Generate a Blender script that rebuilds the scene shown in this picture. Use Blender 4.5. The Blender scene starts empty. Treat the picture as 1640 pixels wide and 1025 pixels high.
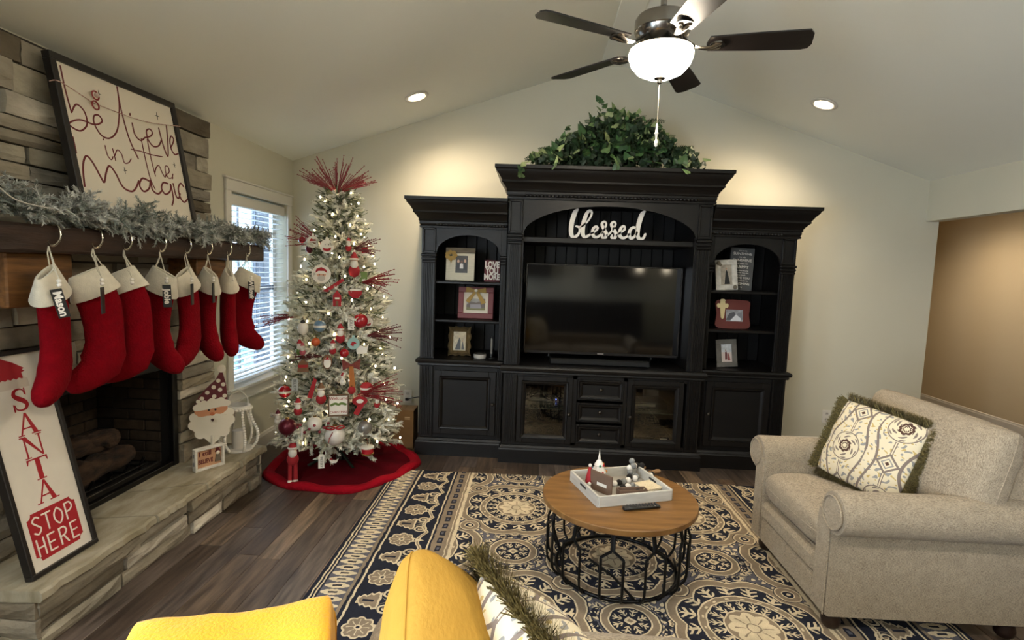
import bpy, bmesh, math, random
from mathutils import Vector, Matrix, Euler, noise
PI = math.pi
random.seed(7)
SC = bpy.context.scene
C = SC.collection

# ------------------------------------------------------------ camera
cam_d = bpy.data.cameras.new('camera')
cam_o = bpy.data.objects.new('camera', cam_d)
C.objects.link(cam_o)
cam_d.sensor_fit = 'HORIZONTAL'
cam_d.sensor_width = 36.0
cam_d.lens = 856.1 / 1640 * 36.0
cam_d.clip_start = 0.02
cam_d.clip_end = 200
_p, _y, _r = -0.09222, -0.03817, 0.03403
_d = Vector((math.sin(_y) * math.cos(_p), math.cos(_y) * math.cos(_p), math.sin(_p)))
_rt = Vector((math.cos(_y), -math.sin(_y), 0))
_u = _rt.cross(_d)
_r2 = math.cos(_r) * _rt + math.sin(_r) * _u
_u2 = -math.sin(_r) * _rt + math.cos(_r) * _u
cam_o.matrix_world = Matrix(((_r2.x, _u2.x, -_d.x, 0), (_r2.y, _u2.y, -_d.y, 0), (_r2.z, _u2.z, -_d.z, 1.52), (0, 0, 0, 1)))
SC.camera = cam_o

# ------------------------------------------------------------ view, world, daylight
SC.view_settings.view_transform = 'Standard'
SC.view_settings.look = 'None'
SC.view_settings.gamma = 1.0
SC.view_settings.exposure = 1.36
SC.view_settings.use_curve_mapping = False
SC.cycles.max_bounces = 8
SC.cycles.diffuse_bounces = 5
SC.cycles.transparent_max_bounces = 12
SC.cycles.sample_clamp_indirect = 6.0
SC.cycles.caustics_reflective = False
SC.cycles.caustics_refractive = False

W = bpy.data.worlds.new('sky')
SC.world = W
W.use_nodes = True
_n = W.node_tree.nodes
_bg = _n['Background']
_bg.inputs['Color'].default_value = (0.62, 0.80, 1.0, 1)
_bg.inputs['Strength'].default_value = 3.6

def light(name, kind, loc, energy, color, rot=(0, 0, 0), parent=None, **kw):
    d = bpy.data.lights.new(name, kind)
    d.energy = energy
    d.color = color
    for k, v in kw.items():
        setattr(d, k, v)
    o = bpy.data.objects.new(name, d)
    C.objects.link(o)
    o.location = loc
    o.rotation_euler = rot
    if parent:
        o.parent = parent
    return o

WARM = (1.0, 0.82, 0.60)
SOFT = (1.0, 0.95, 0.88)
DAY = (0.72, 0.86, 1.0)
# daylight entering at the panes of the two windows behind the viewer
light('daylight_left', 'AREA', (-2.25, 0.25, 1.35), 14, DAY, (0, -PI / 2, 0), shape='RECTANGLE', size=1.3, size_y=0.9)
light('daylight_rear', 'AREA', (-2.25, -2.1, 1.35), 95, (0.86, 0.92, 1.0), (0, -PI / 2, 0), shape='RECTANGLE', size=1.6, size_y=1.8)

# ------------------------------------------------------------ mesh builder
class MB:
    def __init__(s, M=None):
        s.v = []; s.f = []; s.M = M
    def add(s, vs, fs, M=None):
        b = len(s.v)
        mm = M if M is not None else s.M
        if mm is not None:
            vs = [mm @ Vector(q) for q in vs]
        s.v += [tuple(q) for q in vs]
        s.f += [tuple(b + i for i in fa) for fa in fs]
        return s
    def box(s, x0, x1, y0, y1, z0, z1, M=None):
        return s.add([(x0, y0, z0), (x1, y0, z0), (x1, y1, z0), (x0, y1, z0), (x0, y0, z1), (x1, y0, z1), (x1, y1, z1), (x0, y1, z1)],
                     [(0, 3, 2, 1), (4, 5, 6, 7), (0, 1, 5, 4), (1, 2, 6, 5), (2, 3, 7, 6), (3, 0, 4, 7)], M)
    def bev(s, x0, x1, y0, y1, z0, z1, c=0.004, M=None):
        # box with chamfered edges
        if x1 - x0 < 2.2 * c or y1 - y0 < 2.2 * c or z1 - z0 < 2.2 * c:
            c = min(x1 - x0, y1 - y0, z1 - z0) * 0.3
        X = (x0, x0 + c, x1 - c, x1); Y = (y0, y0 + c, y1 - c, y1); Z = (z0, z0 + c, z1 - c, z1)
        vs = []; idx = {}
        for i in range(4):
            for j in range(4):
                for k in range(4):
                    e = (i in (0, 3)) + (j in (0, 3)) + (k in (0, 3))
                    if e == 1:
                        idx[(i, j, k)] = len(vs); vs.append((X[i], Y[j], Z[k]))
        fs = []
        g = idx
        fs += [(g[0,1,1], g[0,1,2], g[0,2,2], g[0,2,1]), (g[3,1,1], g[3,2,1], g[3,2,2], g[3,1,2])]
        fs += [(g[1,0,1], g[2,0,1], g[2,0,2], g[1,0,2]), (g[1,3,1], g[1,3,2], g[2,3,2], g[2,3,1])]
        fs += [(g[1,1,0], g[1,2,0], g[2,2,0], g[2,1,0]), (g[1,1,3], g[2,1,3], g[2,2,3], g[1,2,3])]
        for a in (0, 3):
            ai = 1 if a == 0 else 2
            for b in (0, 3):
                bi = 1 if b == 0 else 2
                fs += [(g[a,bi,1], g[a,bi,2], g[ai,b,2], g[ai,b,1]), (g[a,1,bi], g[a,2,bi], g[ai,2,b], g[ai,1,b]), (g[1,a,bi], g[2,a,bi], g[2,ai,b], g[1,ai,b])]
                for c_ in (0, 3):
                    ci = 1 if c_ == 0 else 2
                    fs.append((g[a,bi,ci], g[ai,b,ci], g[ai,bi,c_]))
        return s.add(vs, fs, M)
    def prism(s, poly, fr, d0, d1, M=None):
        # poly in (a,b); fr = (O, U, V, N)
        O, U, V, N = [Vector(q) for q in fr]
        n = len(poly)
        vs = [O + U * a + V * b + N * d0 for a, b in poly] + [O + U * a + V * b + N * d1 for a, b in poly]
        fs = [tuple(range(n - 1, -1, -1)), tuple(range(n, 2 * n))] + [(i, (i + 1) % n, n + (i + 1) % n, n + i) for i in range(n)]
        return s.add(vs, fs, M)
    def tube(s, pts, r, n=8, closed=False, flat=1.0, M=None):
        P = [Vector(q) for q in pts]
        m = len(P)
        R = r if isinstance(r, (list, tuple)) else [r] * m
        vs = []; up = None
        for i, p in enumerate(P):
            if closed:
                t = P[(i + 1) % m] - P[i - 1]
            else:
                t = P[min(i + 1, m - 1)] - P[max(i - 1, 0)]
            if t.length < 1e-9:
                t = Vector((0, 0, 1))
            t.normalize()
            if up is None:
                up = Vector((0, 0, 1)) if abs(t.z) < 0.9 else Vector((1, 0, 0))
            a = t.cross(up)
            if a.length < 1e-4:
                a = t.orthogonal()
            a.normalize(); b = a.cross(t).normalized(); up = b
            for k in range(n):
                th = 2 * PI * k / n
                vs.append(p + a * (math.cos(th) * R[i]) + b * (math.sin(th) * R[i] * flat))
        fs = []
        for i in range(m if closed else m - 1):
            j = (i + 1) % m
            for k in range(n):
                k2 = (k + 1) % n
                fs.append((i * n + k, i * n + k2, j * n + k2, j * n + k))
        if not closed:
            fs += [tuple(range(n - 1, -1, -1)), tuple((m - 1) * n + k for k in range(n))]
        return s.add(vs, fs, M)
    def cyl(s, p0, p1, r0, r1=None, n=16, M=None):
        return s.tube([p0, p1], [r0, r0 if r1 is None else r1], n, M=M)
    def lathe(s, prof, n=24, o=(0, 0, 0), M=None):
        vs = []; fs = []; m = len(prof)
        for r, z in prof:
            for k in range(n):
                th = 2 * PI * k / n
                vs.append((o[0] + r * math.cos(th), o[1] + r * math.sin(th), o[2] + z))
        for i in range(m - 1):
            for k in range(n):
                k2 = (k + 1) % n
                fs.append((i * n + k, i * n + k2, (i + 1) * n + k2, (i + 1) * n + k))
        if prof[0][0] > 1e-5:
            fs.append(tuple(range(n - 1, -1, -1)))
        if prof[-1][0] > 1e-5:
            fs.append(tuple((m - 1) * n + k for k in range(n)))
        return s.add(vs, fs, M)
    def ball(s, c, r, n=12, m=8, sc=(1, 1, 1), M=None):
        vs = [(c[0], c[1], c[2] - r * sc[2])]
        for i in range(1, m):
            ph = -PI / 2 + PI * i / m
            for k in range(n):
                th = 2 * PI * k / n
                vs.append((c[0] + r * sc[0] * math.cos(ph) * math.cos(th), c[1] + r * sc[1] * math.cos(ph) * math.sin(th), c[2] + r * sc[2] * math.sin(ph)))
        vs.append((c[0], c[1], c[2] + r * sc[2]))
        fs = [(0, 1 + (k + 1) % n, 1 + k) for k in range(n)]
        for i in range(m - 2):
            for k in range(n):
                k2 = (k + 1) % n
                fs.append((1 + i * n + k, 1 + i * n + k2, 1 + (i + 1) * n + k2, 1 + (i + 1) * n + k))
        L = len(vs) - 1
        fs += [(L, 1 + (m - 2) * n + k, 1 + (m - 2) * n + (k + 1) % n) for k in range(n)]
        return s.add(vs, fs, M)
    def loft(s, rings, cap=True, closed=True, M=None):
        n = len(rings[0]); vs = [q for r in rings for q in r]; fs = []
        for i in range(len(rings) - 1):
            for k in range(n if closed else n - 1):
                k2 = (k + 1) % n
                fs.append((i * n + k, i * n + k2, (i + 1) * n + k2, (i + 1) * n + k))
        if cap and closed:
            fs += [tuple(range(n - 1, -1, -1)), tuple((len(rings) - 1) * n + k for k in range(n))]
        return s.add(vs, fs, M)
    def grid(s, nx, ny, fn, M=None):
        vs = [fn(i / nx, j / ny) for j in range(ny + 1) for i in range(nx + 1)]
        fs = [(j * (nx + 1) + i, j * (nx + 1) + i + 1, (j + 1) * (nx + 1) + i + 1, (j + 1) * (nx + 1) + i) for j in range(ny) for i in range(nx)]
        return s.add(vs, fs, M)
    def ribbon(s, pts, w, fr, d0, d1, M=None):
        # flat stroke of width w (number or per-point list) in frame plane
        O, U, V, N = [Vector(q) for q in fr]
        m = len(pts)
        Wd = w if isinstance(w, (list, tuple)) else [w] * m
        L = []; R = []
        for i in range(m):
            a = pts[max(i - 1, 0)]; b = pts[min(i + 1, m - 1)]
            tx, ty = b[0] - a[0], b[1] - a[1]
            l = math.hypot(tx, ty) or 1e-6
            nx, ny = -ty / l, tx / l
            L.append((pts[i][0] + nx * Wd[i] / 2, pts[i][1] + ny * Wd[i] / 2)); R.append((pts[i][0] - nx * Wd[i] / 2, pts[i][1] - ny * Wd[i] / 2))
        vs = []
        for i in range(m):
            for q in (L[i], R[i]):
                vs.append(O + U * q[0] + V * q[1] + N * d0); vs.append(O + U * q[0] + V * q[1] + N * d1)
        fs = []
        for i in range(m - 1):
            a = i * 4; b = a + 4
            fs += [(a + 1, b + 1, b + 3, a + 3), (a, a + 2, b + 2, b), (a, b, b + 1, a + 1), (a + 2, a + 3, b + 3, b + 2)]
        e = (m - 1) * 4
        fs += [(0, 1, 3, 2), (e, e + 2, e + 3, e + 1)]
        s.add(vs, fs, M)
        for i, sg in ((0, -1), (m - 1, 1)):
            r = Wd[i] / 2
            if r > 1e-4:
                cx, cy = pts[i]
                poly = [(cx + r * math.cos(2 * PI * k / 10), cy + r * math.sin(2 * PI * k / 10)) for k in range(10)]
                s.prism(poly, fr, d0, d1 - 0.00015, M)
        return s
    def mesh(s, name, mat=None, smooth=None):
        me = bpy.data.meshes.new(name)
        me.from_pydata(s.v, [], s.f)
        me.update()
        bm = bmesh.new(); bm.from_mesh(me)
        bmesh.ops.recalc_face_normals(bm, faces=bm.faces)
        bm.to_mesh(me); bm.free()
        if smooth is not None:
            me.polygons.foreach_set('use_smooth', [True] * len(me.polygons))
            if smooth < 179:
                me.set_sharp_from_angle(angle=math.radians(smooth))
        if mat:
            me.materials.append(mat)
        return me
    def build(s, name, mat, parent=None, smooth=None, loc=None, rot=None):
        return put(name, s.mesh(name, mat, smooth), parent, loc, rot)

def put(name, me, parent=None, loc=None, rot=None, scale=None):
    o = bpy.data.objects.new(name, me)
    C.objects.link(o)
    if parent is not None:
        o.parent = parent
    if loc is not None:
        o.location = loc
    if rot is not None:
        o.rotation_euler = rot
    if scale is not None:
        o.scale = scale
    return o

def tag(o, label, cat, group=None):
    o['label'] = label; o['category'] = cat
    if group:
        o['group'] = group
    return o

def thing(name, label, cat, loc=(0, 0, 0), rotz=0.0, group=None, rot=None):
    o = bpy.data.objects.new(name, None)
    C.objects.link(o)
    o.empty_display_size = 0.05
    o.location = loc
    o.rotation_euler = rot if rot is not None else (0, 0, rotz)
    return tag(o, label, cat, group)

def structure(o):
    o['kind'] = 'structure'
    return o

def stuff(o):
    o['kind'] = 'stuff'
    return o

def smooth_pts(P, k=6, closed=False):
    # Catmull-Rom through P (tuples of any dimension)
    n = len(P); out = []
    rng = n if closed else n - 1
    for i in range(rng):
        if closed:
            p0, p1, p2, p3 = P[i - 1], P[i], P[(i + 1) % n], P[(i + 2) % n]
        else:
            p0, p1, p2, p3 = P[max(i - 1, 0)], P[i], P[i + 1], P[min(i + 2, n - 1)]
        for j in range(k):
            t = j / k
            out.append(tuple(0.5 * (2 * b + (c - a) * t + (2 * a - 5 * b + 4 * c - d) * t * t + (3 * b - a - 3 * c + d) * t ** 3) for a, b, c, d in zip(p0, p1, p2, p3)))
    if not closed:
        out.append(tuple(P[-1]))
    return out

def moulding(mb, path, prof, M=None):
    # sweep profile [(outward, z)] along an open horizontal path [(x,y)]; outward = right-hand side of travel
    m = len(path); rings = []
    for i in range(m):
        def nrm(a, b):
            dx, dy = b[0] - a[0], b[1] - a[1]; l = math.hypot(dx, dy)
            return (dy / l, -dx / l)
        if i == 0:
            nx, ny = nrm(path[0], path[1])
        elif i == m - 1:
            nx, ny = nrm(path[-2], path[-1])
        else:
            a = nrm(path[i - 1], path[i]); b = nrm(path[i], path[i + 1])
            q = 1 + a[0] * b[0] + a[1] * b[1]
            nx, ny = (a[0] + b[0]) / q, (a[1] + b[1]) / q
        rings.append([(path[i][0] + nx * d, path[i][1] + ny * d, z) for d, z in prof])
    mb.loft(rings, cap=True, closed=True, M=M)
    return mb

XZ = ((0, 0, 0), (1, 0, 0), (0, 0, 1), (0, -1, 0))   # drawing plane facing -Y
YZ = ((0, 0, 0), (0, 1, 0), (0, 0, 1), (1, 0, 0))    # drawing plane facing +X

def text_mesh(txt, size, depth, mat, name='lettering', align='CENTER', bold=0.0, sx=1.0, line=1.0):
    cu = bpy.data.curves.new(name, 'FONT')
    cu.body = txt; cu.size = size; cu.extrude = depth / 2; cu.align_x = align; cu.align_y = 'CENTER'
    cu.offset = bold; cu.space_line = line; cu.resolution_u = 4
    o = bpy.data.objects.new('tmp', cu)
    C.objects.link(o)
    dg = bpy.context.evaluated_depsgraph_get()
    me = bpy.data.meshes.new_from_object(o.evaluated_get(dg))
    bpy.data.objects.remove(o); bpy.data.curves.remove(cu)
    me.name = name
    for v in me.vertices:
        v.co.x *= sx
    me.materials.clear(); me.materials.append(mat)
    return me

# ------------------------------------------------------------ materials
def lin(h):
    h = h.lstrip('#')
    out = []
    for i in (0, 2, 4):
        c = int(h[i:i + 2], 16) / 255
        out.append(c / 12.92 if c <= 0.04045 else ((c + 0.055) / 1.055) ** 2.4)
    return (*out, 1.0)

class E:
    """socket arithmetic for shader trees"""
    nt = None
    def __init__(s, v):
        s.v = v
    @staticmethod
    def op(o, *a, clamp=False):
        n = E.nt.nodes.new('ShaderNodeMath'); n.operation = o; n.use_clamp = clamp
        for i, x in enumerate(a):
            x = x.v if isinstance(x, E) else x
            if isinstance(x, (int, float)):
                n.inputs[i].default_value = x
            else:
                E.nt.links.new(x, n.inputs[i])
        return E(n.outputs[0])
    def __add__(s, o): return E.op('ADD', s, o)
    __radd__ = __add__
    def __sub__(s, o): return E.op('SUBTRACT', s, o)
    def __rsub__(s, o): return E.op('SUBTRACT', o, s)
    def __mul__(s, o): return E.op('MULTIPLY', s, o)
    __rmul__ = __mul__
    def __truediv__(s, o): return E.op('DIVIDE', s, o)
    def __lt__(s, o): return E.op('LESS_THAN', s, o)
    def __gt__(s, o): return E.op('GREATER_THAN', s, o)
def eabs(a): return E.op('ABSOLUTE', a)
def esin(a): return E.op('SINE', a)
def ecos(a): return E.op('COSINE', a)
def efr(a): return E.op('FRACT', a)
def emax(a, b): return E.op('MAXIMUM', a, b)
def emin(a, b): return E.op('MINIMUM', a, b)
def ernd(a): return E.op('ROUND', a)
def ehyp(a, b): return E.op('SQRT', a * a + b * b)
def between(a, lo, hi): return (a > lo) * (a < hi)
def mixc(f, a, b):
    n = E.nt.nodes.new('ShaderNodeMix'); n.data_type = 'RGBA'
    for i, x in ((0, f), (6, a), (7, b)):
        x = x.v if isinstance(x, E) else x
        if isinstance(x, bpy.types.NodeSocket):
            E.nt.links.new(x, n.inputs[i])
        else:
            n.inputs[i].default_value = x
    return E(n.outputs[2])

MATS = {}
def mat(name, col, rough=0.6, metal=0.0, bump=0.0, bscale=60.0, var=0.0, vscale=8.0, stretch=(1, 1, 1), spec=0.5, sheen=0.0, emit=None, estr=0.0, rand=None, coat=0.0, alpha=None, trans=0.0, vcol=None, space='Object', detail=4.0):
    """principled material; var mixes a second colour by noise, rand varies by object"""
    if name in MATS:
        return MATS[name]
    m = bpy.data.materials.new(name); m.use_nodes = True
    nt = m.node_tree; E.nt = nt
    b = nt.nodes['Principled BSDF']
    c1 = lin(col) if isinstance(col, str) else col
    b.inputs['Base Color'].default_value = c1
    b.inputs['Roughness'].default_value = rough
    b.inputs['Metallic'].default_value = metal
    b.inputs['Specular IOR Level'].default_value = spec
    if sheen:
        b.inputs['Sheen Weight'].default_value = sheen
    if coat:
        b.inputs['Coat Weight'].default_value = coat
    if emit:
        b.inputs['Emission Color'].default_value = lin(emit) if isinstance(emit, str) else emit
        b.inputs['Emission Strength'].default_value = estr
    if trans:
        b.inputs['Transmission Weight'].default_value = trans
    tc = nt.nodes.new('ShaderNodeTexCoord')
    mp = nt.nodes.new('ShaderNodeMapping'); mp.inputs['Scale'].default_value = stretch
    nt.links.new(tc.outputs[space], mp.inputs['Vector'])
    col_s = None
    if rand:
        oi = nt.nodes.new('ShaderNodeObjectInfo')
        rp = nt.nodes.new('ShaderNodeValToRGB'); rp.color_ramp.interpolation = 'LINEAR'
        els = rp.color_ramp.elements
        for i, h in enumerate(rand):
            pos = i / (len(rand) - 1)
            e = els[i] if i < 2 else els.new(pos)
            e.position = pos; e.color = lin(h)
        nt.links.new(oi.outputs['Random'], rp.inputs[0])
        col_s = E(rp.outputs[0])
    if var or vcol:
        nz = nt.nodes.new('ShaderNodeTexNoise'); nz.inputs['Scale'].default_value = vscale; nz.inputs['Detail'].default_value = detail
        if rand:
            add = nt.nodes.new('ShaderNodeVectorMath'); add.operation = 'ADD'
            mm = E.op('MULTIPLY', E(oi.outputs['Random']), 37.0)
            nt.links.new(mp.outputs[0], add.inputs[0]); nt.links.new(mm.v, add.inputs[1])
            nt.links.new(add.outputs[0], nz.inputs['Vector'])
        else:
            nt.links.new(mp.outputs[0], nz.inputs['Vector'])
        f = E.op('MULTIPLY_ADD', E(nz.outputs['Fac']), 3.0, -1.0, clamp=True)
        base = col_s if col_s else c1
        if vcol:
            second = lin(vcol)
        else:
            second = tuple(x * (1 - var) for x in c1[:3]) + (1,)
            if col_s:
                vm = nt.nodes.new('ShaderNodeVectorMath'); vm.operation = 'SCALE'; vm.inputs['Scale'].default_value = 1 - var
                nt.links.new(col_s.v, vm.inputs[0]); second = E(vm.outputs[0])
        if vcol and var:
            f = f * var
        col_s = mixc(f, base, second)
    if col_s:
        nt.links.new(col_s.v, b.inputs['Base Color'])
    if bump:
        nb = nt.nodes.new('ShaderNodeTexNoise'); nb.inputs['Scale'].default_value = bscale; nb.inputs['Detail'].default_value = 3
        nt.links.new(mp.outputs[0], nb.inputs['Vector'])
        bp = nt.nodes.new('ShaderNodeBump'); bp.inputs['Strength'].default_value = bump; bp.inputs['Distance'].default_value = 0.01
        nt.links.new(nb.outputs['Fac'], bp.inputs['Height']); nt.links.new(bp.outputs[0], b.inputs['Normal'])
    MATS[name] = m
    return m

def glass_mat(name, tint=(1, 1, 1, 1), refl=0.08, rough=0.02):
    m = bpy.data.materials.new(name); m.use_nodes = True
    nt = m.node_tree; nt.nodes.clear()
    o = nt.nodes.new('ShaderNodeOutputMaterial'); mx = nt.nodes.new('ShaderNodeMixShader')
    t = nt.nodes.new('ShaderNodeBsdfTransparent'); g = nt.nodes.new('ShaderNodeBsdfGlossy'); lw = nt.nodes.new('ShaderNodeLayerWeight')
    t.inputs[0].default_value = tint; g.inputs['Roughness'].default_value = rough
    lw.inputs['Blend'].default_value = 0.25
    E.nt = nt
    f = E(lw.outputs['Fresnel']) * (0.25 if refl == 0 else 1.0) + refl
    nt.links.new(f.v, mx.inputs[0]); nt.links.new(t.outputs[0], mx.inputs[1]); nt.links.new(g.outputs[0], mx.inputs[2]); nt.links.new(mx.outputs[0], o.inputs[0])
    return m

def wood_mat(name, c1, c2, axis='X', scale=1.0, rough=0.5, rand=None, coat=0.0, bump=0.15, space='Object'):
    st = {'X': (1.2, 14, 14), 'Y': (14, 1.2, 14), 'Z': (14, 14, 1.2)}[axis]
    return mat(name, c1, rough=rough, vcol=None if rand else c2, var=0.5 if rand else 0.85, vscale=3.0 * scale, stretch=st, bump=bump, bscale=12 * scale, rand=rand, coat=coat, space=space)
# ============================================================ SETTING
XL, YB, YR = -2.19, 4.80, -3.5
paint = mat('wall_paint', '#c4c0ae', rough=0.85, bump=0.06, bscale=180, var=0.04, vscale=1.5, spec=0.2)
paint_c = mat('ceiling_paint', '#e5e4d8', rough=0.9, bump=0.05, bscale=120, spec=0.2)
paint_h = mat('hall_paint', '#c6b596', rough=0.85, bump=0.06, bscale=180, spec=0.2)
white_trim = mat('white_trim', '#cfcac0', rough=0.45)

def wall(name, boxes, m=paint):
    mb = MB()
    for b in boxes:
        mb.box(*b)
    return structure(mb.build(name, m))

# left wall with the window and firebox openings
a, b = XL - 0.14, XL
wall('wall_left', [(a, b, YR, -3.0, 0, 2.6), (a, b, -3.0, -1.2, 0, 0.55), (a, b, -3.0, -1.2, 2.15, 2.6), (a, b, -1.2, -0.2, 0, 2.6), (a, b, -0.2, 0.7, 0, 0.7), (a, b, -0.2, 0.7, 2.0, 2.6), (a, b, 0.7, 2.1, 0, 2.6),
                   (a, b, 2.1, 3.12, 0, 0.262), (a, b, 2.1, 3.12, 0.94, 2.6), (a, b, 3.12, 3.79, 0, 2.6),
                   (a, b, 3.79, 4.67, 0, 0.57), (a, b, 3.79, 4.67, 2.02, 2.6), (a, b, 4.67, YB + 0.12, 0, 2.6)])
# gabled rear and back walls
def gable(name, y0, y1, hole=None, m=paint):
    mb = MB()
    fr = ((0, y0, 0), (1, 0, 0), (0, 0, 1), (0, 1, 0))
    if hole is None:
        mb.prism([(XL, 0), (3.46, 0), (3.46, 2.42), (0.68, 3.36), (0.50, 3.36), (XL, 2.5)], fr, 0, y1 - y0)
    else:
        x0, x1, z1 = hole
        mb.prism([(XL, 0), (x0, 0), (x0, z1), (x1, z1), (x1, 0), (3.46, 0), (3.46, 2.42), (0.68, 3.36), (0.50, 3.36), (XL, 2.5)], fr, 0, y1 - y0)
    return structure(mb.build(name, m))
gable('wall_back', YB, YB + 0.12)
gable('wall_rear', YR - 0.12, YR)
# header over the wide opening on the right, hallway beyond
wall('wall_right', [(3.35, 3.46, YR, YB, 2.06, 2.47), (3.35, 3.46, YR, -1.2, 0, 2.06)])
wall('wall_hall', [(5.05, 5.17, YR, 8.2, 0, 2.5), (3.30, 5.17, 8.2, 8.32, 0, 2.5), (3.34, 3.46, YB + 0.12, 8.2, 0, 2.5), (3.46, 5.17, YR - 0.12, YR, 0, 2.5)], paint_h)
wall('ceiling_hall', [(3.46, 5.17, YR, 8.32, 2.45, 2.5)], paint_c)
# vaulted ceiling: two slopes and the flat strip along the ridge
def slab(name, x0, z0, x1, z1, m=paint_c):
    fr = ((0, YR - 0.12, 0), (1, 0, 0), (0, 0, 1), (0, 1, 0))
    return structure(MB().prism([(x0, z0), (x1, z1), (x1, z1 + 0.1), (x0, z0 + 0.1)], fr, 0, YB + 0.24 - YR).build(name, m))
slab('ceiling_left', XL - 0.14, 2.43 - 0.14 * 0.3234, 0.503, 3.302)
slab('ceiling_ridge', 0.503, 3.292, 0.677, 3.292)
slab('ceiling_right', 0.677, 3.302, 3.46, 2.364)

# baseboards
bprof = [(0.0, 0.0), (0.014, 0.0), (0.014, 0.095), (0.009, 0.108), (0.009, 0.118), (0.0, 0.125)]
def base(name, path):
    mb = MB(); moulding(mb, path, bprof); return structure(mb.build(name, white_trim))
base('baseboard_left', [(XL, 3.45), (XL, YB)])
base('baseboard_back', [(XL, YB), (3.46, YB)])
base('baseboard_hall', [(5.05, 8.2), (5.05, YR)])

# ------------------------------------------------------------ floor planks
subfloor = mat('plank_joint', '#14100d', rough=0.9)
fl = MB(); fl.box(XL - 0.14, 5.2, YR - 0.12, 8.3, -0.12, -0.002)
# a slot for the floor itself: thin dark bed, planks lie on it
floor = structure(fl.build('floor', subfloor))
plank_m = mat('plank_wood', '#4a3a2f', rough=0.42, var=0.68, vscale=2.6, stretch=(16, 1.6, 16), bump=0.12, bscale=30,
              rand=['#4d3f36', '#77624e', '#605248', '#8c765f', '#584a41', '#73665d', '#463a2f', '#836d55'], detail=8)
rng = random.Random(3)
plank_meshes = []
pw, pl = 0.122, 1.22
for ln in (pl, pl * 0.55):
    plank_meshes.append((ln, MB().bev(0.0006, pw - 0.0006, 0.0008, ln - 0.0008, -0.012, 0.0, 0.0015).mesh('plank', plank_m)))
x = -1.86; n = 0
stuff_mb = MB()
while x < 5.05:
    y = 0.9 - rng.random() * pl
    while y < YB:
        ln, me = plank_meshes[0]
        xc, yc = x + pw / 2, y + ln / 2
        under = (-0.9 < xc < 1.85 and yc < 3.1 and y > 0.2)           # hidden under the rug
        vis = (not under) and xc < 2.0 and y + ln > 1.55
        if vis and n < 290:
            put('plank', me, floor, (x, y, 0)); n += 1
        else:
            stuff_mb.bev(x + 0.0006, x + pw - 0.0006, y + 0.0008, y + ln - 0.0008, -0.012, 0.0, 0.0015)
        y += ln
    x += pw
x0 = -1.86
stuff(stuff_mb.build('plank_field', mat('plank_wood_far', '#4a3a2f', rough=0.42, var=0.5, vscale=2.6, stretch=(16, 1.6, 16), bump=0.1, bscale=30, detail=5), floor))
mb = MB(); mb.box(XL, 5.05, YR, 0.9 - pl, -0.004, -0.0005); mb.box(3.46, 5.05, YB, 8.2, -0.004, -0.0005)
stuff(mb.build('plank_field', MATS['plank_wood_far'], floor))
mb = MB(); mb.box(XL, -1.86, YR, YB, -0.004, -0.0005); stuff(mb.build('plank_field', MATS['plank_wood_far'], floor))

# ------------------------------------------------------------ window with white blinds
w1 = thing('window_1', 'white trimmed window', 'window', (XL, 4.23, 0))
del w1['label']; del w1['category']
structure(w1)
f = MB()   # casing: legs, head, sill, apron
for y0, y1 in ((-0.51, -0.44), (0.44, 0.51)):
    f.bev(0, 0.018, y0, y1, 0.55, 2.02, 0.004)
f.bev(0, 0.02, -0.51, 0.51, 2.02, 2.10, 0.004)
f.bev(0.0, 0.028, -0.53, 0.53, 2.10, 2.115, 0.004)
f.bev(-0.10, 0.045, -0.53, 0.53, 0.555, 0.585, 0.006)
f.bev(0, 0.016, -0.51, 0.51, 0.475, 0.555, 0.004)
f.bev(0.0, 0.024, -0.515, 0.515, 0.470, 0.487, 0.004)
f.build('window_frame', white_trim, w1)
f = MB()
for y0, y1, z0, z1 in ((-0.44, -0.39, 0.585, 2.02), (0.39, 0.44, 0.585, 2.02), (-0.39, 0.39, 0.585, 0.65), (-0.39, 0.39, 1.96, 2.02)):
    f.box(-0.13, -0.10, y0, y1, z0, z1)
f.build('jamb', white_trim, w1)
dark_sash = mat('sash_rail', '#6d7480', rough=0.5)
f = MB(); f.bev(-0.13, -0.095, -0.40, 0.40, 1.28, 1.325, 0.003); f.build('sash_rail', dark_sash, w1)
for yy in (-0.13, 0.13):
    MB().box(-0.122, -0.112, yy - 0.009, yy + 0.009, 0.65, 1.96).build('muntin', dark_sash, w1)
for zz in (0.97, 1.62):
    MB().box(-0.122, -0.112, -0.39, 0.39, zz - 0.009, zz + 0.009).build('muntin', dark_sash, w1)
MB().box(-0.119, -0.115, -0.39, 0.39, 0.65, 1.96).build('pane', glass_mat('window_glass', refl=0.0), w1)
bl = thing('window_blinds', 'white slatted blinds hanging in the window behind the tree', 'blinds', (XL - 0.045, 4.23, 0))
slat_m = mat('blind_slat', '#e6e8ec', rough=0.4)
MB().bev(-0.03, 0.035, -0.43, 0.43, 1.925, 2.005, 0.006).build('valance', white_trim, bl)
MB().bev(-0.022, 0.022, -0.425, 0.425, 0.60, 0.618, 0.004).build('bottom_rail', slat_m, bl)
sm = MB()
prof = [(-0.024, 0.006), (-0.012, 0.0085), (0, 0.0095), (0.012, 0.0085), (0.024, 0.006), (0.024, 0.0035), (0, 0.007), (-0.024, 0.0035)]
sm.prism([(q[0], q[1] - 0.006) for q in prof], ((0, -0.425, 0), (1, 0, 0), (0, 0, 1), (0, 1, 0)), 0, 0.85)
sme = sm.mesh('slat', slat_m)
for i in range(31):
    put('slat', sme, bl, (0, 0, 0.645 + i * 0.0415), (0, math.radians(3 - 6 * i / 30), 0))
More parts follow.
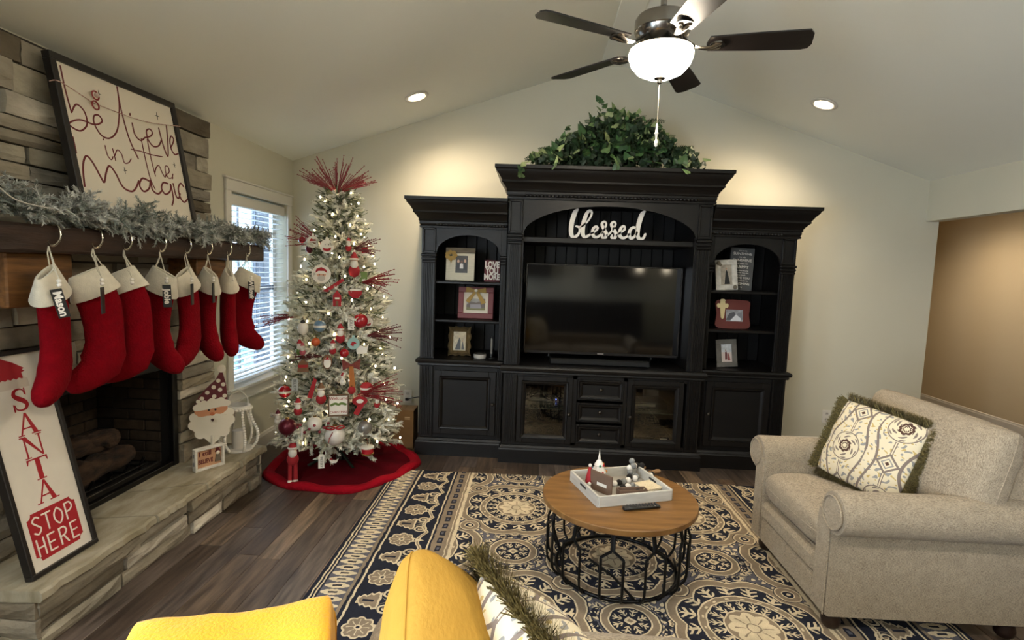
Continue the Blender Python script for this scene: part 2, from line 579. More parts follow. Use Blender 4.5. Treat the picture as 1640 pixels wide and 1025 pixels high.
for yy in (-0.30, 0.0, 0.30):
    MB().tube([(0.026, yy, 0.61), (0.026, yy, 1.93)], 0.0012, 4).tube([(-0.026, yy, 0.61), (-0.026, yy, 1.93)], 0.0012, 4).build('ladder_cord', white_trim, bl)
lp = light('daylight_portal', 'AREA', (XL - 0.15, 4.23, 1.30), 10, (1, 1, 1), (0, -PI / 2, 0), shape='RECTANGLE', size=1.42, size_y=0.86)
lp.data.cycles.is_portal = True
# plain windows behind the viewer
w2 = MB(); w2.bev(XL, XL + 0.018, -0.28, -0.2, 0.62, 2.08); w2.bev(XL, XL + 0.018, 0.7, 0.78, 0.62, 2.08); w2.bev(XL, XL + 0.018, -0.2, 0.7, 2.0, 2.08); w2.bev(XL, XL + 0.03, -0.28, 0.78, 0.62, 0.7)
structure(w2.build('window_2', white_trim))
w3 = MB()
for yy in (-3.08, -2.14, -1.2):
    w3.bev(XL, XL + 0.018, yy, yy + 0.08, 0.47, 2.23)
w3.bev(XL, XL + 0.018, -3.0, -1.2, 2.15, 2.23); w3.bev(XL, XL + 0.03, -3.08, -1.12, 0.47, 0.55)
structure(w3.build('window_3', white_trim))

# outside the window
grass = mat('frosted_lawn', '#bccbd2', rough=0.9, var=0.3, vscale=3)
structure(MB().box(-30, XL - 0.5, -10, 40, -0.5, -0.4).build('ground_outside', grass))
leaf_o = mat('outdoor_leaf', '#7f9a90', rough=0.7, rand=['#7f9a90', '#a3bcb8'])
def shrub(loc, r, h, n, label, seed):
    g = random.Random(seed); t = thing('shrub', label, 'shrub', loc)
    mb = MB()
    for i in range(n):
        a = g.random() * 2 * PI; z = g.random() * h; q = r * math.sqrt(max(0, 1 - (z / h - 0.35) ** 2 * 1.6)) * (0.75 + 0.3 * g.random())
        c = Vector((q * math.cos(a), q * math.sin(a), z)); d = Vector((g.uniform(-1, 1), g.uniform(-1, 1), g.uniform(-1, 1))).normalized(); e = d.orthogonal().normalized()
        s_ = 0.05 + 0.05 * g.random()
        mb.add([c - d * s_, c + e * s_ * 0.5, c + d * s_, c - e * s_ * 0.5], [(0, 1, 2, 3)])
    stuff(mb.build('foliage', leaf_o, t)); MB().cyl((0, 0, 0), (0, 0, h * 0.7), 0.05, 0.02, 6).build('stem', mat('bark', '#4a4238', rough=0.9), t)
shrub((-4.9, 7.4, -0.4), 0.9, 1.7, 900, 'rounded bush outside the window on the left', 1)
shrub((-6.2, 10.2, -0.4), 1.1, 2.0, 900, 'taller bush outside the window towards the right', 2)
pt = thing('porch_post', 'dark square porch post standing outside the window', 'post', (-3.05, 5.88, -0.4))
MB().bev(-0.07, 0.07, -0.07, 0.07, 0.0, 3.4, 0.01).build('post', mat('dark_post', '#3c4450', rough=0.8), pt)
MB().bev(-0.1, 0.1, -0.1, 0.1, 0.0, 0.2, 0.01).build('post_base', MATS['dark_post'], pt)
fe = thing('garden_fence', 'grey board fence far outside the window', 'fence', (-9, 9, -0.4))
fm = mat('fence_board', '#aab6c0', rough=0.8)
fme = MB().bev(-0.01, 0.01, 0, 0.28, 0, 1.5, 0.003).mesh('board', fm)
for i in range(40):
    put('board', fme, fe, (0.2 * i * 0.29, i * 0.295, 0), (0, 0, -0.2))
MB().tube([(0.02, 0, 0.4), (0.058 * 40, 11.8, 0.4)], 0.04, 4).tube([(0.02, 0, 1.2), (0.058 * 40, 11.8, 1.2)], 0.04, 4).build('rail', fm, fe)

# ============================================================ FIREPLACE
XF = -2.155
fp = thing('fireplace', 'floor to ceiling stacked stone fireplace with a black firebox', 'fireplace', (XF, 2.6, 0))
mortar = mat('stone_mortar', '#3a342c', rough=0.95, bump=0.3, bscale=60)
stone_m = mat('stacked_stone', '#6b6459', rough=0.8, var=0.4, vscale=6, bump=0.75, bscale=24, stretch=(1, 0.8, 1.4),
              rand=['#c4bba6', '#867c6b', '#d2c9b6', '#6b6151', '#a99d87', '#969084', '#dcd3c1', '#7e705a'], spec=0.2, detail=6)
FY0, FY1 = 1.45, 3.46
mb = MB()
for q in ((FY0, 2.1, 0, 2.41), (3.12, FY1, 0, 2.41), (2.1, 3.12, 0, 0.262), (2.1, 3.12, 0.94, 2.41)):
    mb.box(XL - 0.01 - XF, 0, q[0] - 2.6, q[1] - 2.6 - (0.02 if q[1] == FY1 else 0), q[2], q[3])
mb.build('mortar_bed', mortar, fp)

def stone_geo(L, H, D, g, ny=5, nz=3):
    """a rough split-face block: x = depth (front at +x), y = length, z = height"""
    mb = MB(); vs = []
    def P(i, j):
        u, v = i / ny, j / nz
        e = min(u, 1 - u) * L; t = min(v, 1 - v) * H
        px = D + g.uniform(-0.004, 0.004) - (0.009 if (i in (0, ny) or j in (0, nz)) else 0)
        py = u * L + (g.uniform(-0.004, 0.004) if 0 < i < ny else (g.uniform(0, 0.005) if i == 0 else -g.uniform(0, 0.005)))
        pz = v * H + (g.uniform(-0.003, 0.003) if j in (0, nz) else g.uniform(-0.004, 0.004))
        return (px, py, pz)
    for j in range(nz + 1):
        for i in range(ny + 1):
            vs.append(P(i, j))
    n = len(vs)
    back = [(0, q[1], q[2]) for q in vs]
    fs = [(j * (ny + 1) + i, j * (ny + 1) + i + 1, (j + 1) * (ny + 1) + i + 1, (j + 1) * (ny + 1) + i) for j in range(nz) for i in range(ny)]
    allv = vs + back
    for i in range(ny):
        fs.append((i, n + i, n + i + 1, i + 1)); k = nz * (ny + 1) + i; fs.append((k, k + 1, n + k + 1, n + k))
    for j in range(nz):
        k = j * (ny + 1); fs.append((k, k + ny + 1, n + k + ny + 1, n + k)); k += ny; fs.append((k, n + k, n + k + ny + 1, k + ny + 1))
    mb.add(allv, fs)
    return mb
g = random.Random(11)
def course(parent, y0, y1, z0, z1, hs, off, dmin, dmax, lmin=0.16, lmax=0.5, M=None, skip=None):
    z = z0; k = 0
    while z < z1 - 0.03:
        h = hs[k % len(hs)]; k += 1
        if z + h > z1 - 0.035: h = z1 - z
        y = y0 - (0 if off is None else g.random() * off)
        y = max(y, y0)
        while y < y1 - 0.02:
            L = g.uniform(lmin, lmax)
            if y + L > y1 - 0.09: L = y1 - y
            segs = [(y, L, z, h)]
            if L > 0.3 and h > 0.085 and g.random() < 0.22:
                segs = [(y, L, z, h * 0.48), (y, L, z + h * 0.48, h * 0.52)]
            for yy, LL, zz, hh in segs:
                if skip and skip(yy, LL, zz, hh):
                    continue
                D = g.uniform(dmin, dmax)
                me = stone_geo(LL - 0.008, hh - 0.008, D, g).mesh('stone', stone_m)
                o = put('stone', me, parent, (0, yy + 0.004, zz + 0.004))
                if M is not None:
                    o.location = (M.translation.x, yy + 0.004 + M.translation.y, zz + 0.004)
            y += L
        z += h
hs = [0.105, 0.085, 0.12, 0.075, 0.11, 0.095, 0.125, 0.07]
shift = Matrix.Translation((0, -2.6, 0))
end = lambda: FY1 + g.uniform(-0.015, 0.012)
# left pier, right pier, lintel zone, and above the mantel
course(fp, 1.62, 2.1, 0.262, 0.94, hs[1:], 0, 0.018, 0.045, 0.30, 0.48, M=shift)
z = 0.262
course(fp, 3.12, 3.46, 0.262, 0.94, hs[2:], 0, 0.018, 0.05, 0.5, 0.6, M=shift)
course(fp, 1.55, 3.46, 0.94, 2.40, hs[3:], 0.2, 0.018, 0.05, 0.34, 0.85, M=shift)
# firebox
black_metal = mat('firebox_metal', '#0b0b0b', rough=0.35, metal=0.3)
fb = MB()
X0, X1 = -0.50, -0.02
fb.box(X0, X1, -0.5, 0.52, 0.255, 0.27); fb.box(X0, X1, -0.5, 0.52, 0.93, 0.945); fb.box(X0 - 0.02, X0, -0.5, 0.52, 0.255, 0.945)
fb.box(X0, X1, -0.51, -0.495, 0.255, 0.945); fb.box(X0, X1, 0.512, 0.527, 0.255, 0.945)
fb.build('firebox', mat('firebox_inner', '#15120f', rough=0.85), fp)
fr_ = MB()
fr_.bev(-0.02, 0.012, -0.5, -0.455, 0.265, 0.935, 0.004).bev(-0.02, 0.012, 0.475, 0.52, 0.265, 0.935, 0.004).bev(-0.02, 0.012, -0.5, 0.52, 0.875, 0.94, 0.004).bev(-0.03, 0.006, -0.5, 0.52, 0.262, 0.295, 0.004)
fr_.build('firebox_frame', black_metal, fp)
brick_m = mat('fire_brick', '#3a2d20', rough=0.9, bump=0.4, bscale=50, var=0.4, vscale=20, rand=['#3d3022', '#2d231a', '#4a3a28'])
bme = MB().bev(0, 0.012, 0.003, 0.197, 0.003, 0.062, 0.004).mesh('brick', brick_m)
bmh = MB().bev(0, 0.012, 0.003, 0.097, 0.003, 0.062, 0.004).mesh('brick', brick_m)
for r in range(10):
    z = 0.275 + r * 0.065
    y = -0.49 + (0.1 if r % 2 else 0)
    if r % 2: put('brick', bmh, fp, (X0 + 0.001, -0.49, z))
    while y < 0.45:
        put('brick', bme if y < 0.32 else bmh, fp, (X0 + 0.001, y, z)); y += 0.2
    # bricks of the far side wall
    x = X0 + 0.012 + (0.1 if r % 2 else 0.0)
    if r % 2: put('brick', bmh, fp, (X0 + 0.112, 0.511, z), (0, 0, PI / 2)).rotation_euler = (0, 0, PI / 2)
    while x < X1 - 0.12:
        o = put('brick', bme if x + 0.2 < X1 - 0.02 else bmh, fp, (x, 0.511, z), (0, 0, -PI / 2)); x += 0.2
# gas logs
lg = thing('gas_log_set', 'charred log set on a black grate inside the firebox', 'logs', (XF - 0.24, 2.62, 0.272))
log_m = mat('log_bark', '#4a3524', rough=0.95, bump=1.0, bscale=18, vcol='#0e0906', var=1.0, vscale=9, stretch=(3, 1, 3))
def log(p0, p1, r, seed):
    gg = random.Random(seed); P = []; R = []
    for i in range(12):
        t = i / 11; q = Vector(p0).lerp(Vector(p1), t)
        P.append(q + Vector((gg.uniform(-.008, .008), 0, gg.uniform(-.008, .008)))); R.append(r * gg.uniform(0.82, 1.14) * (0.8 if i in (0, 11) else 1))
    return MB().tube(P, R, 12).build('log', log_m, lg, 35)
log((0.10, -0.34, 0.13), (0.09, 0.30, 0.13), 0.07, 1)
log((-0.05, -0.30, 0.15), (-0.08, 0.34, 0.15), 0.075, 2)
log((0.02, -0.26, 0.25), (0.06, 0.22, 0.24), 0.055, 3)
log((-0.10, -0.10, 0.28), (0.13, 0.16, 0.25), 0.04, 4)
log((0.13, -0.2, 0.24), (-0.10, 0.05, 0.29), 0.035, 5)
gr = MB()
for y in (-0.3, -0.18, -0.06, 0.06, 0.18, 0.30):
    gr.tube([(-0.15, y, 0.05), (0.15, y, 0.05), (0.18, y, 0.10)], 0.008, 6)
gr.tube([(0.15, -0.36, 0.045), (0.15, 0.36, 0.045)], 0.008, 6).tube([(-0.12, -0.36, 0.045), (-0.12, 0.36, 0.045)], 0.008, 6)
for y in (-0.3, 0.3):
    for xx in (-0.12, 0.15):
        gr.cyl((xx, y, 0), (xx, y, 0.045), 0.008, n=6)
gr.build('grate', black_metal, lg)
MB().bev(0.17, 0.19, -0.42, 0.42, 0.0, 0.035, 0.003).build('burner_bar', mat('burner_steel', '#4a4742', rough=0.4, metal=0.8), lg)

# hearth: raised stone bench with slab top
hb = thing('hearth', 'raised stone hearth bench with flagstone slabs below the firebox', 'hearth', (XF, 2.65, 0))
MB().box(0.052, 0.29, -0.81, 0.83, 0.0, 0.215).build('mortar_bed', mortar, hb)
HM = Matrix.Translation((0.29, -2.65, 0))
hst = [0.075, 0.07, 0.07]
course(hb, 1.835, 3.485, 0.0, 0.218, hst, 0, 0.024, 0.056, 0.28, 0.58, M=HM)
E1 = Matrix.Translation((0.33, -0.80, 0)) @ Matrix.Rotation(-PI / 2, 4, 'Z')
for z0, z1 in ((0, 0.07), (0.07, 0.145), (0.145, 0.218)):
    L = g.uniform(0.14, 0.2)
    for y0, ll in ((0, L), (L, 0.335 - L)):
        me = stone_geo(ll - 0.005, z1 - z0 - 0.005, 0.03, g).mesh('stone', stone_m)
        o = put('stone', me, hb); o.matrix_local = Matrix.Translation((0.0 + y0, -0.80, z0)) @ Matrix.Rotation(-PI / 2, 4, 'Z')
E2 = None
for z0, z1 in ((0, 0.07), (0.07, 0.145), (0.145, 0.218)):
    me = stone_geo(0.33, z1 - z0 - 0.005, 0.03, g).mesh('stone', stone_m)
    o = put('stone', me, hb); o.matrix_local = Matrix.Translation((0.335, 0.82, z0)) @ Matrix.Rotation(PI / 2, 4, 'Z')
slab_m = mat('flagstone', '#a89f8b', rough=0.72, vcol='#73684c', var=0.8, vscale=4.5, bump=0.35, bscale=22, stretch=(3, 1, 1), detail=7, rand=None)
cuts = [(-0.85, -0.83), (-0.28, -0.20), (0.02, 0.20), (0.38, 0.55), (0.87, 0.86)]
for i in range(4):
    (a0, a1), (b0, b1) = cuts[i], cuts[i + 1]
    nn = 14; pts = []
    for k in range(nn + 1):
        t = k / nn; y = a1 + 0.004 + (b1 - a1 - 0.008) * t
        pts.append((0.362 + g.uniform(-0.009, 0.007), y))
    poly = [(-0.0, a0 + 0.004)] + pts[:1] + pts[1:] + [(-0.0, b0 - 0.004)]
    m_ = MB()
    low = [(x - (0.01 if x > 0.1 else 0), y) for x, y in poly]
    r0 = [(x, y, 0.220) for x, y in low]; r1 = [(x, y, 0.232) for x, y in poly]; r2 = [(x - (0.004 if x > .1 else 0), y, 0.256) for x, y in poly]; r3 = [(x - (0.014 if x > 0.1 else 0), y, 0.265 + 0.0008 * i) for x, y in poly]
    m_.loft([r0, r1, r2, r3]).build('slab', slab_m, hb)

# mantel beam and its corbels
mt = thing('mantel_beam', 'rough dark brown wooden mantel beam on two block corbels', 'mantel', (XF, 2.6, 0))
mant_m = mat('mantel_wood', '#3a2417', rough=0.6, vcol='#1e120b', var=0.9, vscale=3, stretch=(14, 1.2, 14), bump=0.35, bscale=14)
corb_m = mat('corbel_wood', '#80562a', rough=0.55, vcol='#4a2f14', var=0.9, vscale=3, stretch=(10, 1.6, 14), bump=0.2, bscale=14)
nn = 24; rings = []
for i in range(nn + 1):
    y = -1.06 + 2.13 * i / nn; w = lambda s: g.uniform(-s, s)
    rings.append([(0.0, y, 1.527 + w(.001)), (0.262 + w(.003), y, 1.525 + w(.002)), (0.272 + w(.003), y, 1.535 + w(.003)), (0.274 + w(.003), y, 1.58), (0.272 + w(.003), y, 1.622 + w(.003)), (0.262, y, 1.634), (0.0, y, 1.634)])
MB().loft(rings).build('beam', mant_m, mt)
for yc in (-0.55, 0.58):
    MB().bev(0.0, 0.205, yc - 0.145, yc + 0.145, 1.315, 1.526, 0.006).build('corbel', corb_m, mt)
# ============================================================ LIGHT FITTINGS
glow = mat('lamp_disc', '#fff2dc', emit=(1.0, 0.78, 0.50, 1), estr=30)
def recessed(x, z, y, slope, label, energy=26, col=None):
    t = thing('recessed_light', label, 'ceiling light', (x, y, z), rot=(0, -math.atan(slope), 0))
    MB().lathe([(0.062, -0.001), (0.092, -0.001), (0.095, -0.006), (0.088, -0.011), (0.068, -0.012), (0.062, -0.004), (0.062, -0.001)], 32).build('trim_ring', white_trim, t, 60)
    MB().lathe([(0.0, -0.004), (0.063, -0.004), (0.063, -0.0025), (0.0, -0.0025)], 32).build('lamp_disc', glow, t)
    light('lamp', 'SPOT', (0, 0, -0.03), energy, col or WARM, parent=t, spot_size=math.radians(150), spot_blend=0.9, shadow_soft_size=0.06)
    return t
zl = lambda x: 3.138 + 0.3234 * x
zr = lambda x: 3.530 - 0.3371 * x
recessed(-0.954, zl(-0.954), 4.216, 0.3234, 'round recessed ceiling light above the Christmas tree side', 37)
recessed(2.092, zr(2.092), 4.167, -0.3371, 'round recessed ceiling light above the armchair side', 37)
for i, (x, y) in enumerate(((-0.95, 0.3), (2.09, 0.3))):
    t = recessed(x, zl(x) if x < 0 else zr(x), y, 0.3234 if x < 0 else -0.3371, ['recessed ceiling light behind the viewer over the hearth side', 'recessed ceiling light behind the viewer over the hall side'][i], (56, 36)[i], SOFT)
for i, (x, y) in enumerate(((-0.3, -2.3), (1.6, -2.3))):
    recessed(x, zl(x) if x < 0.5 else zr(x), y, 0.3234 if x < .5 else -0.3371, ['recessed kitchen ceiling light at the far left behind the viewer', 'recessed kitchen ceiling light at the far right behind the viewer'][i], 55, SOFT)
recessed(4.3, 2.45, 5.9, 0, 'recessed light in the far hallway ceiling', 26)
recessed(4.3, 2.45, 3.0, 0, 'recessed light in the near hallway ceiling', 22)

# ------------------------------------------------------------ ceiling fan
FC = Vector((0.525, 2.49, 0))
fan = thing('ceiling_fan', 'brushed nickel ceiling fan with five dark blades and a glowing bowl light', 'ceiling fan', (FC.x, FC.y, 3.30))
nickel = mat('brushed_nickel', '#8d8881', rough=0.22, metal=1.0)
blade_m = mat('fan_blade', '#171210', rough=0.38, vcol='#0d0a09', var=0.7, vscale=4, stretch=(1, 14, 1), coat=0.2)
zz = -3.30
MB().lathe([(0.0, 0.0), (0.07, 0.0), (0.072, -0.02), (0.05, -0.06), (0.02, -0.075), (0.0, -0.075)], 28, (0, 0, 0)).build('canopy', nickel, fan, 50)
MB().cyl((0, 0, -0.07), (0, 0, 2.70 + zz), 0.0135, n=14).build('downrod', nickel, fan, 60)
MB().lathe([(0.0, 2.715), (0.03, 2.715), (0.032, 2.69), (0.085, 2.686), (0.112, 2.676), (0.120, 2.662), (0.121, 2.618), (0.116, 2.612), (0.0, 2.612)], 40, (0, 0, zz)).build('motor_housing', nickel, fan, 35)
MB().lathe([(0.118, 2.614), (0.110, 2.590), (0.085, 2.568), (0.06, 2.556), (0.0, 2.556)], 40, (0, 0, zz)).build('motor_cap', nickel, fan, 50)
vm = MB()
for k in range(14):
    a = 2 * PI * k / 14
    M_ = Matrix.Translation((0, 0, zz)) @ Matrix.Rotation(a, 4, 'Z')
    vm.add([(0.1125, -0.011, 2.602), (0.1125, 0.011, 2.602), (0.098, 0.0, 2.578)], [(0, 1, 2)], M_)
vm.build('motor_vents', mat('vent_dark', '#1a1512', rough=0.6), fan)
MB().lathe([(0.055, 2.536), (0.055, 2.525), (0.075, 2.520), (0.13, 2.516), (0.138, 2.512), (0.138, 2.508), (0.13, 2.506), (0, 2.512)], 40, (0, 0, zz)).build('light_fitter', nickel, fan, 40)
bm_ = MB()
for k in range(5):
    a = math.radians(-8.7 + 72 * k)
    R_ = Matrix.Rotation(a, 4, 'Z')
    # blade iron: two curved arms and a plate
    ir = MB()
    ir.tube(smooth_pts([(0.10, 0.0, 2.585), (0.15, 0.0, 2.552), (0.20, 0.008, 2.545), (0.25, 0.022, 2.556)], 5), [0.012] * 15 + [0.008], 8, flat=0.5)
    ir.tube(smooth_pts([(0.10, 0.0, 2.585), (0.15, 0.0, 2.552), (0.20, -0.008, 2.545), (0.25, -0.022, 2.556)], 5), [0.012] * 15 + [0.008], 8, flat=0.5)
    ir.prism([(0.215 + 0.032 * math.cos(t * PI / 8), 0.04 * math.sin(t * PI / 8)) for t in range(16)], ((0.02, 0, 2.5535), (1, 0, 0), (0, 1, 0), (0, 0, 1)), 0, 0.005)
    for yy in (-0.02, 0.02):
        ir.cyl((0.235, yy, 2.547), (0.235, yy, 2.5535), 0.006, n=8)
    ir.M = None
    i_ = ir.build('blade_iron', nickel, fan, 50, (0, 0, zz - 0.032), (0, 0, a))
    P = [(0.20, -0.048), (0.19, 0.0), (0.20, 0.048), (0.40, 0.060), (0.585, 0.066), (0.612, 0.058), (0.622, 0.03), (0.610, -0.04), (0.590, -0.066), (0.40, -0.060)]
    bl_ = MB().prism(P, ((0, 0, 0.0), (1, 0, 0), (0, 1, 0), (0, 0, 1)), -0.003, 0.003)
    o = bl_.build('blade', blade_m, fan, None, (0, 0, 2.532 + zz))
    o.rotation_euler = Euler((math.radians(-12), 0, a), 'XYZ')
for o_ in fan.children:
    if o_.name.split('.')[0] in ('motor_housing', 'motor_cap', 'motor_vents'): o_.location.z -= 0.026
bowl_m = mat('bowl_glass', '#fff4e0', rough=0.3, emit=(1.0, 0.86, 0.66, 1), estr=34)
MB().lathe([(0.134, 2.510), (0.139, 2.500), (0.139, 2.482), (0.128, 2.450), (0.102, 2.420), (0.062, 2.400), (0.02, 2.392), (0.0, 2.392)], 48, (0, 0, zz)).build('glass_bowl', bowl_m, fan, 80)
MB().lathe([(0.0, 2.397), (0.024, 2.396), (0.026, 2.391), (0.012, 2.384), (0.010, 2.372), (0.0, 2.370)], 24, (0, 0, zz)).build('finial', nickel, fan, 50)
ch = MB()
z = 2.372
while z > 2.20:
    ch.ball((0, 0, z + zz), 0.0022, 6, 4); z -= 0.0055
ch.build('pull_chain', mat('chain', '#b9b0a0', rough=0.3, metal=0.9), fan)
crystal = mat('crystal_drop', '#e9e4da', rough=0.08, spec=0.8, coat=0.5)
MB().lathe([(0, 0.1), (0.005, 0.09), (0.006, 0.06), (0.009, 0.055), (0.006, 0.048), (0.004, 0.03), (0.009, 0.012), (0.007, 0.0), (0, -0.006)], 10, (0, 0, 2.10 + zz)).build('pull_drop', crystal, fan)
light('fan_lamp', 'POINT', (0, 0, 2.46 + zz), 0.5, WARM, parent=fan, shadow_soft_size=0.1)

# ============================================================ ENTERTAINMENT WALL UNIT
bk = mat('black_painted_wood', '#090808', spec=0.35, rough=0.40, vcol='#1a1512', var=0.35, vscale=9, stretch=(1, 1, 6), bump=0.08, bscale=40)
bk2 = mat('black_panel_wood', '#070606', spec=0.3, rough=0.5, vcol='#12100e', var=0.5, vscale=6, stretch=(1, 1, 5), bump=0.06, bscale=40)
knob_m = mat('antique_knob', '#4b463f', rough=0.3, metal=0.9)
def arch_panel(mb, x0, x1, zs, ze, zt, fr, d0, d1, ex=0.5, n=24):
    """front board with an arched lower edge: springs at zs, rises to ze, board top zt"""
    pts = []
    for i in range(n + 1):
        t = -1 + 2 * i / n
        pts.append((x0 + (x1 - x0) * i / n, zs + (ze - zs) * max(0, 1 - abs(t) ** 2.05) ** ex))
    fs_o, fs_u, fs_v, fs_n = [Vector(q) for q in fr]
    vs = []
    for p in pts:
        for d in (d0, d1):
            vs.append(fs_o + fs_u * p[0] + fs_v * p[1] + fs_n * d)
            vs.append(fs_o + fs_u * p[0] + fs_v * zt + fs_n * d)
    fsx = []
    for i in range(n):
        a = i * 4; b = a + 4
        fsx += [(a, b, b + 1, a + 1), (a + 2, a + 3, b + 3, b + 2), (a, a + 2, b + 2, b), (a + 1, b + 1, b + 3, a + 3)]
    fsx += [(0, 1, 3, 2), (n * 4, n * 4 + 2, n * 4 + 3, n * 4 + 1)]
    mb.add(vs, fsx)
def crown_prof(h, p):
    """crown of height h, projecting p; z from 0 (bottom) to h"""
    q = [(0.0, 0.0), (0.10, 0.0), (0.12, 0.06), (0.07, 0.09), (0.13, 0.14), (0.13, 0.22), (0.20, 0.25), (0.17, 0.29), (0.26, 0.36), (0.42, 0.46), (0.52, 0.50), (0.50, 0.56), (0.56, 0.60), (0.68, 0.70), (0.86, 0.80), (0.90, 0.86), (1.0, 0.90), (1.0, 1.0), (0.0, 1.0)]
    return [(a * p, b * h) for a, b in q]
def fluted(mb, x0, x1, yf, z0, z1, n=6):
    w = x1 - x0; cell = w * 0.8 / n; P = [(x0, 0.012)]
    for i in range(n):
        c = x0 + w * 0.1 + cell * (i + 0.5)
        P += [(c - cell * 0.36, 0.0), (c - cell * 0.2, 0.007), (c + cell * 0.2, 0.007), (c + cell * 0.36, 0.0)]
    P += [(x1, 0.012)]
    P = [(x0, 0.0)] + P[1:-1] + [(x1, 0.0), (x1, 0.014), (x0, 0.014)]
    mb.prism(P, ((0, yf, z0), (1, 0, 0), (0, 1, 0), (0, 0, 1)), 0, z1 - z0)
def pilaster(par, x0, x1, yf, zc, zp_top, zbase, n=6):
    mb = MB()
    mb.bev(x0, x1, yf + 0.012, yf + 0.03, zbase, zc + 0.0, 0.002)
    fluted(mb, x0 + 0.006, x1 - 0.006, yf, 0.79, zc - 0.085, n)
    fluted(mb, x0 + 0.006, x1 - 0.006, yf, zbase + 0.02, 0.715, n)
    # capital: three stacked rolls
    for k, zz_ in enumerate((zc - 0.085, zc - 0.058, zc - 0.031)):
        e = 0.004 + 0.004 * k
        mb.bev(x0 - e, x1 + e, yf - 0.006 - e, yf + 0.02, zz_, zz_ + 0.022, 0.007)
    # framed square panel on top
    zt = zp_top
    mb.bev(x0, x0 + 0.016, yf - 0.006, yf + 0.02, zc + 0.002, zt, 0.003).bev(x1 - 0.016, x1, yf - 0.006, yf + 0.02, zc + 0.002, zt, 0.003)
    mb.bev(x0, x1, yf - 0.006, yf + 0.02, zt - 0.016, zt, 0.003).bev(x0, x1, yf - 0.006, yf + 0.02, zc - 0.006, zc + 0.016, 0.003)
    return mb.build('pilaster', bk, par)
def raised_door(par, x0, x1, yf, z0, z1, knob_x, name='door', glass=False, knob_z=None, lbl=None):
    d = MB(); s_ = 0.055
    d.bev(x0, x0 + s_, yf, yf + 0.02, z0, z1, 0.003).bev(x1 - s_, x1, yf, yf + 0.02, z0, z1, 0.003)
    d.bev(x0 + s_, x1 - s_, yf, yf + 0.02, z0, z0 + s_, 0.003).bev(x0 + s_, x1 - s_, yf, yf + 0.02, z1 - s_, z1, 0.003)
    # moulded inner lip
    a, b, c, e = x0 + s_ - 0.012, x1 - s_ + 0.012, z0 + s_ - 0.012, z1 - s_ + 0.012
    lip = [(0.0, 0.0), (0.012, -0.008), (0.024, -0.004), (0.03, 0.006), (0.03, 0.012), (0, 0.012)]
    rings = []
    for cx, cz, sx, sz in ((a, c, 1, 1), (b, c, -1, 1), (b, e, -1, -1), (a, e, 1, -1), (a, c, 1, 1)):
        rings.append([(cx + sx * q, yf + w_, cz + sz * q) for q, w_ in lip])
    d.loft(rings, cap=False)
    o = d.build(name, bk, par)
    if glass:
        MB().box(a + 0.02, b - 0.02, yf + 0.010, yf + 0.014, c + 0.02, e - 0.02).build('glass_pane', glass_mat('door_glass', (0.82, 0.80, 0.74, 1), 0.04), o)
    else:
        MB().bev(a + 0.02, b - 0.02, yf + 0.008, yf + 0.016, c + 0.02, e - 0.02, 0.004).build('panel', bk2, o)
    if knob_x is not None:
        kz = knob_z or (z0 + z1) / 2
        MB().lathe([(0, 0.0), (0.007, 0.0), (0.006, 0.012), (0.013, 0.018), (0.014, 0.024), (0.009, 0.03), (0, 0.031)], 14, M=Matrix.Translation((knob_x, yf, kz)) @ Matrix.Rotation(PI / 2, 4, 'X')).build('knob', knob_m, o, 50)
    return o
def tongue_back(par, x0, x1, y, z0, z1, w=0.095):
    # beadboard backing, each board its own piece
    n = max(2, int((x1 - x0) / w)); ww = (x1 - x0) / n
    me = MB().bev(0.0, ww - 0.003, 0, 0.012, 0, z1 - z0, 0.004).mesh('back_board', bk2)
    MB().box(x0, x1, y + 0.008, y + 0.02, z0, z1).build('back_panel', bk2, par)
    for i in range(n):
        put('back_board', me, par, (x0 + i * ww, y, z0))

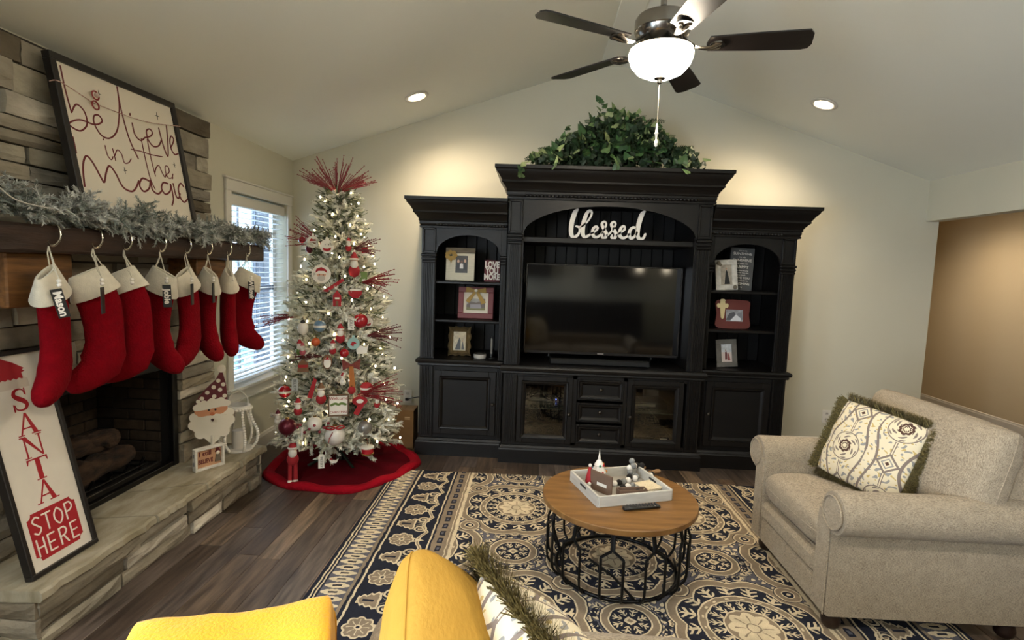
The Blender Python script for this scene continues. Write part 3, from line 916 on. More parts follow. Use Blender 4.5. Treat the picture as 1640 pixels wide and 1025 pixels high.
def side_unit(name, label, X, x0, x1, pil, narrow, knob_side):
    t = thing(name, label, 'cabinet', (X, 4.51, 0))
    O = Matrix.Translation((-X, -4.51, 0))
    class P_:  # builds in world numbers, stored locally
        pass
    def MBW(): return MB(O)
    yf = 4.235; yb = 4.79
    side_path = [(x0, yb), (x0, yf), (x1, yf)] if pil == 'L' else [(x0, yf), (x1, yf), (x1, yb)]
    c = MBW()
    c.box(x0, x0 + 0.02, yf + 0.02, yb, 0.13, 1.86); c.box(x1 - 0.02, x1, yf + 0.02, yb, 0.13, 1.86)
    c.box(x0, x1, yf + 0.03, yb, 1.84, 1.86)
    c.box(x0 + 0.02, x1 - 0.02, yf + 0.03, yb, 0.12, 0.15)
    c.build('carcass', bk, t)
    b = MBW()
    moulding(b, side_path, [(0, 0), (0.022, 0), (0.022, 0.105), (0.016, 0.118), (0.010, 0.122), (0.002, 0.138), (0, 0.14), (-0.1, 0.14), (-0.1, 0)])
    b.build('plinth', bk, t)
    b = MBW()
    moulding(b, side_path, [(-0.16, 0.735), (0.004, 0.735), (0.012, 0.742), (0.010, 0.755), (0.024, 0.762), (0.028, 0.778), (0.022, 0.790), (0.014, 0.794), (-0.16, 0.795)])
    b.box(x0 + 0.1, x1 - 0.1, yf + 0.1, yb, 0.765, 0.794)
    b.build('counter', bk, t)
    b = MBW()
    moulding(b, side_path, [(q[0], q[1] + 1.835) for q in crown_prof(0.23, 0.115)])
    b.box(x0, x1, yf, yb, 2.05, 2.062)
    b.build('crown_moulding', bk, t, 30)
    rp = MBW()
    n = 24
    xa, xb = (x0 + 0.12, x1) if pil == 'L' else (x0, x1 - 0.12)
    for i in range(n):
        cx = xa + (xb - xa) * (i + 0.5) / n
        rp.ball((cx, yf - 0.014, 1.862), 0.0135, 8, 5, (1.15, 0.7, 0.75))
    rp.build('rope_trim', bk, t, 60)
    # pilasters
    if pil == 'L':
        pa, pb = x0 + 0.008, x0 + 0.115; na, nb = x1 - 0.045, x1 - 0.002
    else:
        pa, pb = x1 - 0.115, x1 - 0.008; na, nb = x0 + 0.002, x0 + 0.045
    def pil_(xa, xb, nf):
        mb = MBW()
        mb.bev(xa, xb, yf + 0.012, yf + 0.03, 0.14, 1.84, 0.002)
        fluted(mb, xa + 0.006, xb - 0.006, yf, 0.80, 1.56, nf); fluted(mb, xa + 0.006, xb - 0.006, yf, 0.16, 0.73, nf)
        for k, z_ in enumerate((1.56, 1.585, 1.61)):
            e = 0.004 + 0.003 * k; mb.bev(xa - e, xb + e, yf - 0.006 - e, yf + 0.02, z_, z_ + 0.021, 0.007)
        if nf > 3:
            mb.bev(xa, xa + 0.016, yf - 0.004, yf + 0.02, 1.64, 1.835, 0.003).bev(xb - 0.016, xb, yf - 0.004, yf + 0.02, 1.64, 1.835, 0.003)
            mb.bev(xa, xb, yf - 0.004, yf + 0.02, 1.82, 1.836, 0.003).bev(xa, xb, yf - 0.004, yf + 0.02, 1.635, 1.655, 0.003)
        mb.build('pilaster', bk, t)
    pil_(pa, pb, 6); pil_(na, nb, 3)
    ia, ib = (pb, na) if pil == 'L' else (nb, pa)
    a_ = MBW(); arch_panel(a_, ia, ib, 1.63, 1.785, 1.84, ((0, yf + 0.01, 0), (1, 0, 0), (0, 0, 1), (0, 1, 0)), 0, 0.02)
    a_.build('arch_panel', bk, t)
    for z_ in (1.42, 1.11):
        MBW().bev(x0 + 0.02, x1 - 0.02, 4.28, 4.76, z_ - 0.025, z_, 0.006).build('shelf', bk, t)
    # back boards
    n = 7; ww = (x1 - x0 - 0.04) / n
    me = MB().bev(0.0, ww - 0.003, 0, 0.012, 0, 1.04, 0.004).mesh('back_board', bk2)
    MBW().box(x0 + 0.02, x1 - 0.02, 4.785, 4.79, 0.14, 1.84).build('back_panel', bk2, t)
    for i in range(n):
        put('back_board', me, t, (x0 + 0.02 + i * ww - X, 4.765 - 4.51, 0.797))
    # door below
    dx0, dx1 = (ia - 0.005, ib + 0.005)
    fr_ = MBW(); fr_.box(ia - 0.01, ib + 0.01, yf + 0.016, yf + 0.03, 0.14, 0.74); fr_.build('face_frame', bk2, t)
    raised_door_w(t, O, dx0 + 0.012, dx1 - 0.012, yf - 0.004, 0.175, 0.70, (dx1 - 0.035) if knob_side == 'R' else (dx0 + 0.035), z=0.44)
    return t
def raised_door_w(par, O, x0, x1, yf, z0, z1, kx, z=None, glass=False, name='door', s_=0.06):
    d = MB(O)
    d.bev(x0, x0 + s_, yf, yf + 0.02, z0, z1, 0.003).bev(x1 - s_, x1, yf, yf + 0.02, z0, z1, 0.003)
    d.bev(x0 + s_, x1 - s_, yf, yf + 0.02, z0, z0 + s_, 0.003).bev(x0 + s_, x1 - s_, yf, yf + 0.02, z1 - s_, z1, 0.003)
    a, b, c, e = x0 + s_ - 0.016, x1 - s_ + 0.016, z0 + s_ - 0.016, z1 - s_ + 0.016
    lip = [(0.0, 0.0), (0.006, -0.010), (0.016, -0.008), (0.026, 0.0), (0.034, 0.008), (0.034, 0.014), (0, 0.014)]
    rings = []
    for cx, cz, sx, sz in ((a, c, 1, 1), (b, c, -1, 1), (b, e, -1, -1), (a, e, 1, -1), (a, c, 1, 1)):
        rings.append([(cx + sx * q, yf + w_, cz + sz * q) for q, w_ in lip])
    d.loft(rings, cap=False)
    o = d.build(name, bk, par)
    if glass:
        MB(O).box(a + 0.03, b - 0.03, yf + 0.010, yf + 0.013, c + 0.03, e - 0.03).build('glass_pane', GL, o)
    else:
        MB(O).bev(a + 0.028, b - 0.028, yf + 0.006, yf + 0.02, c + 0.028, e - 0.028, 0.003).build('panel', bk2, o)
    if kx is not None:
        MB(O).lathe([(0, 0.0), (0.007, 0.0), (0.006, 0.012), (0.013, 0.018), (0.014, 0.024), (0.009, 0.03), (0, 0.031)], 14, M=O @ Matrix.Translation((kx, yf, z or (z0 + z1) / 2)) @ Matrix.Rotation(PI / 2, 4, 'X')).build('knob', knob_m, o, 50)
    return o
GL = glass_mat('cabinet_glass', (0.80, 0.78, 0.72, 1), 0.05)
side_unit('bookcase_cabinet', 'black arched bookcase cabinet left of the television unit', -0.56, -0.90, -0.222, 'L', 0, 'R')
side_unit('bookcase_cabinet', 'black arched bookcase cabinet right of the television unit, beside the armchair', 1.68, 1.345, 2.02, 'R', 0, 'L')

# centre unit
CX = 0.56
cu_ = thing('television_cabinet', 'tall black centre cabinet with arched top, fluted pilasters and three drawers', 'cabinet', (CX, 4.46, 0))
O = Matrix.Translation((-CX, -4.46, 0))
MBW = lambda: MB(O)
x0, x1, yf, yb = -0.212, 1.336, 4.145, 4.79
c = MBW()
c.box(x0, x0 + 0.02, yf + 0.02, yb, 0.13, 2.10).box(x1 - 0.02, x1, yf + 0.02, yb, 0.13, 2.10).box(x0, x1, yf + 0.03, yb, 2.07, 2.10).box(x0 + 0.02, x1 - 0.02, yf + 0.03, yb, 0.12, 0.15)
c.box(x0 + 0.02, -0.10, yf + 0.02, yf + 0.04, 0.13, 2.07).box(1.225, x1 - 0.02, yf + 0.02, yf + 0.04, 0.13, 2.07)
c.box(-0.11, -0.09, yf + 0.03, yb, 0.78, 2.07).box(1.215, 1.235, yf + 0.03, yb, 0.78, 2.07)
c.box(0.35, 0.37, yf + 0.03, yb, 0.14, 0.75).box(0.735, 0.755, yf + 0.03, yb, 0.14, 0.75)
c.build('carcass', bk, cu_)
b = MBW(); moulding(b, [(x0, 4.205), (x0, yf), (x1, yf), (x1, 4.205)], [(0, 0), (0.02, 0), (0.02, 0.105), (0.016, 0.118), (0.010, 0.122), (0.002, 0.138), (0, 0.14), (-0.1, 0.14), (-0.1, 0)]); b.build('plinth', bk, cu_)
b = MBW(); moulding(b, [(x0, 4.205), (x0, yf), (x1, yf), (x1, 4.205)], [(-0.16, 0.715), (0.004, 0.715), (0.012, 0.722), (0.010, 0.735), (0.024, 0.744), (0.028, 0.762), (0.022, 0.776), (0.014, 0.784), (-0.16, 0.785)])
b.box(x0 + 0.1, x1 - 0.1, yf + 0.1, yb, 0.755, 0.784); b.build('counter', bk, cu_)
b = MBW(); moulding(b, [(x0, yb), (x0, yf), (x1, yf), (x1, yb)], [(q[0], q[1] + 2.067) for q in crown_prof(0.237, 0.108)]); b.box(x0, x1, yf, yb, 2.285, 2.30); b.build('crown_moulding', bk, cu_, 30)
rp = MBW()
for i in range(46):
    rp.ball((-0.09 + 1.30 * (i + 0.5) / 46, yf - 0.016, 2.092), 0.0145, 8, 5, (1.15, 0.7, 0.75))
rp.build('rope_trim', bk, cu_, 60)
for pa, pb in ((-0.208, -0.102), (1.226, 1.332)):
    mb = MBW()
    mb.bev(pa, pb, yf + 0.012, yf + 0.03, 0.14, 2.07, 0.002)
    fluted(mb, pa + 0.006, pb - 0.006, yf, 0.79, 1.72, 6); fluted(mb, pa + 0.006, pb - 0.006, yf, 0.16, 0.71, 6)
    for k, z_ in enumerate((1.722, 1.75, 1.778)):
        e = 0.004 + 0.003 * k; mb.bev(pa - e, pb + e, yf - 0.006 - e, yf + 0.02, z_, z_ + 0.023, 0.008)
    mb.bev(pa, pa + 0.016, yf - 0.004, yf + 0.02, 1.81, 2.06, 0.003).bev(pb - 0.016, pb, yf - 0.004, yf + 0.02, 1.81, 2.06, 0.003)
    mb.bev(pa, pb, yf - 0.004, yf + 0.02, 2.045, 2.062, 0.003).bev(pa, pb, yf - 0.004, yf + 0.02, 1.805, 1.825, 0.003)
    mb.build('pilaster', bk, cu_)
a_ = MBW(); arch_panel(a_, -0.102, 1.226, 1.80, 2.03, 2.07, ((0, yf + 0.012, 0), (1, 0, 0), (0, 0, 1), (0, 1, 0)), 0, 0.022, ex=0.55, n=40); a_.build('arch_panel', bk, cu_)
MBW().bev(-0.102, 1.226, 4.22, 4.78, 1.745, 1.79, 0.006).build('shelf', bk, cu_)
n = 14; ww = 1.31 / n
me = MB().bev(0.0, ww - 0.003, 0, 0.012, 0, 1.28, 0.004).mesh('back_board', bk2)
MBW().box(-0.19, 1.31, 4.785, 4.79, 0.14, 2.07).build('back_panel', bk2, cu_)
for i in range(n):
    put('back_board', me, cu_, (-0.095 + i * ww - CX, 4.77 - 4.46, 0.786))
MBW().box(-0.10, 1.225, yf + 0.014, yf + 0.028, 0.685, 0.72).box(-0.10, 1.225, yf + 0.014, yf + 0.028, 0.14, 0.172).box(0.335, 0.372, yf + 0.014, yf + 0.028, 0.15, 0.72).box(0.735, 0.765, yf + 0.014, yf + 0.028, 0.15, 0.72).build('face_frame', bk, cu_)
raised_door_w(cu_, O, -0.098, 0.338, yf - 0.004, 0.165, 0.70, 0.312, 0.41, True, s_=0.05)
raised_door_w(cu_, O, 0.763, 1.20, yf - 0.004, 0.165, 0.70, 0.79, 0.41, True, s_=0.05)
MBW().box(-0.09, 0.35, 4.20, 4.76, 0.425, 0.431).build('glass_shelf', mat('glass_shelf_edge', '#5a6058', rough=0.2), cu_)
MBW().box(0.755, 1.215, 4.20, 4.76, 0.425, 0.431).build('glass_shelf', MATS['glass_shelf_edge'], cu_)
for z0, z1 in ((0.525, 0.69), (0.35, 0.505), (0.172, 0.330)):
    d = raised_door_w(cu_, O, 0.374, 0.734, yf - 0.004, z0, z1, 0.554, (z0 + z1) / 2 + 0.01, name='drawer', s_=0.028)
# ============================================================ TELEVISION AND SHELF ITEMS
tv = thing('television', 'large flat black television standing in the centre cabinet', 'television', (0.57, 4.40, 0.786))
bz = mat('tv_bezel', '#111111', rough=0.35); scr = mat('tv_screen', '#050506', rough=0.07, spec=0.6)
TM = Matrix.Rotation(math.radians(-1.5), 4, 'X')
fr_ = MB()
tx, tz0, tz1 = 0.634, 0.062, 0.800
fr_.bev(-tx, tx, 0.0, 0.045, tz0, tz1, 0.006).build('casing', bz, tv)
mb = MB()
for a0, a1, b0, b1 in ((-tx, tx, tz1 - 0.012, tz1), (-tx, tx, tz0, tz0 + 0.022), (-tx, -tx + 0.012, tz0, tz1), (tx - 0.012, tx, tz0, tz1)):
    mb.bev(a0, a1, -0.008, 0.002, b0, b1, 0.002)
mb.build('bezel', mat('tv_bezel_satin', '#2e2c2b', rough=0.25, metal=0.5), tv)
MB().box(-tx + 0.012, tx - 0.012, -0.003, 0.001, tz0 + 0.022, tz1 - 0.012).build('screen', scr, tv)
for s_ in (-0.42, 0.42):
    MB().tube([(s_ - 0.06 * (1 if s_ > 0 else -1), -0.10, 0.006), (s_, 0.02, 0.035), (s_, 0.02, 0.07)], 0.008, 6).tube([(s_ - 0.02, 0.14, 0.006), (s_, 0.02, 0.035)], 0.008, 6).build('foot', bz, tv)
MB().box(-0.025, 0.025, -0.0095, -0.008, tz0 + 0.008, tz0 + 0.016).build('badge', mat('badge_silver', '#a9a9a9', rough=0.3, metal=0.8), tv)
# low speaker bar in front of the screen
sb = thing('sound_bar', 'low black sound bar lying under the television', 'sound bar', (0.55, 4.27, 0.786))
MB().bev(-0.40, 0.40, -0.03, 0.03, 0, 0.045, 0.01).build('body', bz, sb)
MB().bev(-0.39, 0.39, -0.033, -0.029, 0.006, 0.04, 0.002).build('grille', mat('grille', '#1b1b1b', rough=0.9, bump=0.5, bscale=400), sb)

# cut-out word on the shelf
BW = [
 # b
 [((0.10, 0.92), .30), ((0.02, 0.80), .62), ((-0.06, 0.45), .62), ((-0.07, 0.12), .55), ((0.0, -0.04), .42), ((0.12, 0.02), .34), ((0.19, 0.16), .26), ((0.17, 0.30), .22), ((0.08, 0.34), .2)],
 # l
 [((0.18, 0.32), .2), ((0.30, 0.38), .2), ((0.46, 0.58), .2), ((0.54, 0.80), .22), ((0.48, 0.89), .3), ((0.38, 0.78), .45), ((0.30, 0.45), .58), ((0.29, 0.12), .52), ((0.35, -0.02), .40), ((0.47, 0.03), .28), ((0.56, 0.12), .2)],
 # e
 [((0.52, 0.08), .2), ((0.68, 0.20), .22), ((0.74, 0.30), .24), ((0.68, 0.35), .26), ((0.60, 0.26), .36), ((0.60, 0.08), .42), ((0.68, -0.02), .36), ((0.80, 0.03), .26), ((0.92, 0.17), .2)],
 # s
 [((0.86, 0.10), .2), ((0.96, 0.30), .2), ((0.99, 0.46), .2), ((0.93, 0.53), .22), ((0.86, 0.44), .34), ((0.93, 0.28), .42), ((1.01, 0.12), .42), ((0.98, -0.03), .34), ((0.88, -0.01), .24), ((0.90, 0.07), .18)],
 [((1.02, 0.04), .3), ((1.12, 0.14), .22), ((1.22, 0.30), .2), ((1.28, 0.46), .2), ((1.22, 0.53), .22), ((1.15, 0.44), .34), ((1.22, 0.28), .42), ((1.30, 0.12), .42), ((1.27, -0.03), .34), ((1.17, -0.01), .24), ((1.19, 0.07), .18)],
 # e
 [((1.31, 0.06), .26), ((1.46, 0.18), .22), ((1.56, 0.28), .24), ((1.55, 0.38), .24), ((1.47, 0.36), .3), ((1.42, 0.22), .4), ((1.43, 0.06), .42), ((1.52, -0.02), .36), ((1.63, 0.03), .26), ((1.72, 0.15), .2)],
 # d
 [((1.92, 0.32), .24), ((1.82, 0.36), .3), ((1.73, 0.26), .38), ((1.71, 0.08), .42), ((1.78, -0.02), .36), ((1.88, 0.06), .28), ((1.95, 0.22), .26)],
 [((2.14, 0.92), .30), ((2.06, 0.80), .60), ((1.98, 0.45), .60), ((1.96, 0.12), .52), ((2.03, -0.03), .42), ((2.14, 0.0), .32), ((2.20, 0.14), .24)],
]
bw = thing('word_sign', 'white cut-out word sign reading blessed on the upper shelf', 'sign', (0.567, 4.27, 1.792))
sc_ = 0.585 / 2.29
mb = MB()
wm = mat('white_cutout', '#e8e2d8', rough=0.6)
for st in BW:
    pts = smooth_pts([(p[0], p[1], w) for p, w in st], 6)
    P = [((x - 1.06) * sc_, (z + 0.04) * sc_ * 0.88 + 0.006) for x, z, w in pts]
    mb.ribbon(P, [w * 0.085 + 0.0 if False else w * 0.052 + 0.004 for x, z, w in pts], XZ, -0.006, 0.006)
mb.build('letters', wm, bw)

# ---------- photo frames and small things on the shelves
def photo(parent, w, h, y, z, figs, bg='#8c8478', sx=0.0, tag_='photo'):
    """photographic print: flat ground with simple flat colour shapes"""
    o = MB().box(sx - w / 2, sx + w / 2, y - 0.001, y, z - h / 2, z + h / 2).build('photo', mat('photo_ground_' + bg[1:], bg, rough=0.3, var=0.35, vscale=40), parent)
    for i, (poly, col) in enumerate(figs):
        MB().prism([(sx + a * w / 2, z + b * h / 2) for a, b in poly], ((0, y - 0.001, 0), (1, 0, 0), (0, 0, 1), (0, -1, 0)), 0, 0.0004 + 0.0001 * i).build('photo_figure', mat('print_' + col[1:], col, rough=0.4), o)
    return o
def ell(cx, cy, rx, ry, n=14):
    return [(cx + rx * math.cos(2 * PI * k / n), cy + ry * math.sin(2 * PI * k / n)) for k in range(n)]
def frame_bars(mb, w, h, t, d, y=0):
    mb.bev(-w / 2, w / 2, y - d, y, h - t, h, 0.003).bev(-w / 2, w / 2, y - d, y, 0, t, 0.003)
    mb.bev(-w / 2, -w / 2 + t, y - d, y, t, h - t, 0.003).bev(w / 2 - t, w / 2, y - d, y, t, h - t, 0.003)
    return mb
lean = math.radians(-6)
# 1 white board frame with wood strip and burlap flower
f1 = thing('picture_frame', 'cream board frame with grey wood strip and burlap flower, family of three', 'picture frame', (-0.61, 4.40, 1.421), rot=(lean, 0, 0))
cream = mat('cream_board', '#d8d2bd', rough=0.7, var=0.12, vscale=20, stretch=(1, 1, 8))
MB().bev(-0.118, 0.118, -0.014, 0, 0, 0.262, 0.003).build('board', cream, f1)
MB().bev(-0.121, 0.121, -0.024, -0.012, 0.225, 0.27, 0.003).build('wood_strip', mat('grey_wood', '#7a705f', rough=0.8, vcol='#4e463b', var=0.8, vscale=6, stretch=(2, 2, 16)), f1)
photo(f1, 0.10, 0.14, -0.0145, 0.135, [(ell(-.55, .35, .2, .2), '#c9a58c'), (ell(0.02, .3, .18, .18), '#6b4a3c'), (ell(.55, .4, .2, .2), '#c9a58c'),
      ([(-.85, -.7), (-.8, .05), (-.55, .15), (-.3, .05), (-.25, -.7)], '#26262c'), ([(-.3, -.5), (-.25, .05), (0, .12), (.25, .05), (.3, -.5)], '#e3dfdc'), ([(.3, -.7), (.32, .1), (.55, .2), (.82, .05), (.85, -.7)], '#1d1d22')], '#3d3a38', sx=0.012)
fl_ = MB()
for k in range(7):
    a = 2 * PI * k / 7
    fl_.prism([(0.034 * math.cos(a) + 0.018 * math.cos(q * PI / 5), 0.026 * math.sin(a) + 0.018 * math.sin(q * PI / 5)) for q in range(10)], ((-0.075, -0.026 - 0.001 * k, 0.205), (1, 0, 0), (0, 0, 1), (0, -1, 0)), 0, 0.003)
fl_.prism([(-0.02, 0.0), (0.02, 0.0), (0.0, -0.062)], ((-0.075, -0.0255, 0.20), (1, 0, 0), (0, 0, 1), (0, -1, 0)), 0, 0.002)
fo = fl_.build('burlap_flower', mat('burlap', '#a98b4f', rough=0.9, bump=0.3, bscale=300), f1)
MB().ball((-0.075, -0.036, 0.205), 0.007, 8, 6).build('flower_centre', mat('dark_button', '#1e1712', rough=0.5), f1)
# 2 block sign
f2 = thing('block_sign', 'small maroon block sign reading LOVE YOU MORE', 'sign', (-0.345, 4.42, 1.421), rotz=-0.05)
MB().bev(-0.064, 0.064, -0.02, 0.02, 0, 0.178, 0.002).build('block', mat('maroon_wood', '#5e1a20', rough=0.6), f2)
wl = mat('white_lettering', '#e6ded2', rough=0.6)
tm = text_mesh('LOVE\nYOU\nMORE', 0.068, 0.001, wl, sx=0.72, line=0.74, bold=0.0028)
put('lettering', tm, f2, (0.0, -0.0205, 0.089), (PI / 2, 0, 0))
# 3 red frame with bow
f3 = thing('picture_frame', 'dark red square frame with burlap bow around a landscape photo', 'picture frame', (-0.475, 4.42, 1.111), rot=(math.radians(-8), 0, 0))
redf = mat('red_frame', '#6e1f22', rough=0.45)
frame_bars(MB(), 0.295, 0.262, 0.045, 0.018).build('frame', redf, f3)
MB().box(-0.11, 0.11, -0.008, -0.002, 0.04, 0.222).build('mat_board', mat('mat_board', '#d9d2c2', rough=0.8), f3)
photo(f3, 0.155, 0.095, -0.0085, 0.118, [([(-1, -.1), (-.5, .5), (0, .3), (.6, .6), (1, .2), (1, -1), (-1, -1)], '#5d5148'), ([(-1, -1), (-1, -.5), (1, -.6), (1, -1)], '#6f6a3a'), ([(-.6, -.7), (-.6, .0), (.5, .05), (.6, -.7)], '#8f8a90')], '#a8a49c')
bwm = MATS['burlap']
bwb = MB()
bwb.prism([(0, 0.008), (-0.08, 0.028), (-0.088, -0.018), (0, -0.010)], ((0, -0.024, 0.232), (1, 0, 0), (0, 0, 1), (0, -1, 0)), 0, 0.006)
bwb.prism([(0, 0.008), (0.08, 0.024), (0.086, -0.020), (0, -0.010)], ((0, -0.024, 0.232), (1, 0, 0), (0, 0, 1), (0, -1, 0)), 0, 0.006)
bwb.prism([(-0.012, 0), (0.008, 0), (-0.055, -0.105), (-0.085, -0.085)], ((0, -0.023, 0.23), (1, 0, 0), (0, 0, 1), (0, -1, 0)), 0, 0.004)
bwb.prism([(-0.008, 0), (0.014, 0), (0.085, -0.095), (0.05, -0.112)], ((0, -0.023, 0.23), (1, 0, 0), (0, 0, 1), (0, -1, 0)), 0, 0.004)
bwb.build('burlap_bow', bwm, f3)
MB().lathe([(0, 0.010), (0.012, 0.008), (0.015, 0.0), (0, 0)], 16, M=Matrix.Translation((0, -0.03, 0.232)) @ Matrix.Rotation(PI / 2, 4, 'X')).build('button', mat('pearl_button', '#e9e4d8', rough=0.2), f3)
# 4 ornate bronze frame
f4 = thing('picture_frame', 'ornate bronze frame with a couple photo on the bottom left shelf', 'picture frame', (-0.60, 4.40, 0.797), rot=(math.radians(-8), 0, 0))
brz = mat('bronze_frame', '#6b5a3c', rough=0.45, metal=0.5, bump=0.6, bscale=90)
mb = MB()
n = 40; outer = []
for k in range(n):
    t = 4 * k / n; e = int(t); q = t - e
    wob = 0.006 * math.cos(q * 6 * PI)
    P = [(-1 + 2 * q, -1), (1, -1 + 2 * q), (1 - 2 * q, 1), (-1, 1 - 2 * q)][e]
    outer.append((P[0] * 0.092 + (wob if e in (1, 3) else 0) * (1 if e == 1 else -1), 0.122 + P[1] * 0.12 + (wob if e in (0, 2) else 0) * (1 if e == 2 else -1)))
inner = []
for k in range(n):
    t = 4 * k / n; e = int(t); q = t - e
    P = [(-1 + 2 * q, -1), (1, -1 + 2 * q), (1 - 2 * q, 1), (-1, 1 - 2 * q)][e]
    inner.append((P[0] * 0.052, 0.122 + P[1] * 0.078))
mid = [((a[0] + b[0]) / 2, (a[1] + b[1]) / 2) for a, b in zip(outer, inner)]
rg = [[(a, 0.0, b) for a, b in outer], [(a, -0.012, b) for a, b in outer], [(a, -0.024, b) for a, b in mid], [(a, -0.010, b) for a, b in inner], [(a, 0, b) for a, b in inner]]
MB().loft(rg, cap=False).build('frame', brz, f4, 40)
photo(f4, 0.108, 0.16, -0.008, 0.122, [([(-.7, -.9), (-.2, .1), (-.05, .4), (.15, .1), (.2, -.9)], '#191712'), ([(.3, -.9), (.4, -.1), (.55, -.1), (.8, -.9)], '#2b2620'), (ell(-.05, .5, .12, .1), '#b89a72'), (ell(.45, .02, .1, .09), '#8a6d4a')], '#b5a37a')
# 5 small white dish, 6 slim black device, 7 pen like rod
f5 = thing('trinket_dish', 'low white round dish beside the bronze frame', 'dish', (-0.42, 4.33, 0.797))
MB().lathe([(0, 0), (0.048, 0), (0.052, 0.008), (0.052, 0.034), (0.049, 0.034), (0.047, 0.008), (0, 0.006)], 28).build('bowl', mat('white_ceramic', '#b9b6b0', rough=0.4), f5, 40)
MB().lathe([(0, 0.034), (0.047, 0.034), (0.04, 0.045), (0, 0.048)], 28).build('dark_lid', mat('dark_lid', '#1d1c1b', rough=0.4), f5, 40)
f6 = thing('webcam_stand', 'slim black upright gadget with a grey face on the bottom left shelf', 'gadget', (-0.325, 4.33, 0.797))
MB().lathe([(0, 0), (0.03, 0), (0.03, 0.006), (0.012, 0.01), (0.012, 0.17), (0.009, 0.18), (0, 0.18)], 16).build('body', bz, f6, 40)
MB().bev(-0.008, 0.008, -0.014, -0.011, 0.04, 0.165, 0.002).build('face_strip', mat('grey_face', '#66645f', rough=0.3), f6)
# right bookcase
f7 = thing('picture_frame', 'distressed white tilted frame with a couple in black on top right shelf', 'picture frame', (1.555, 4.38, 1.421), rot=(math.radians(-7), math.radians(-4), 0))
wd = mat('distressed_white', '#cbc6ba', rough=0.7, var=0.35, vscale=25)
frame_bars(MB(), 0.172, 0.245, 0.042, 0.016).build('frame', wd, f7)
photo(f7, 0.092, 0.164, -0.004, 0.1225, [([(-.35, -.9), (-.1, .3), (.1, .5), (.25, .3), (.6, -.9)], '#0d0d0f'), (ell(.05, .62, .14, .1), '#a5806a')], '#a49a8a')
MB().ball((-0.062, -0.022, 0.218), 0.018, 8, 6, (1, .5, 1)).ball((-0.048, -0.022, 0.204), 0.012, 8, 6, (1, .5, 1)).build('rosette', mat('taupe_rosette', '#6b6253', rough=0.9, bump=0.4), f7)
MB().ball((0.060, -0.022, 0.02), 0.017, 8, 6, (1, .5, 1)).build('rosette', MATS['taupe_rosette'], f7)
f8 = thing('plaque_sign', 'tall grey plaque with white song lines leaning behind the white frame', 'sign', (1.69, 4.47, 1.421), rot=(math.radians(-5), math.radians(2.5), 0))
MB().bev(-0.095, 0.095, -0.008, 0.008, 0, 0.348, 0.002).build('board', mat('grey_plaque', '#4d4d4b', rough=0.7), f8)
ln = [('you are my', .013), ('SUNSHINE', .026), ('my only', .014), ('SUNSHINE', .026), ('you make me', .015), ('HAPPY', .030), ('when skies are gray', .012), ("you'll never know dear", .011), ('how much', .014), ('I LOVE YOU', .021), ("please don't take my", .012), ('SUNSHINE', .025), ('away', .013)]
z_ = 0.332
for tx_, sz in ln:
    z_ -= sz * 0.5
    put('lettering', text_mesh(tx_, sz * 1.15, 0.0006, wl, sx=1.1 if sz > .02 else 1.0), f8, (0.0, -0.0086, z_), (PI / 2, 0, 0))
    z_ -= sz * 0.5 + 0.0065
f9 = thing('picture_frame', 'rust red scalloped frame with a cream cross on its corner', 'picture frame', (1.625, 4.40, 1.111), rot=(math.radians(-8), 0, 0))
rust = mat('rust_frame', '#5c231c', rough=0.6)
def scal(w, h, r, n=8):
    P = []
    for cx, cy, a0 in ((w, h, 0), (-w, h, 90), (-w, -h, 180), (w, -h, 270)):
        for k in range(n + 1):
            a = math.radians(a0 + 90 * k / n); P.append((cx + r * math.cos(a), cy + r * math.sin(a)))
        if a0 in (0, 180): P.append((0, cy + (r + 0.006) * (1 if cy > 0 else -1)))
        else: P.append((cx + (r - 0.012) * (1 if a0 == 270 else -1), 0))
    return P
MB().prism(scal(0.108, 0.082, 0.032), ((0, -0.002, 0.116), (1, 0, 0), (0, 0, 1), (0, -1, 0)), 0, 0.014).build('frame', rust, f9)
photo(f9, 0.135, 0.095, -0.0165, 0.105, [([(-1, -.8), (-.6, .4), (0, .6), (.2, -.2), (-.2, -.9)], '#4b4b50'), ([(.1, -.8), (.4, .5), (.9, .6), (1, -.7)], '#77777c'), ([(-.5, -.9), (.2, .2), (.8, -.5), (.7, -.9)], '#c9c9cc')], '#9b9b9e', sx=0.012)
cr = [(-0.012, -0.10), (0, -0.112), (0.012, -0.10), (0.020, -0.02), (0.038, -0.020), (0.046, -0.008), (0.046, 0.006), (0.038, 0.016), (0.020, 0.014), (0.018, 0.03), (0.022, 0.042), (0.010, 0.052), (-0.010, 0.052), (-0.022, 0.042), (-0.018, 0.03), (-0.020, 0.014), (-0.038, 0.016), (-0.046, 0.006), (-0.046, -0.008), (-0.038, -0.020), (-0.020, -0.02)]
MB().prism(cr, ((-0.085, -0.017, 0.185), (1, 0, 0), (0, 0, 1), (0, -1, 0)), 0, 0.008).build('cross', mat('cream_cross', '#c8b789', rough=0.6), f9)
f10 = thing('picture_frame', 'grey wooden frame with a beach couple on the bottom right shelf', 'picture frame', (1.600, 4.38, 0.797), rot=(math.radians(-8), math.radians(-4), 0))
frame_bars(MB(), 0.165, 0.225, 0.04, 0.016).build('frame', mat('grey_frame', '#5f5b54', rough=0.7, var=0.3, vscale=20), f10)
photo(f10, 0.09, 0.148, -0.004, 0.112, [([(-1, -1), (-1, .1), (1, .1), (1, -1)], '#b7a9a0'), ([(-.3, -.7), (-.25, .1), (0, .2), (.15, -.1), (.1, -.7)], '#5b2a2c'), ([(.2, -.8), (.3, -.05), (.45, -.05), (.65, -.8)], '#7d3b38'), (ell(-.1, .3, .11, .09), '#8b6a55')], '#b9bcbf')

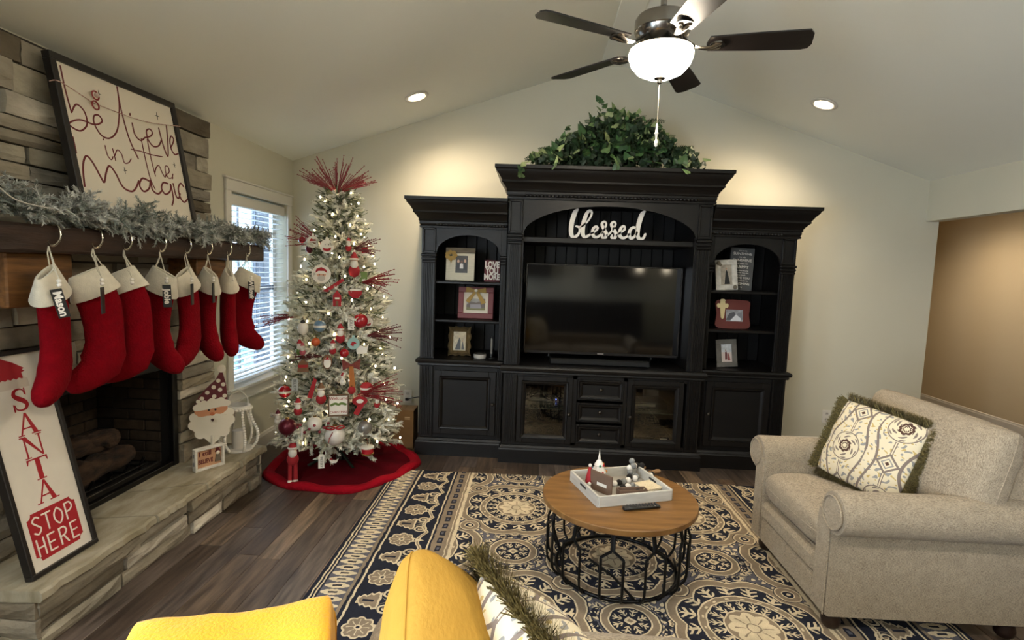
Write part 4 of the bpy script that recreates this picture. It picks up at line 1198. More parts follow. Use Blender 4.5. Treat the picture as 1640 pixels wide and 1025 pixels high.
# things behind the glass doors
r1 = thing('router', 'grey wireless router with upright antennas behind the left glass door', 'router', (0.12, 4.50, 0.431))
MB().bev(-0.13, 0.10, -0.06, 0.06, 0, 0.03, 0.006).build('body', mat('grey_plastic', '#8e8e8a', rough=0.5), r1)
MB().bev(-0.16, -0.11, -0.05, 0.02, 0.0, 0.11, 0.01).build('side_box', MATS['grey_plastic'], r1)
for xx in (-0.05, 0.0, 0.07):
    MB().cyl((xx, 0.05, 0.02), (xx + 0.004, 0.06, 0.16), 0.006, 0.005, 8).build('antenna', bz, r1)
MB().box(0.104, 0.108, -0.05, -0.04, 0.012, 0.02).build('status_light', mat('blue_led', '#4060ff', emit='#5a78ff', estr=6), r1)
cb = thing('cable_tangle', 'tangle of black cables hanging behind the left glass door', 'cables', (0.10, 4.40, 0.431))
gg = random.Random(5); mb = MB()
for k in range(4):
    P = [(-0.10 + 0.03 * k, 0.04, 0.10)] + [(-0.1 + 0.05 * i + gg.uniform(-.02, .02), gg.uniform(-0.04, 0.0), 0.09 - 0.045 * abs(i - 1.5) * 0.7 + 0.01 * k) for i in range(4)] + [(0.11, 0.02, 0.01 + 0.004 * k)]
    P = [(a, b, max(0.006, c)) for a, b, c in smooth_pts(P, 5)]
    mb.tube(P, 0.004, 6)
mb.build('cable', bz, cb)
r2 = thing('media_player', 'slim dark media player with a silver front behind the right glass door', 'media player', (0.96, 4.45, 0.431))
MB().bev(-0.18, 0.17, -0.12, 0.12, 0.002, 0.05, 0.004).build('body', bz, r2)
MB().bev(-0.10, 0.07, -0.123, -0.119, 0.02, 0.04, 0.001).build('front_plate', mat('silver_plate', '#a8a69d', rough=0.3, metal=0.6), r2)
r3 = thing('cable_box', 'dark cable box on the floor of the right glass cupboard with white label', 'cable box', (1.03, 4.42, 0.150))
MB().bev(-0.15, 0.13, -0.10, 0.10, 0.0, 0.055, 0.004).build('body', mat('dark_box', '#24211e', rough=0.4), r3)
MB().box(0.05, 0.11, -0.1015, -0.1, 0.012, 0.042).build('white_label', mat('paper_label', '#d8d8d8', rough=0.6), r3)

# ------------------------------------------------------------ greenery on top
green = thing('artificial_greenery', 'mound of artificial ivy and fern trailing along the cabinet top', 'plant', (0.60, 4.30, 2.304))
ivy_m = mat('ivy_leaf', '#35502c', rough=0.45, rand=['#243d22', '#3b5f33', '#476d3c', '#2f4d2b', '#688a50', '#a5b27c', '#35532e'], var=0.3, vscale=30)
fern_m = mat('fern_leaf', '#2f4627', rough=0.5, rand=['#263b20', '#35502b', '#425c34'])
def ivy_leaf(s_=1.0):
    P = [(0, 0), (0.35, -0.12), (0.52, 0.12), (0.38, 0.38), (0.30, 0.62), (0.0, 1.05), (-0.30, 0.62), (-0.38, 0.38), (-0.52, 0.12), (-0.35, -0.12)]
    mb = MB(); vs = [(0, 0.35 * s_, 0.0)] + [(a * s_, b * s_, 0.10 * s_ * (abs(a) * 1.6) - 0.10 * s_ * b * b) for a, b in P]
    mb.add(vs, [(0, 1 + i, 1 + (i + 1) % len(P)) for i in range(len(P))]); return mb
leafs = [ivy_leaf(0.062).mesh('leaf', ivy_m), ivy_leaf(0.078).mesh('leaf', ivy_m), ivy_leaf(0.048).mesh('leaf', ivy_m)]
gg = random.Random(21)
def top_h(x):   # height of the mound by x offset from the cabinet centre line
    t = [(-0.70, 0.05), (-0.5, 0.16), (-0.35, 0.27), (-0.18, 0.42), (-0.05, 0.46), (0.15, 0.44), (0.32, 0.32), (0.45, 0.22), (0.6, 0.14), (0.74, 0.08)]
    for (a, p), (b, q) in zip(t, t[1:]):
        if a <= x <= b: return p + (q - p) * (x - a) / (b - a)
    return 0.05
def leaf_at(parent, p, k=None, tilt=0.9):
    o = put('leaf', leafs[gg.randrange(3)] if k is None else leafs[k], parent, p)
    o.rotation_euler = Euler((gg.uniform(0.4, 1.7), gg.uniform(-0.6, 0.6), gg.uniform(-1.3, 1.3)), 'XYZ')
    return o
nl = 0
while nl < 258:
    x = gg.triangular(-0.72, 0.75, 0.0); h = top_h(x)
    z = h * math.sqrt(gg.random()) * 0.96; y = -0.12 * (1 - z / (h + 1e-3)) - 0.12 * gg.random() + 0.03
    leaf_at(green, (x, y, z + 0.012)); nl += 1
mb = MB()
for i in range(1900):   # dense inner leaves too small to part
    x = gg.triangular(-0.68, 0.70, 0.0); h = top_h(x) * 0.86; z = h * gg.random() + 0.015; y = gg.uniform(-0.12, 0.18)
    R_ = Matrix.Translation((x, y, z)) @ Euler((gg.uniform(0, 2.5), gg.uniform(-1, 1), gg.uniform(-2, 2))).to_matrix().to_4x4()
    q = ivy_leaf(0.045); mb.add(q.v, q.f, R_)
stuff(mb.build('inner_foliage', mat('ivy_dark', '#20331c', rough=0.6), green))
def frond(parent, p, az, el, L, curve=0.9, name='fern_frond'):
    mb = MB(); n = 16; P = []
    d = Vector((math.cos(az) * math.cos(el), math.sin(az) * math.cos(el), math.sin(el))); pos = Vector((0, 0, 0))
    for i in range(n):
        P.append(pos.copy()); pos += d * (L / n); d = (d + Vector((0, 0, -curve / n))).normalized()
    mb.tube(P, [0.0022 * (1 - i / (n + 2)) + .0006 for i in range(n)], 5)
    for i in range(2, n):
        t = (P[i] - P[i - 1]).normalized(); s_ = t.cross(Vector((0, 0.5, 1))).normalized(); ll = 0.05 * math.sin(PI * (i / n) ** 0.8) + 0.008
        for sg in (-1, 1):
            a = P[i] + t * (-0.004); b = P[i] + s_ * sg * ll + t * ll * 0.35; c_ = P[i] + t * 0.009 + s_ * sg * ll * 0.5 + t * ll * 0.2; e = P[i] - t * 0.004 + s_ * sg * ll * 0.5 + t * ll * 0.1
            mb.add([a, e, b, c_], [(0, 1, 2, 3)])
    return mb.build(name, fern_m, parent, None, p)
for p, az, el, L in (((0.05, 0, 0.28), 0.5, 1.0, 0.30), ((0.12, -.03, 0.30), 0.25, 0.75, 0.30), ((0.10, 0.0, 0.24), 0.1, 0.5, 0.28), ((0.28, 0, 0.18), 0.3, 0.9, 0.24), ((0.35, -.02, 0.12), 0.1, 0.7, 0.26), ((-0.42, -.03, 0.08), PI - 0.2, 0.8, 0.22), ((-0.50, -.05, 0.06), PI - 0.1, 0.5, 0.22),
                     ((-0.10, 0, 0.30), PI - 0.6, 0.9, 0.22), ((0.44, -.05, 0.08), 0.0, 1.0, 0.2), ((-0.05, -.08, 0.15), -1.2, 0.4, 0.28), ((0.15, -.08, 0.16), -1.0, 0.3, 0.26), ((-0.28, -.05, 0.14), PI + 0.3, 0.9, 0.2)):
    frond(green, p, az, el, L)
# stray tendrils: top curl and the trailing sprays over the crown edge
for P in ([(-0.12, 0, 0.38), (-0.14, 0, 0.46), (-0.10, 0, 0.50), (-0.13, 0, 0.53), (-0.155, 0, 0.56)], [(-0.36, 0, 0.25), (-0.38, 0, 0.31), (-0.37, 0, 0.35)], [(0.38, 0, 0.30), (0.34, 0, 0.36), (0.30, 0, 0.37)],
          [(-0.62, -0.12, 0.08), (-0.68, -0.20, 0.03), (-0.71, -0.285, -0.03), (-0.72, -0.29, -0.10)], [(0.44, -0.12, 0.06), (0.48, -0.28, 0.02), (0.49, -0.285, -0.05)], [(0.0, -0.12, 0.06), (-0.02, -0.28, 0.02), (-0.03, -0.285, -0.03)], [(-0.45, -0.12, 0.05), (-0.47, -0.28, 0.01), (-0.48, -0.285, -0.03)]):
    sp = smooth_pts(P, 5)
    MB().tube(sp, 0.0016, 5).build('vine_stem', mat('vine_stem', '#4a4a2c', rough=0.7), green)
    for i, q in enumerate(sp[::3]):
        leaf_at(green, q, 2 if P[0][2] > 0.2 else None)
# ============================================================ MANTEL DRESSING
felt_w = mat('cream_felt', '#d9d0bb', rough=0.95, bump=0.25, bscale=220, sheen=0.3, var=0.1, vscale=40)
felt_r = mat('red_felt', '#7a0512', rough=1.0, bump=0.6, bscale=110, spec=0.1, var=0.18, vscale=30)
blackf = mat('black_frame', '#171311', rough=0.45)
# big framed sign
def corner_frame(o, bl_, br, tl):
    """matrix with local x along the bottom edge, z up the board, -y out of its face"""
    bl_, br, tl = Vector(bl_), Vector(br), Vector(tl)
    x = (br - bl_).normalized(); z = (tl - bl_); z = (z - x * z.dot(x)).normalized(); y = z.cross(x)
    M_ = Matrix((x, y, z)).transposed().to_4x4(); M_.translation = bl_
    o.matrix_world = M_
    return (br - bl_).length, (tl - bl_).length
s1 = thing('framed_sign', 'black framed cream sign reading believe in the magic, leaning above the garland', 'sign', (0, 0, 0))
w_, h_ = corner_frame(s1, (-1.955, 2.262, 1.637), (-1.955, 3.05, 1.655), (-2.078, 2.240, 2.373))
w_, h_ = 0.790, 0.747
mb = MB(); t = 0.030
mb.bev(0, w_, -0.016, 0.02, 0, t, 0.002).bev(0, w_, -0.016, 0.02, h_ - t, h_, 0.002).bev(0, t, -0.016, 0.02, t, h_ - t, 0.002).bev(w_ - t, w_, -0.016, 0.02, t, h_ - t, 0.002)
mb.build('frame', blackf, s1)
board = MB().box(t, w_ - t, -0.002, 0.006, t, h_ - t).build('board', mat('sign_board', '#e4dbc9', rough=0.7), s1)
ink = mat('maroon_ink', '#6c1f22', rough=0.7)
FR1 = ((t, -0.002, t), (1, 0, 0), (0, 0, 1), (0, -1, 0))
bw_, bh_ = w_ - 2 * t, h_ - 2 * t
def stroke(mb, pts, w, dep=0.0012, FR=FR1, k=6, sc=(1, 1)):
    P = smooth_pts(pts, k) if len(pts) > 2 else pts
    mb.ribbon([(a * sc[0], (b * 0.80 + 20 * (sc[1] != 1)) * sc[1]) for a, b in P], w, FR, 0, dep)
SCL = (bw_ / 100, bh_ / 100)
def word(strokes, w, name='lettering'):
    mb = MB()
    for i, s_ in enumerate(strokes):
        stroke(mb, s_, w, 0.0012 + 0.0001 * i, sc=SCL)
    return mb.build(name, ink, s1)
# believe
word([[(4, 97), (4, 80), (5, 62)],
      [(5, 62), (10, 70), (15, 66), (15, 56), (9, 49), (3, 50), (2, 53), (10, 58), (19, 57.5)],
      [(19, 57.5), (24, 59), (28, 63), (26, 67), (22, 65), (21, 58), (25, 50), (32, 50), (40, 60), (46, 82), (47.5, 99)],
      [(47.5, 99), (47, 80), (49, 55), (54, 38)],
      [(55, 70), (55.5, 60), (60, 56), (65, 60)], [(54.5, 77), (54.9, 78.5)],
      [(65, 60), (71, 63), (74, 67), (72, 70), (68, 67), (68, 59), (72, 54), (78, 56), (82, 62)],
      [(82, 74), (83, 60), (86, 48), (89, 60), (91.5, 79)],
      [(91.5, 58), (95, 63), (97, 68), (94.5, 70), (92, 64), (92, 56), (95, 52), (99, 54)]], 0.0072)
# in the
word([[(26, 42), (26.5, 34), (29, 31), (31, 34)], [(25.5, 46.5), (25.9, 47.5)],
      [(32, 41), (32.5, 31)], [(32.5, 35), (36, 41), (39, 38), (40, 31), (44, 32), (47, 36)],
      [(49, 45), (58, 45.5), (68, 45), (80, 46)],
      [(61, 58), (61, 40), (62, 22), (65, 12)], [(67, 59), (67, 42), (68, 25)],
      [(68, 28), (71, 34), (74, 36), (76, 30), (78, 26), (80, 28)],
      [(79, 28), (84, 32), (84, 37), (81, 37), (80, 31), (82, 26), (86, 27), (88, 31)]], 0.0048)
# magic
word([[(2, 42), (2, 30)], [(3, 4), (5, 20), (9, 29), (13, 25), (17, 14), (19, 10), (22, 18), (26, 25), (30, 20), (34, 9), (41, 6), (46, 10), (50, 17)],
      [(60, 19), (54, 20), (50, 13), (53, 8), (59, 12), (62, 20), (62, 11), (67, 8), (72, 12)],
      [(80, 20), (75, 20), (72, 14), (75, 9), (81, 13), (83, 20), (83, 6), (80, -1)],
      [(86, 21), (86.5, 10), (89, 7), (92, 12)], [(86.5, 26.5), (86.9, 27.5)],
      [(98, 20), (95, 23), (91, 17), (91.5, 8), (95, 4), (100, 8)]], 0.0088)
star_m = mat('grey_star', '#5b564d', rough=0.8)
mb = MB()
for sx_, sz_, ss in ((30, 86, 2.6), (83, 86, 3.2), (39, 24, 2.6), (92, 41, 2.4)):
    P = []
    for k in range(8):
        r = ss * (1 if k % 2 == 0 else 0.28) * (1.25 if k % 4 == 0 else 0.8); a = PI * k / 4 + PI / 2
        P.append(((sx_ + r * math.cos(a)) * SCL[0], ((sz_ + r * math.sin(a)) * 0.8 + 20) * SCL[1]))
    mb.prism(P, FR1, 0, 0.001)
mb.build('star_print', star_m, s1)
# peppermint-striped string of twine with two striped beads across the sign
tw = thing('twine_string', 'thin red and white twine with striped beads stretched across the framed sign', 'twine', (0, 0, 0))
tw.matrix_world = s1.matrix_world.copy()
ctw = mat('candy_twine', '#9b5a50', rough=0.8, vcol='#d9c9b8', var=0.9, vscale=90)
MB().tube(smooth_pts([(-0.012, 0.0, 0.615), (0.02, -0.020, 0.62), (0.15, -0.021, 0.585), (0.2, -0.021, 0.576), (0.5, -0.021, 0.575), (w_ - 0.01, -0.020, 0.618), (w_ + 0.008, 0.0, 0.62)], 5), 0.0022, 6).build('twine', ctw, tw)
for q in ((0.19, -0.03, 0.612), (0.178, -0.03, 0.565)):
    MB().tube([(q[0] + 0.019 * math.cos(2 * PI * k / 16), q[1], q[2] + 0.019 * math.sin(2 * PI * k / 16)) for k in range(16)], 0.0035, 6, closed=True).build('ring', mat('red_ring', '#8e2a2a', rough=0.5), tw)
MB().ball((0.198, -0.03, 0.615), 0.011, 10, 8).build('bead', mat('candy_bead', '#c9b5a8', rough=0.4), tw)

# flocked garland
flock = mat('flocked_needle', '#9aa39a', rough=0.9, rand=['#8d968d', '#c6cac4', '#e2e4df', '#9da69e', '#ededE8'], var=0.45, vscale=60)
def needle_twig(mb, p0, d, L, nn, nl, wd, g, flockr=0.0035, up=None):
    d = Vector(d).normalized(); p0 = Vector(p0)
    mb.tube([p0, p0 + d * L * 0.5, p0 + d * L], [flockr, flockr, flockr * 0.4], 5)
    a = d.orthogonal().normalized(); b = d.cross(a)
    for i in range(nn):
        t = (i + 0.5) / nn; th = g.random() * 2 * PI; r = a * math.cos(th) + b * math.sin(th)
        o = p0 + d * (L * t); tip = o + (d * 0.65 + r * 0.8).normalized() * nl * g.uniform(0.7, 1.15)
        s_ = d.cross(r) * wd
        mb.add([o - s_, o + s_, tip + s_ * 0.3, tip - s_ * 0.3], [(0, 1, 2, 3)])
gg = random.Random(8)
gsp = []
for v in range(4):
    mb = MB()
    needle_twig(mb, (0, 0, 0), (0, 0, 1), 0.12, 60, 0.022, 0.0026, gg)
    for k in range(8):
        th = k * 2.4; z0 = 0.015 + 0.013 * k
        needle_twig(mb, (0, 0, z0), (math.cos(th) * 0.8, math.sin(th) * 0.8, 0.7), 0.055, 32, 0.018, 0.0026, gg)
    gsp.append(mb.mesh('sprig', flock))
gar = thing('mantel_garland', 'snow flocked pine garland lying along the mantel beam', 'garland', (-2.0, 2.6, 1.634))
stem = smooth_pts([(0.05, -1.05, 0.04), (0.0, -0.8, 0.05), (0.05, -0.4, 0.03), (0.04, 0.0, 0.03), (0.07, 0.4, 0.03), (0.04, 0.8, 0.03), (0.08, 1.02, 0.03)], 8)
MB().tube(stem, 0.005, 6).build('garland_wire', mat('garland_wire', '#3c4238', rough=0.8), gar)
for i in range(230):
    t = i / 230; q = Vector(stem[min(len(stem) - 1, int(t * len(stem)))]) + Vector((gg.uniform(-.03, .05), gg.uniform(-.03, .03), 0))
    o = put('sprig', gsp[gg.randrange(4)], gar, q)
    yaw = gg.uniform(-1.1, 1.1) if gg.random() < 0.75 else gg.uniform(-PI, PI)
    tilt = gg.uniform(0.35, 1.75) if t < 0.35 or gg.random() < .6 else gg.uniform(0.9, 1.9)
    side = 1 if gg.random() < 0.6 else -1
    d = Vector((math.cos(yaw) * math.sin(tilt), math.sin(yaw) * math.sin(tilt) + side * 0.5, math.cos(tilt)))
    if d.x < -0.2: d.x *= -1
    if q.x + d.x * 0.13 < 0.09: d.z = max(d.z, 0.12)
    o.rotation_euler = d.to_track_quat('Z', 'Y').to_euler()
    s_ = gg.uniform(0.75, 1.1) * (1.15 - 0.35 * t); o.scale = (s_, s_, s_)
MB().tube(smooth_pts([(0.12, -1.0, 0.10), (0.15, -0.85, 0.13), (0.16, -0.75, 0.075), (0.17, -0.62, 0.06)], 6), 0.0022, 6).build('white_wire', white_trim, gar)

# chrome stocking holders and the eight stockings
chrome = mat('chrome_hook', '#c9c1b2', rough=0.12, metal=1.0)
ys = [1.989, 2.194, 2.364, 2.595, 2.792, 2.984, 3.183, 3.395]
zsH = [1.555, 1.555, 1.555, 1.55, 1.555, 1.56, 1.55, 1.553]
hold_lbl = ['first chrome holder from the left, above the stocking tagged Mason', 'chrome holder above the stocking to the right of the Mason one', 'chrome holder above the third stocking from the left', 'chrome holder above the stocking tagged Jobie',
            'chrome holder just right of the one carrying the Jobie stocking', 'third chrome holder counted from the window end', 'second chrome holder counted from the window end', 'chrome holder at the window end, above the Willow stocking']
XM = XF + 0.272
for i, y in enumerate(ys):
    h = thing('stocking_holder', hold_lbl[i], 'hook', (XM, y + 0.03, 1.634), group='chrome stocking holders on the mantel')
    P = smooth_pts([(-0.055, 0.03, 0.004), (0.0, 0.03, 0.006), (0.016, 0.03, -0.012), (0.022, 0.026, -0.045), (0.026, 0.0, -0.073), (0.03, -0.026, -0.078), (0.034, -0.042, -0.070), (0.035, -0.046, -0.058)], 5)
    MB().tube(P, 0.0045, 6, flat=0.45).build('hook', chrome, h, 60)
    MB().bev(-0.09, 0.002, 0.012, 0.048, 0.0, 0.004, 0.001).build('weight_plate', chrome, h)
def stocking(i, y, phi, lbl, L=1.0, tagtxt=None, tilt=0.2, side_tag=False):
    """phi: toe direction, degrees from screen right towards the viewer"""
    vx, vy = 1.85, -y; l = math.hypot(vx, vy); tow = Vector((vx / l, vy / l, 0)); rt = Vector((-tow.y, tow.x, 0))
    p = math.radians(phi); t = rt * math.cos(p) + tow * math.sin(p)
    rz = math.atan2(t.y, t.x)
    zt = 1.557
    s = thing('christmas_stocking', lbl, 'stocking', (XM + 0.034, y - 0.012, zt), rotz=rz, group='red felt stockings hanging from the mantel')
    # centre line of the sock in local x (toe) / z, hung from the heel-side corner
    def ring(cx, cz, ang, a, b, n=20):
        # ellipse: a = half width in plane, b = half thickness; ang = direction of the centreline (radians from down)
        ux, uz = math.cos(ang), math.sin(ang)
        return [(cx + a * math.cos(2 * PI * k / n) * ux, b * math.sin(2 * PI * k / n), cz + a * math.cos(2 * PI * k / n) * uz) for k in range(n)]
    prof = [(0.024, -0.145, -0.38, 0.064, 0.024), (0.010, -0.20, -0.34, 0.072, 0.030), (-0.004, -0.26, -0.28, 0.073, 0.033), (-0.008, -0.33, -0.12, 0.068, 0.034), (-0.006, -0.40, 0.02, 0.066, 0.034), (0.000, -0.455, 0.25, 0.074, 0.036),
            (0.020, -0.500, 0.70, 0.078, 0.037), (0.048, -0.528, 1.10, 0.064, 0.036), (0.078, -0.545, 1.30, 0.056, 0.034), (0.105, -0.556, 1.42, 0.048, 0.030), (0.126, -0.562, 1.5, 0.035, 0.022), (0.138, -0.564, 1.52, 0.014, 0.010)]
    rg = [ring(cx, cz * 0.98, an, a, b) for cx, cz, an, a, b in prof]
    SH = Matrix.Translation((0, 0, 0.016)) @ Matrix.Rotation(tilt * 0.4, 4, 'Y') @ Matrix.Diagonal((1.10, 1.25, 1.05, 1))
    zz = Matrix.Translation((0, 0, -0.005))
    mb = MB(SH); mb.loft(rg); mb.build('sock', felt_r, s, 60)
    cf = [(0.030, -0.150, -0.40, 0.050, 0.006), (0.030, -0.112, -0.40, 0.058, 0.008), (0.030, -0.110, -0.40, 0.064, 0.014), (0.029, -0.118, -0.40, 0.067, 0.020), (0.020, -0.150, -0.38, 0.074, 0.032), (0.008, -0.196, -0.36, 0.088, 0.048), (0.006, -0.203, -0.36, 0.087, 0.047), (0.008, -0.196, -0.36, 0.080, 0.040), (0.020, -0.15, -0.38, 0.068, 0.028)]
    mb = MB(SH); mb.loft([ring(cx, cz, an, a, b, 28) for cx, cz, an, a, b in cf], cap=False); mb.build('cuff', felt_w, s, 60)
    # hanging loop and beaded cord
    mb = MB()
    top = (0, 0.0, -0.005)
    cr_ = SH @ Vector((-0.018, 0, -0.092))
    mb.tube([tuple(cr_ + Vector((-0.006, 0.006, 0))), (-0.004, 0.003, -0.03), top], 0.0026, 6).tube([tuple(cr_ + Vector((0.008, -0.006, 0))), (0.004, -0.003, -0.03), top], 0.0026, 6)
    mb.build('hanging_loop', felt_w, s)
    # tassel cord hangs on the viewer's side
    tv_ = Matrix.Rotation(-rz, 4, 'Z') @ (tow * 0.088 + rt * 0.026)
    e1 = Vector((tv_.x, tv_.y, -0.125))
    mb = MB(); mb.tube([top, tuple(e1 * 0.6 + Vector((0, 0, -0.01))), tuple(e1)], 0.0016, 5).tube([top, tuple(e1 * 0.55 + Vector((0.004, 0, -0.02))), tuple(e1)], 0.0016, 5)
    mb.build('bead_cord', felt_w, s)
    for k in range(2):
        MB().ball((e1.x, e1.y, e1.z - 0.008 - 0.015 * k), 0.0085, 10, 8).build('bead', mat('white_bead', '#e8e2d6', rough=0.35), s, 60)
    if tagtxt or side_tag:
        tg_ = MB().bev(-0.055, 0.055, -0.002, 0.002, -0.018, 0.018, 0.001).build('name_tag', mat('black_tag', '#0f0f0f', rough=0.4), s)
        out = rt * 0.0 + tow
        th = math.atan2(tow.x, -tow.y)           # local -y towards the viewer
        if side_tag: th += 1.25
        MT = Matrix.Translation((e1.x, e1.y, e1.z - 0.092)) @ Matrix.Rotation(-rz, 4, 'Z') @ Matrix.Rotation(th, 4, 'Z') @ Matrix.Rotation(PI / 2 - (0.22 if tagtxt == 'Mason' else 0.03), 4, 'Y')
        tg_.matrix_local = MT
        if tagtxt:
            put('lettering', text_mesh(tagtxt, 0.036, 0.003, wl, bold=0.0012), tg_, (0.002 if tagtxt != 'Willow' else -0.010, -0.0035, 0), (PI / 2, 0, 0))
            if tagtxt == 'Willow':
                pm = MB().ball((0.044, -0.003, -0.003), 0.007, 8, 6, (1, 0.3, 1))
                for q in ((0.036, 0.006), (0.042, 0.010), (0.048, 0.009), (0.053, 0.004)):
                    pm.ball((q[0], -0.003, q[1]), 0.003, 6, 5, (1, 0.4, 1))
                pm.build('paw_print', wl, tg_)
    return s
stocking(0, ys[0], 112, 'red stocking with black tag reading Mason, nearest the viewer', tagtxt='Mason', tilt=0.10)
stocking(1, ys[1], 158, 'red stocking second from the left, toe pointing left', side_tag=True, tilt=0.16)
stocking(2, ys[2], 200, 'red stocking third from the left, overlapping the Jobie one', tilt=0.16)
stocking(3, ys[3], 42, 'red stocking with black tag reading Jobie', tagtxt='Jobie', tilt=0.16)
stocking(4, ys[4], 118, 'narrow-looking red stocking just right of the Jobie one', side_tag=True, tilt=0.14)
stocking(5, ys[5], 62, 'red stocking third from the window end, cuff flared to the left', side_tag=True, tilt=0.14)
stocking(6, ys[6], 80, 'red stocking seen almost edge-on beside the Willow one', tilt=0.08)
stocking(7, ys[7], 12, 'red stocking tagged Willow with a paw print, in front of the window', tagtxt='Willow', tilt=0.22)

# tall SANTA sign
s2 = thing('standing_sign', 'tall black framed sign reading SANTA STOP HERE leaning on the hearth', 'sign', (0, 0, 0))
w2_, h2_ = corner_frame(s2, (-1.888, 1.874, 0.266), (-1.888, 2.185, 0.266), (-2.095, 1.86, 1.13))
w2_ = 0.311; h2_ = 0.889; t = 0.018
mb = MB(); mb.bev(0, w2_, -0.015, 0.02, 0, t, 0.002).bev(0, w2_, -0.015, 0.02, h2_ - t, h2_, 0.002).bev(0, t, -0.015, 0.02, t, h2_ - t, 0.002).bev(w2_ - t, w2_, -0.015, 0.02, t, h2_ - t, 0.002)
mb.build('frame', blackf, s2)
MB().box(t, w2_ - t, -0.002, 0.006, t, h2_ - t).build('board', mat('white_board', '#ddd5c6', rough=0.65, var=0.06, vscale=12), s2)
FR2 = ((0, -0.002, 0), (1, 0, 0), (0, 0, 1), (0, -1, 0))
redp = mat('red_print', '#a01822', rough=0.6)
def serif(ch, cx, cz, s_):
    """roman capital, s_ = height, built from stems, hairlines and serifs"""
    mb = MB(); q = lambda P: [(cx + a * s_ * 1.12, cz + b * s_) for a, b in P]
    if ch == 'A':
        mb.prism(q([(-.02, .5), (.06, .5), (.40, -.5), (.20, -.5)]), FR2, 0, .0010).prism(q([(-.02, .5), (.03, .42), (-.30, -.5), (-.36, -.5)]), FR2, 0, .0011)
        mb.prism(q([(-.22, -.16), (.24, -.16), (.24, -.22), (-.24, -.22)]), FR2, 0, .0012)
        mb.prism(q([(-.46, -.5), (-.20, -.5), (-.20, -.455), (-.46, -.455)]), FR2, 0, .0013).prism(q([(.10, -.5), (.50, -.5), (.50, -.455), (.10, -.455)]), FR2, 0, .0013)
    elif ch == 'N':
        mb.prism(q([(-.42, .5), (-.22, .5), (.36, -.5), (.30, -.5)]), FR2, 0, .0010)
        mb.prism(q([(-.34, .48), (-.28, .48), (-.28, -.5), (-.34, -.5)]), FR2, 0, .0011).prism(q([(.30, .5), (.36, .5), (.36, -.5), (.30, -.5)]), FR2, 0, .0012)
        mb.prism(q([(-.44, -.5), (-.18, -.5), (-.18, -.455), (-.44, -.455)]), FR2, 0, .0013).prism(q([(.20, .455), (.46, .455), (.46, .5), (.20, .5)]), FR2, 0, .0013).prism(q([(-.48, .455), (-.3, .455), (-.3, .5), (-.48, .5)]), FR2, 0, .0013)
    elif ch == 'T':
        mb.prism(q([(-.10, .5), (.10, .5), (.10, -.5), (-.10, -.5)]), FR2, 0, .0010).prism(q([(-.40, .44), (.40, .44), (.40, .5), (-.40, .5)]), FR2, 0, .0011)
        mb.prism(q([(-.44, .5), (-.36, .5), (-.36, .44), (-.42, .26), (-.44, .26)]), FR2, 0, .0012).prism(q([(.44, .5), (.36, .5), (.36, .44), (.42, .26), (.44, .26)]), FR2, 0, .0012)
        mb.prism(q([(-.20, -.5), (.20, -.5), (.20, -.455), (-.20, -.455)]), FR2, 0, .0013)
    elif ch == 'S':
        P = smooth_pts([(.26, .22, .03), (.22, .40, .05), (.05, .47, .07), (-.16, .42, .12), (-.24, .24, .17), (-.10, .08, .21), (.12, -.06, .21), (.25, -.24, .17), (.16, -.42, .11), (-.04, -.47, .07), (-.24, -.40, .05), (-.30, -.20, .03)], 5)
        mb.ribbon([(cx + a * s_, cz + b * s_) for a, b, c in P], [c * s_ for a, b, c in P], FR2, 0, .0012)
        mb.prism(q([(.24, .5), (.28, .5), (.28, .16), (.24, .2)]), FR2, 0, .0013).prism(q([(-.34, -.5), (-.29, -.5), (-.28, -.2), (-.33, -.16)]), FR2, 0, .0013)
    return mb.build('lettering', redp, s2)
for ch_, z_ in zip('SANTA', (0.688, 0.588, 0.494, 0.400, 0.306)):
    serif(ch_, 0.155, z_, 0.090)
# red notched plate with STOP HERE
P = []
for cx, cy, a0 in ((0.265, 0.245, 180), (0.045, 0.245, 270), (0.045, 0.045, 0), (0.265, 0.045, 90)):
    for k in range(5):
        a = math.radians(a0 + 90 - 90 * (k / 4) + (0 if True else 0))
        P.append((cx + 0.018 * math.cos(a) if False else cx + 0.018 * math.cos(math.radians(a0 + 90 * (1 - k / 4))), cy + 0.018 * math.sin(math.radians(a0 + 90 * (1 - k / 4)))))
# order corners counter-clockwise with concave notches
def notch(w0, w1, z0, z1, r):
    out = []
    for cx, cy, sa in ((w1, z1, 270), (w0, z1, 0), (w0, z0, 90), (w1, z0, 180)):
        for k in range(5):
            a = math.radians(sa - 90 * k / 4); out.append((cx + r * math.cos(a), cy + r * math.sin(a)))
    return out
MB().prism(notch(0.047, 0.262, 0.050, 0.240, 0.020), FR2, 0, 0.001).build('red_plate', redp, s2)
whp = mat('white_print', '#e6ddd0', rough=0.6)
def sticks(txt_strokes, parent, w):
    mb = MB()
    for i, st in enumerate(txt_strokes):
        P = smooth_pts(st, 5) if len(st) > 3 else st
        mb.ribbon(P, w, FR2, 0.001, 0.0022 + 0.00004 * i)
    mb.build('lettering', whp, parent)
def L_(cx, cz, w, h, pts): return [(cx + a * w, cz + b * h) for a, b in pts]
rows = []
zt, hh, ww = 0.188, 0.066, 0.036
rows += [L_(0.080, zt, ww, hh, [(.4, .4), (.0, .52), (-.4, .3), (0, .02), (.4, -.25), (.0, -.52), (-.42, -.38)])]
rows += [L_(0.127, zt, ww, hh, [(-.5, .5), (.5, .5)]), L_(0.127, zt, ww, hh, [(0, .5), (0, -.5)])]
rows += [L_(0.176, zt, ww, hh, [(0, .5), (-.45, .2), (-.45, -.2), (0, -.5), (.45, -.2), (.45, .2), (0, .5)])]
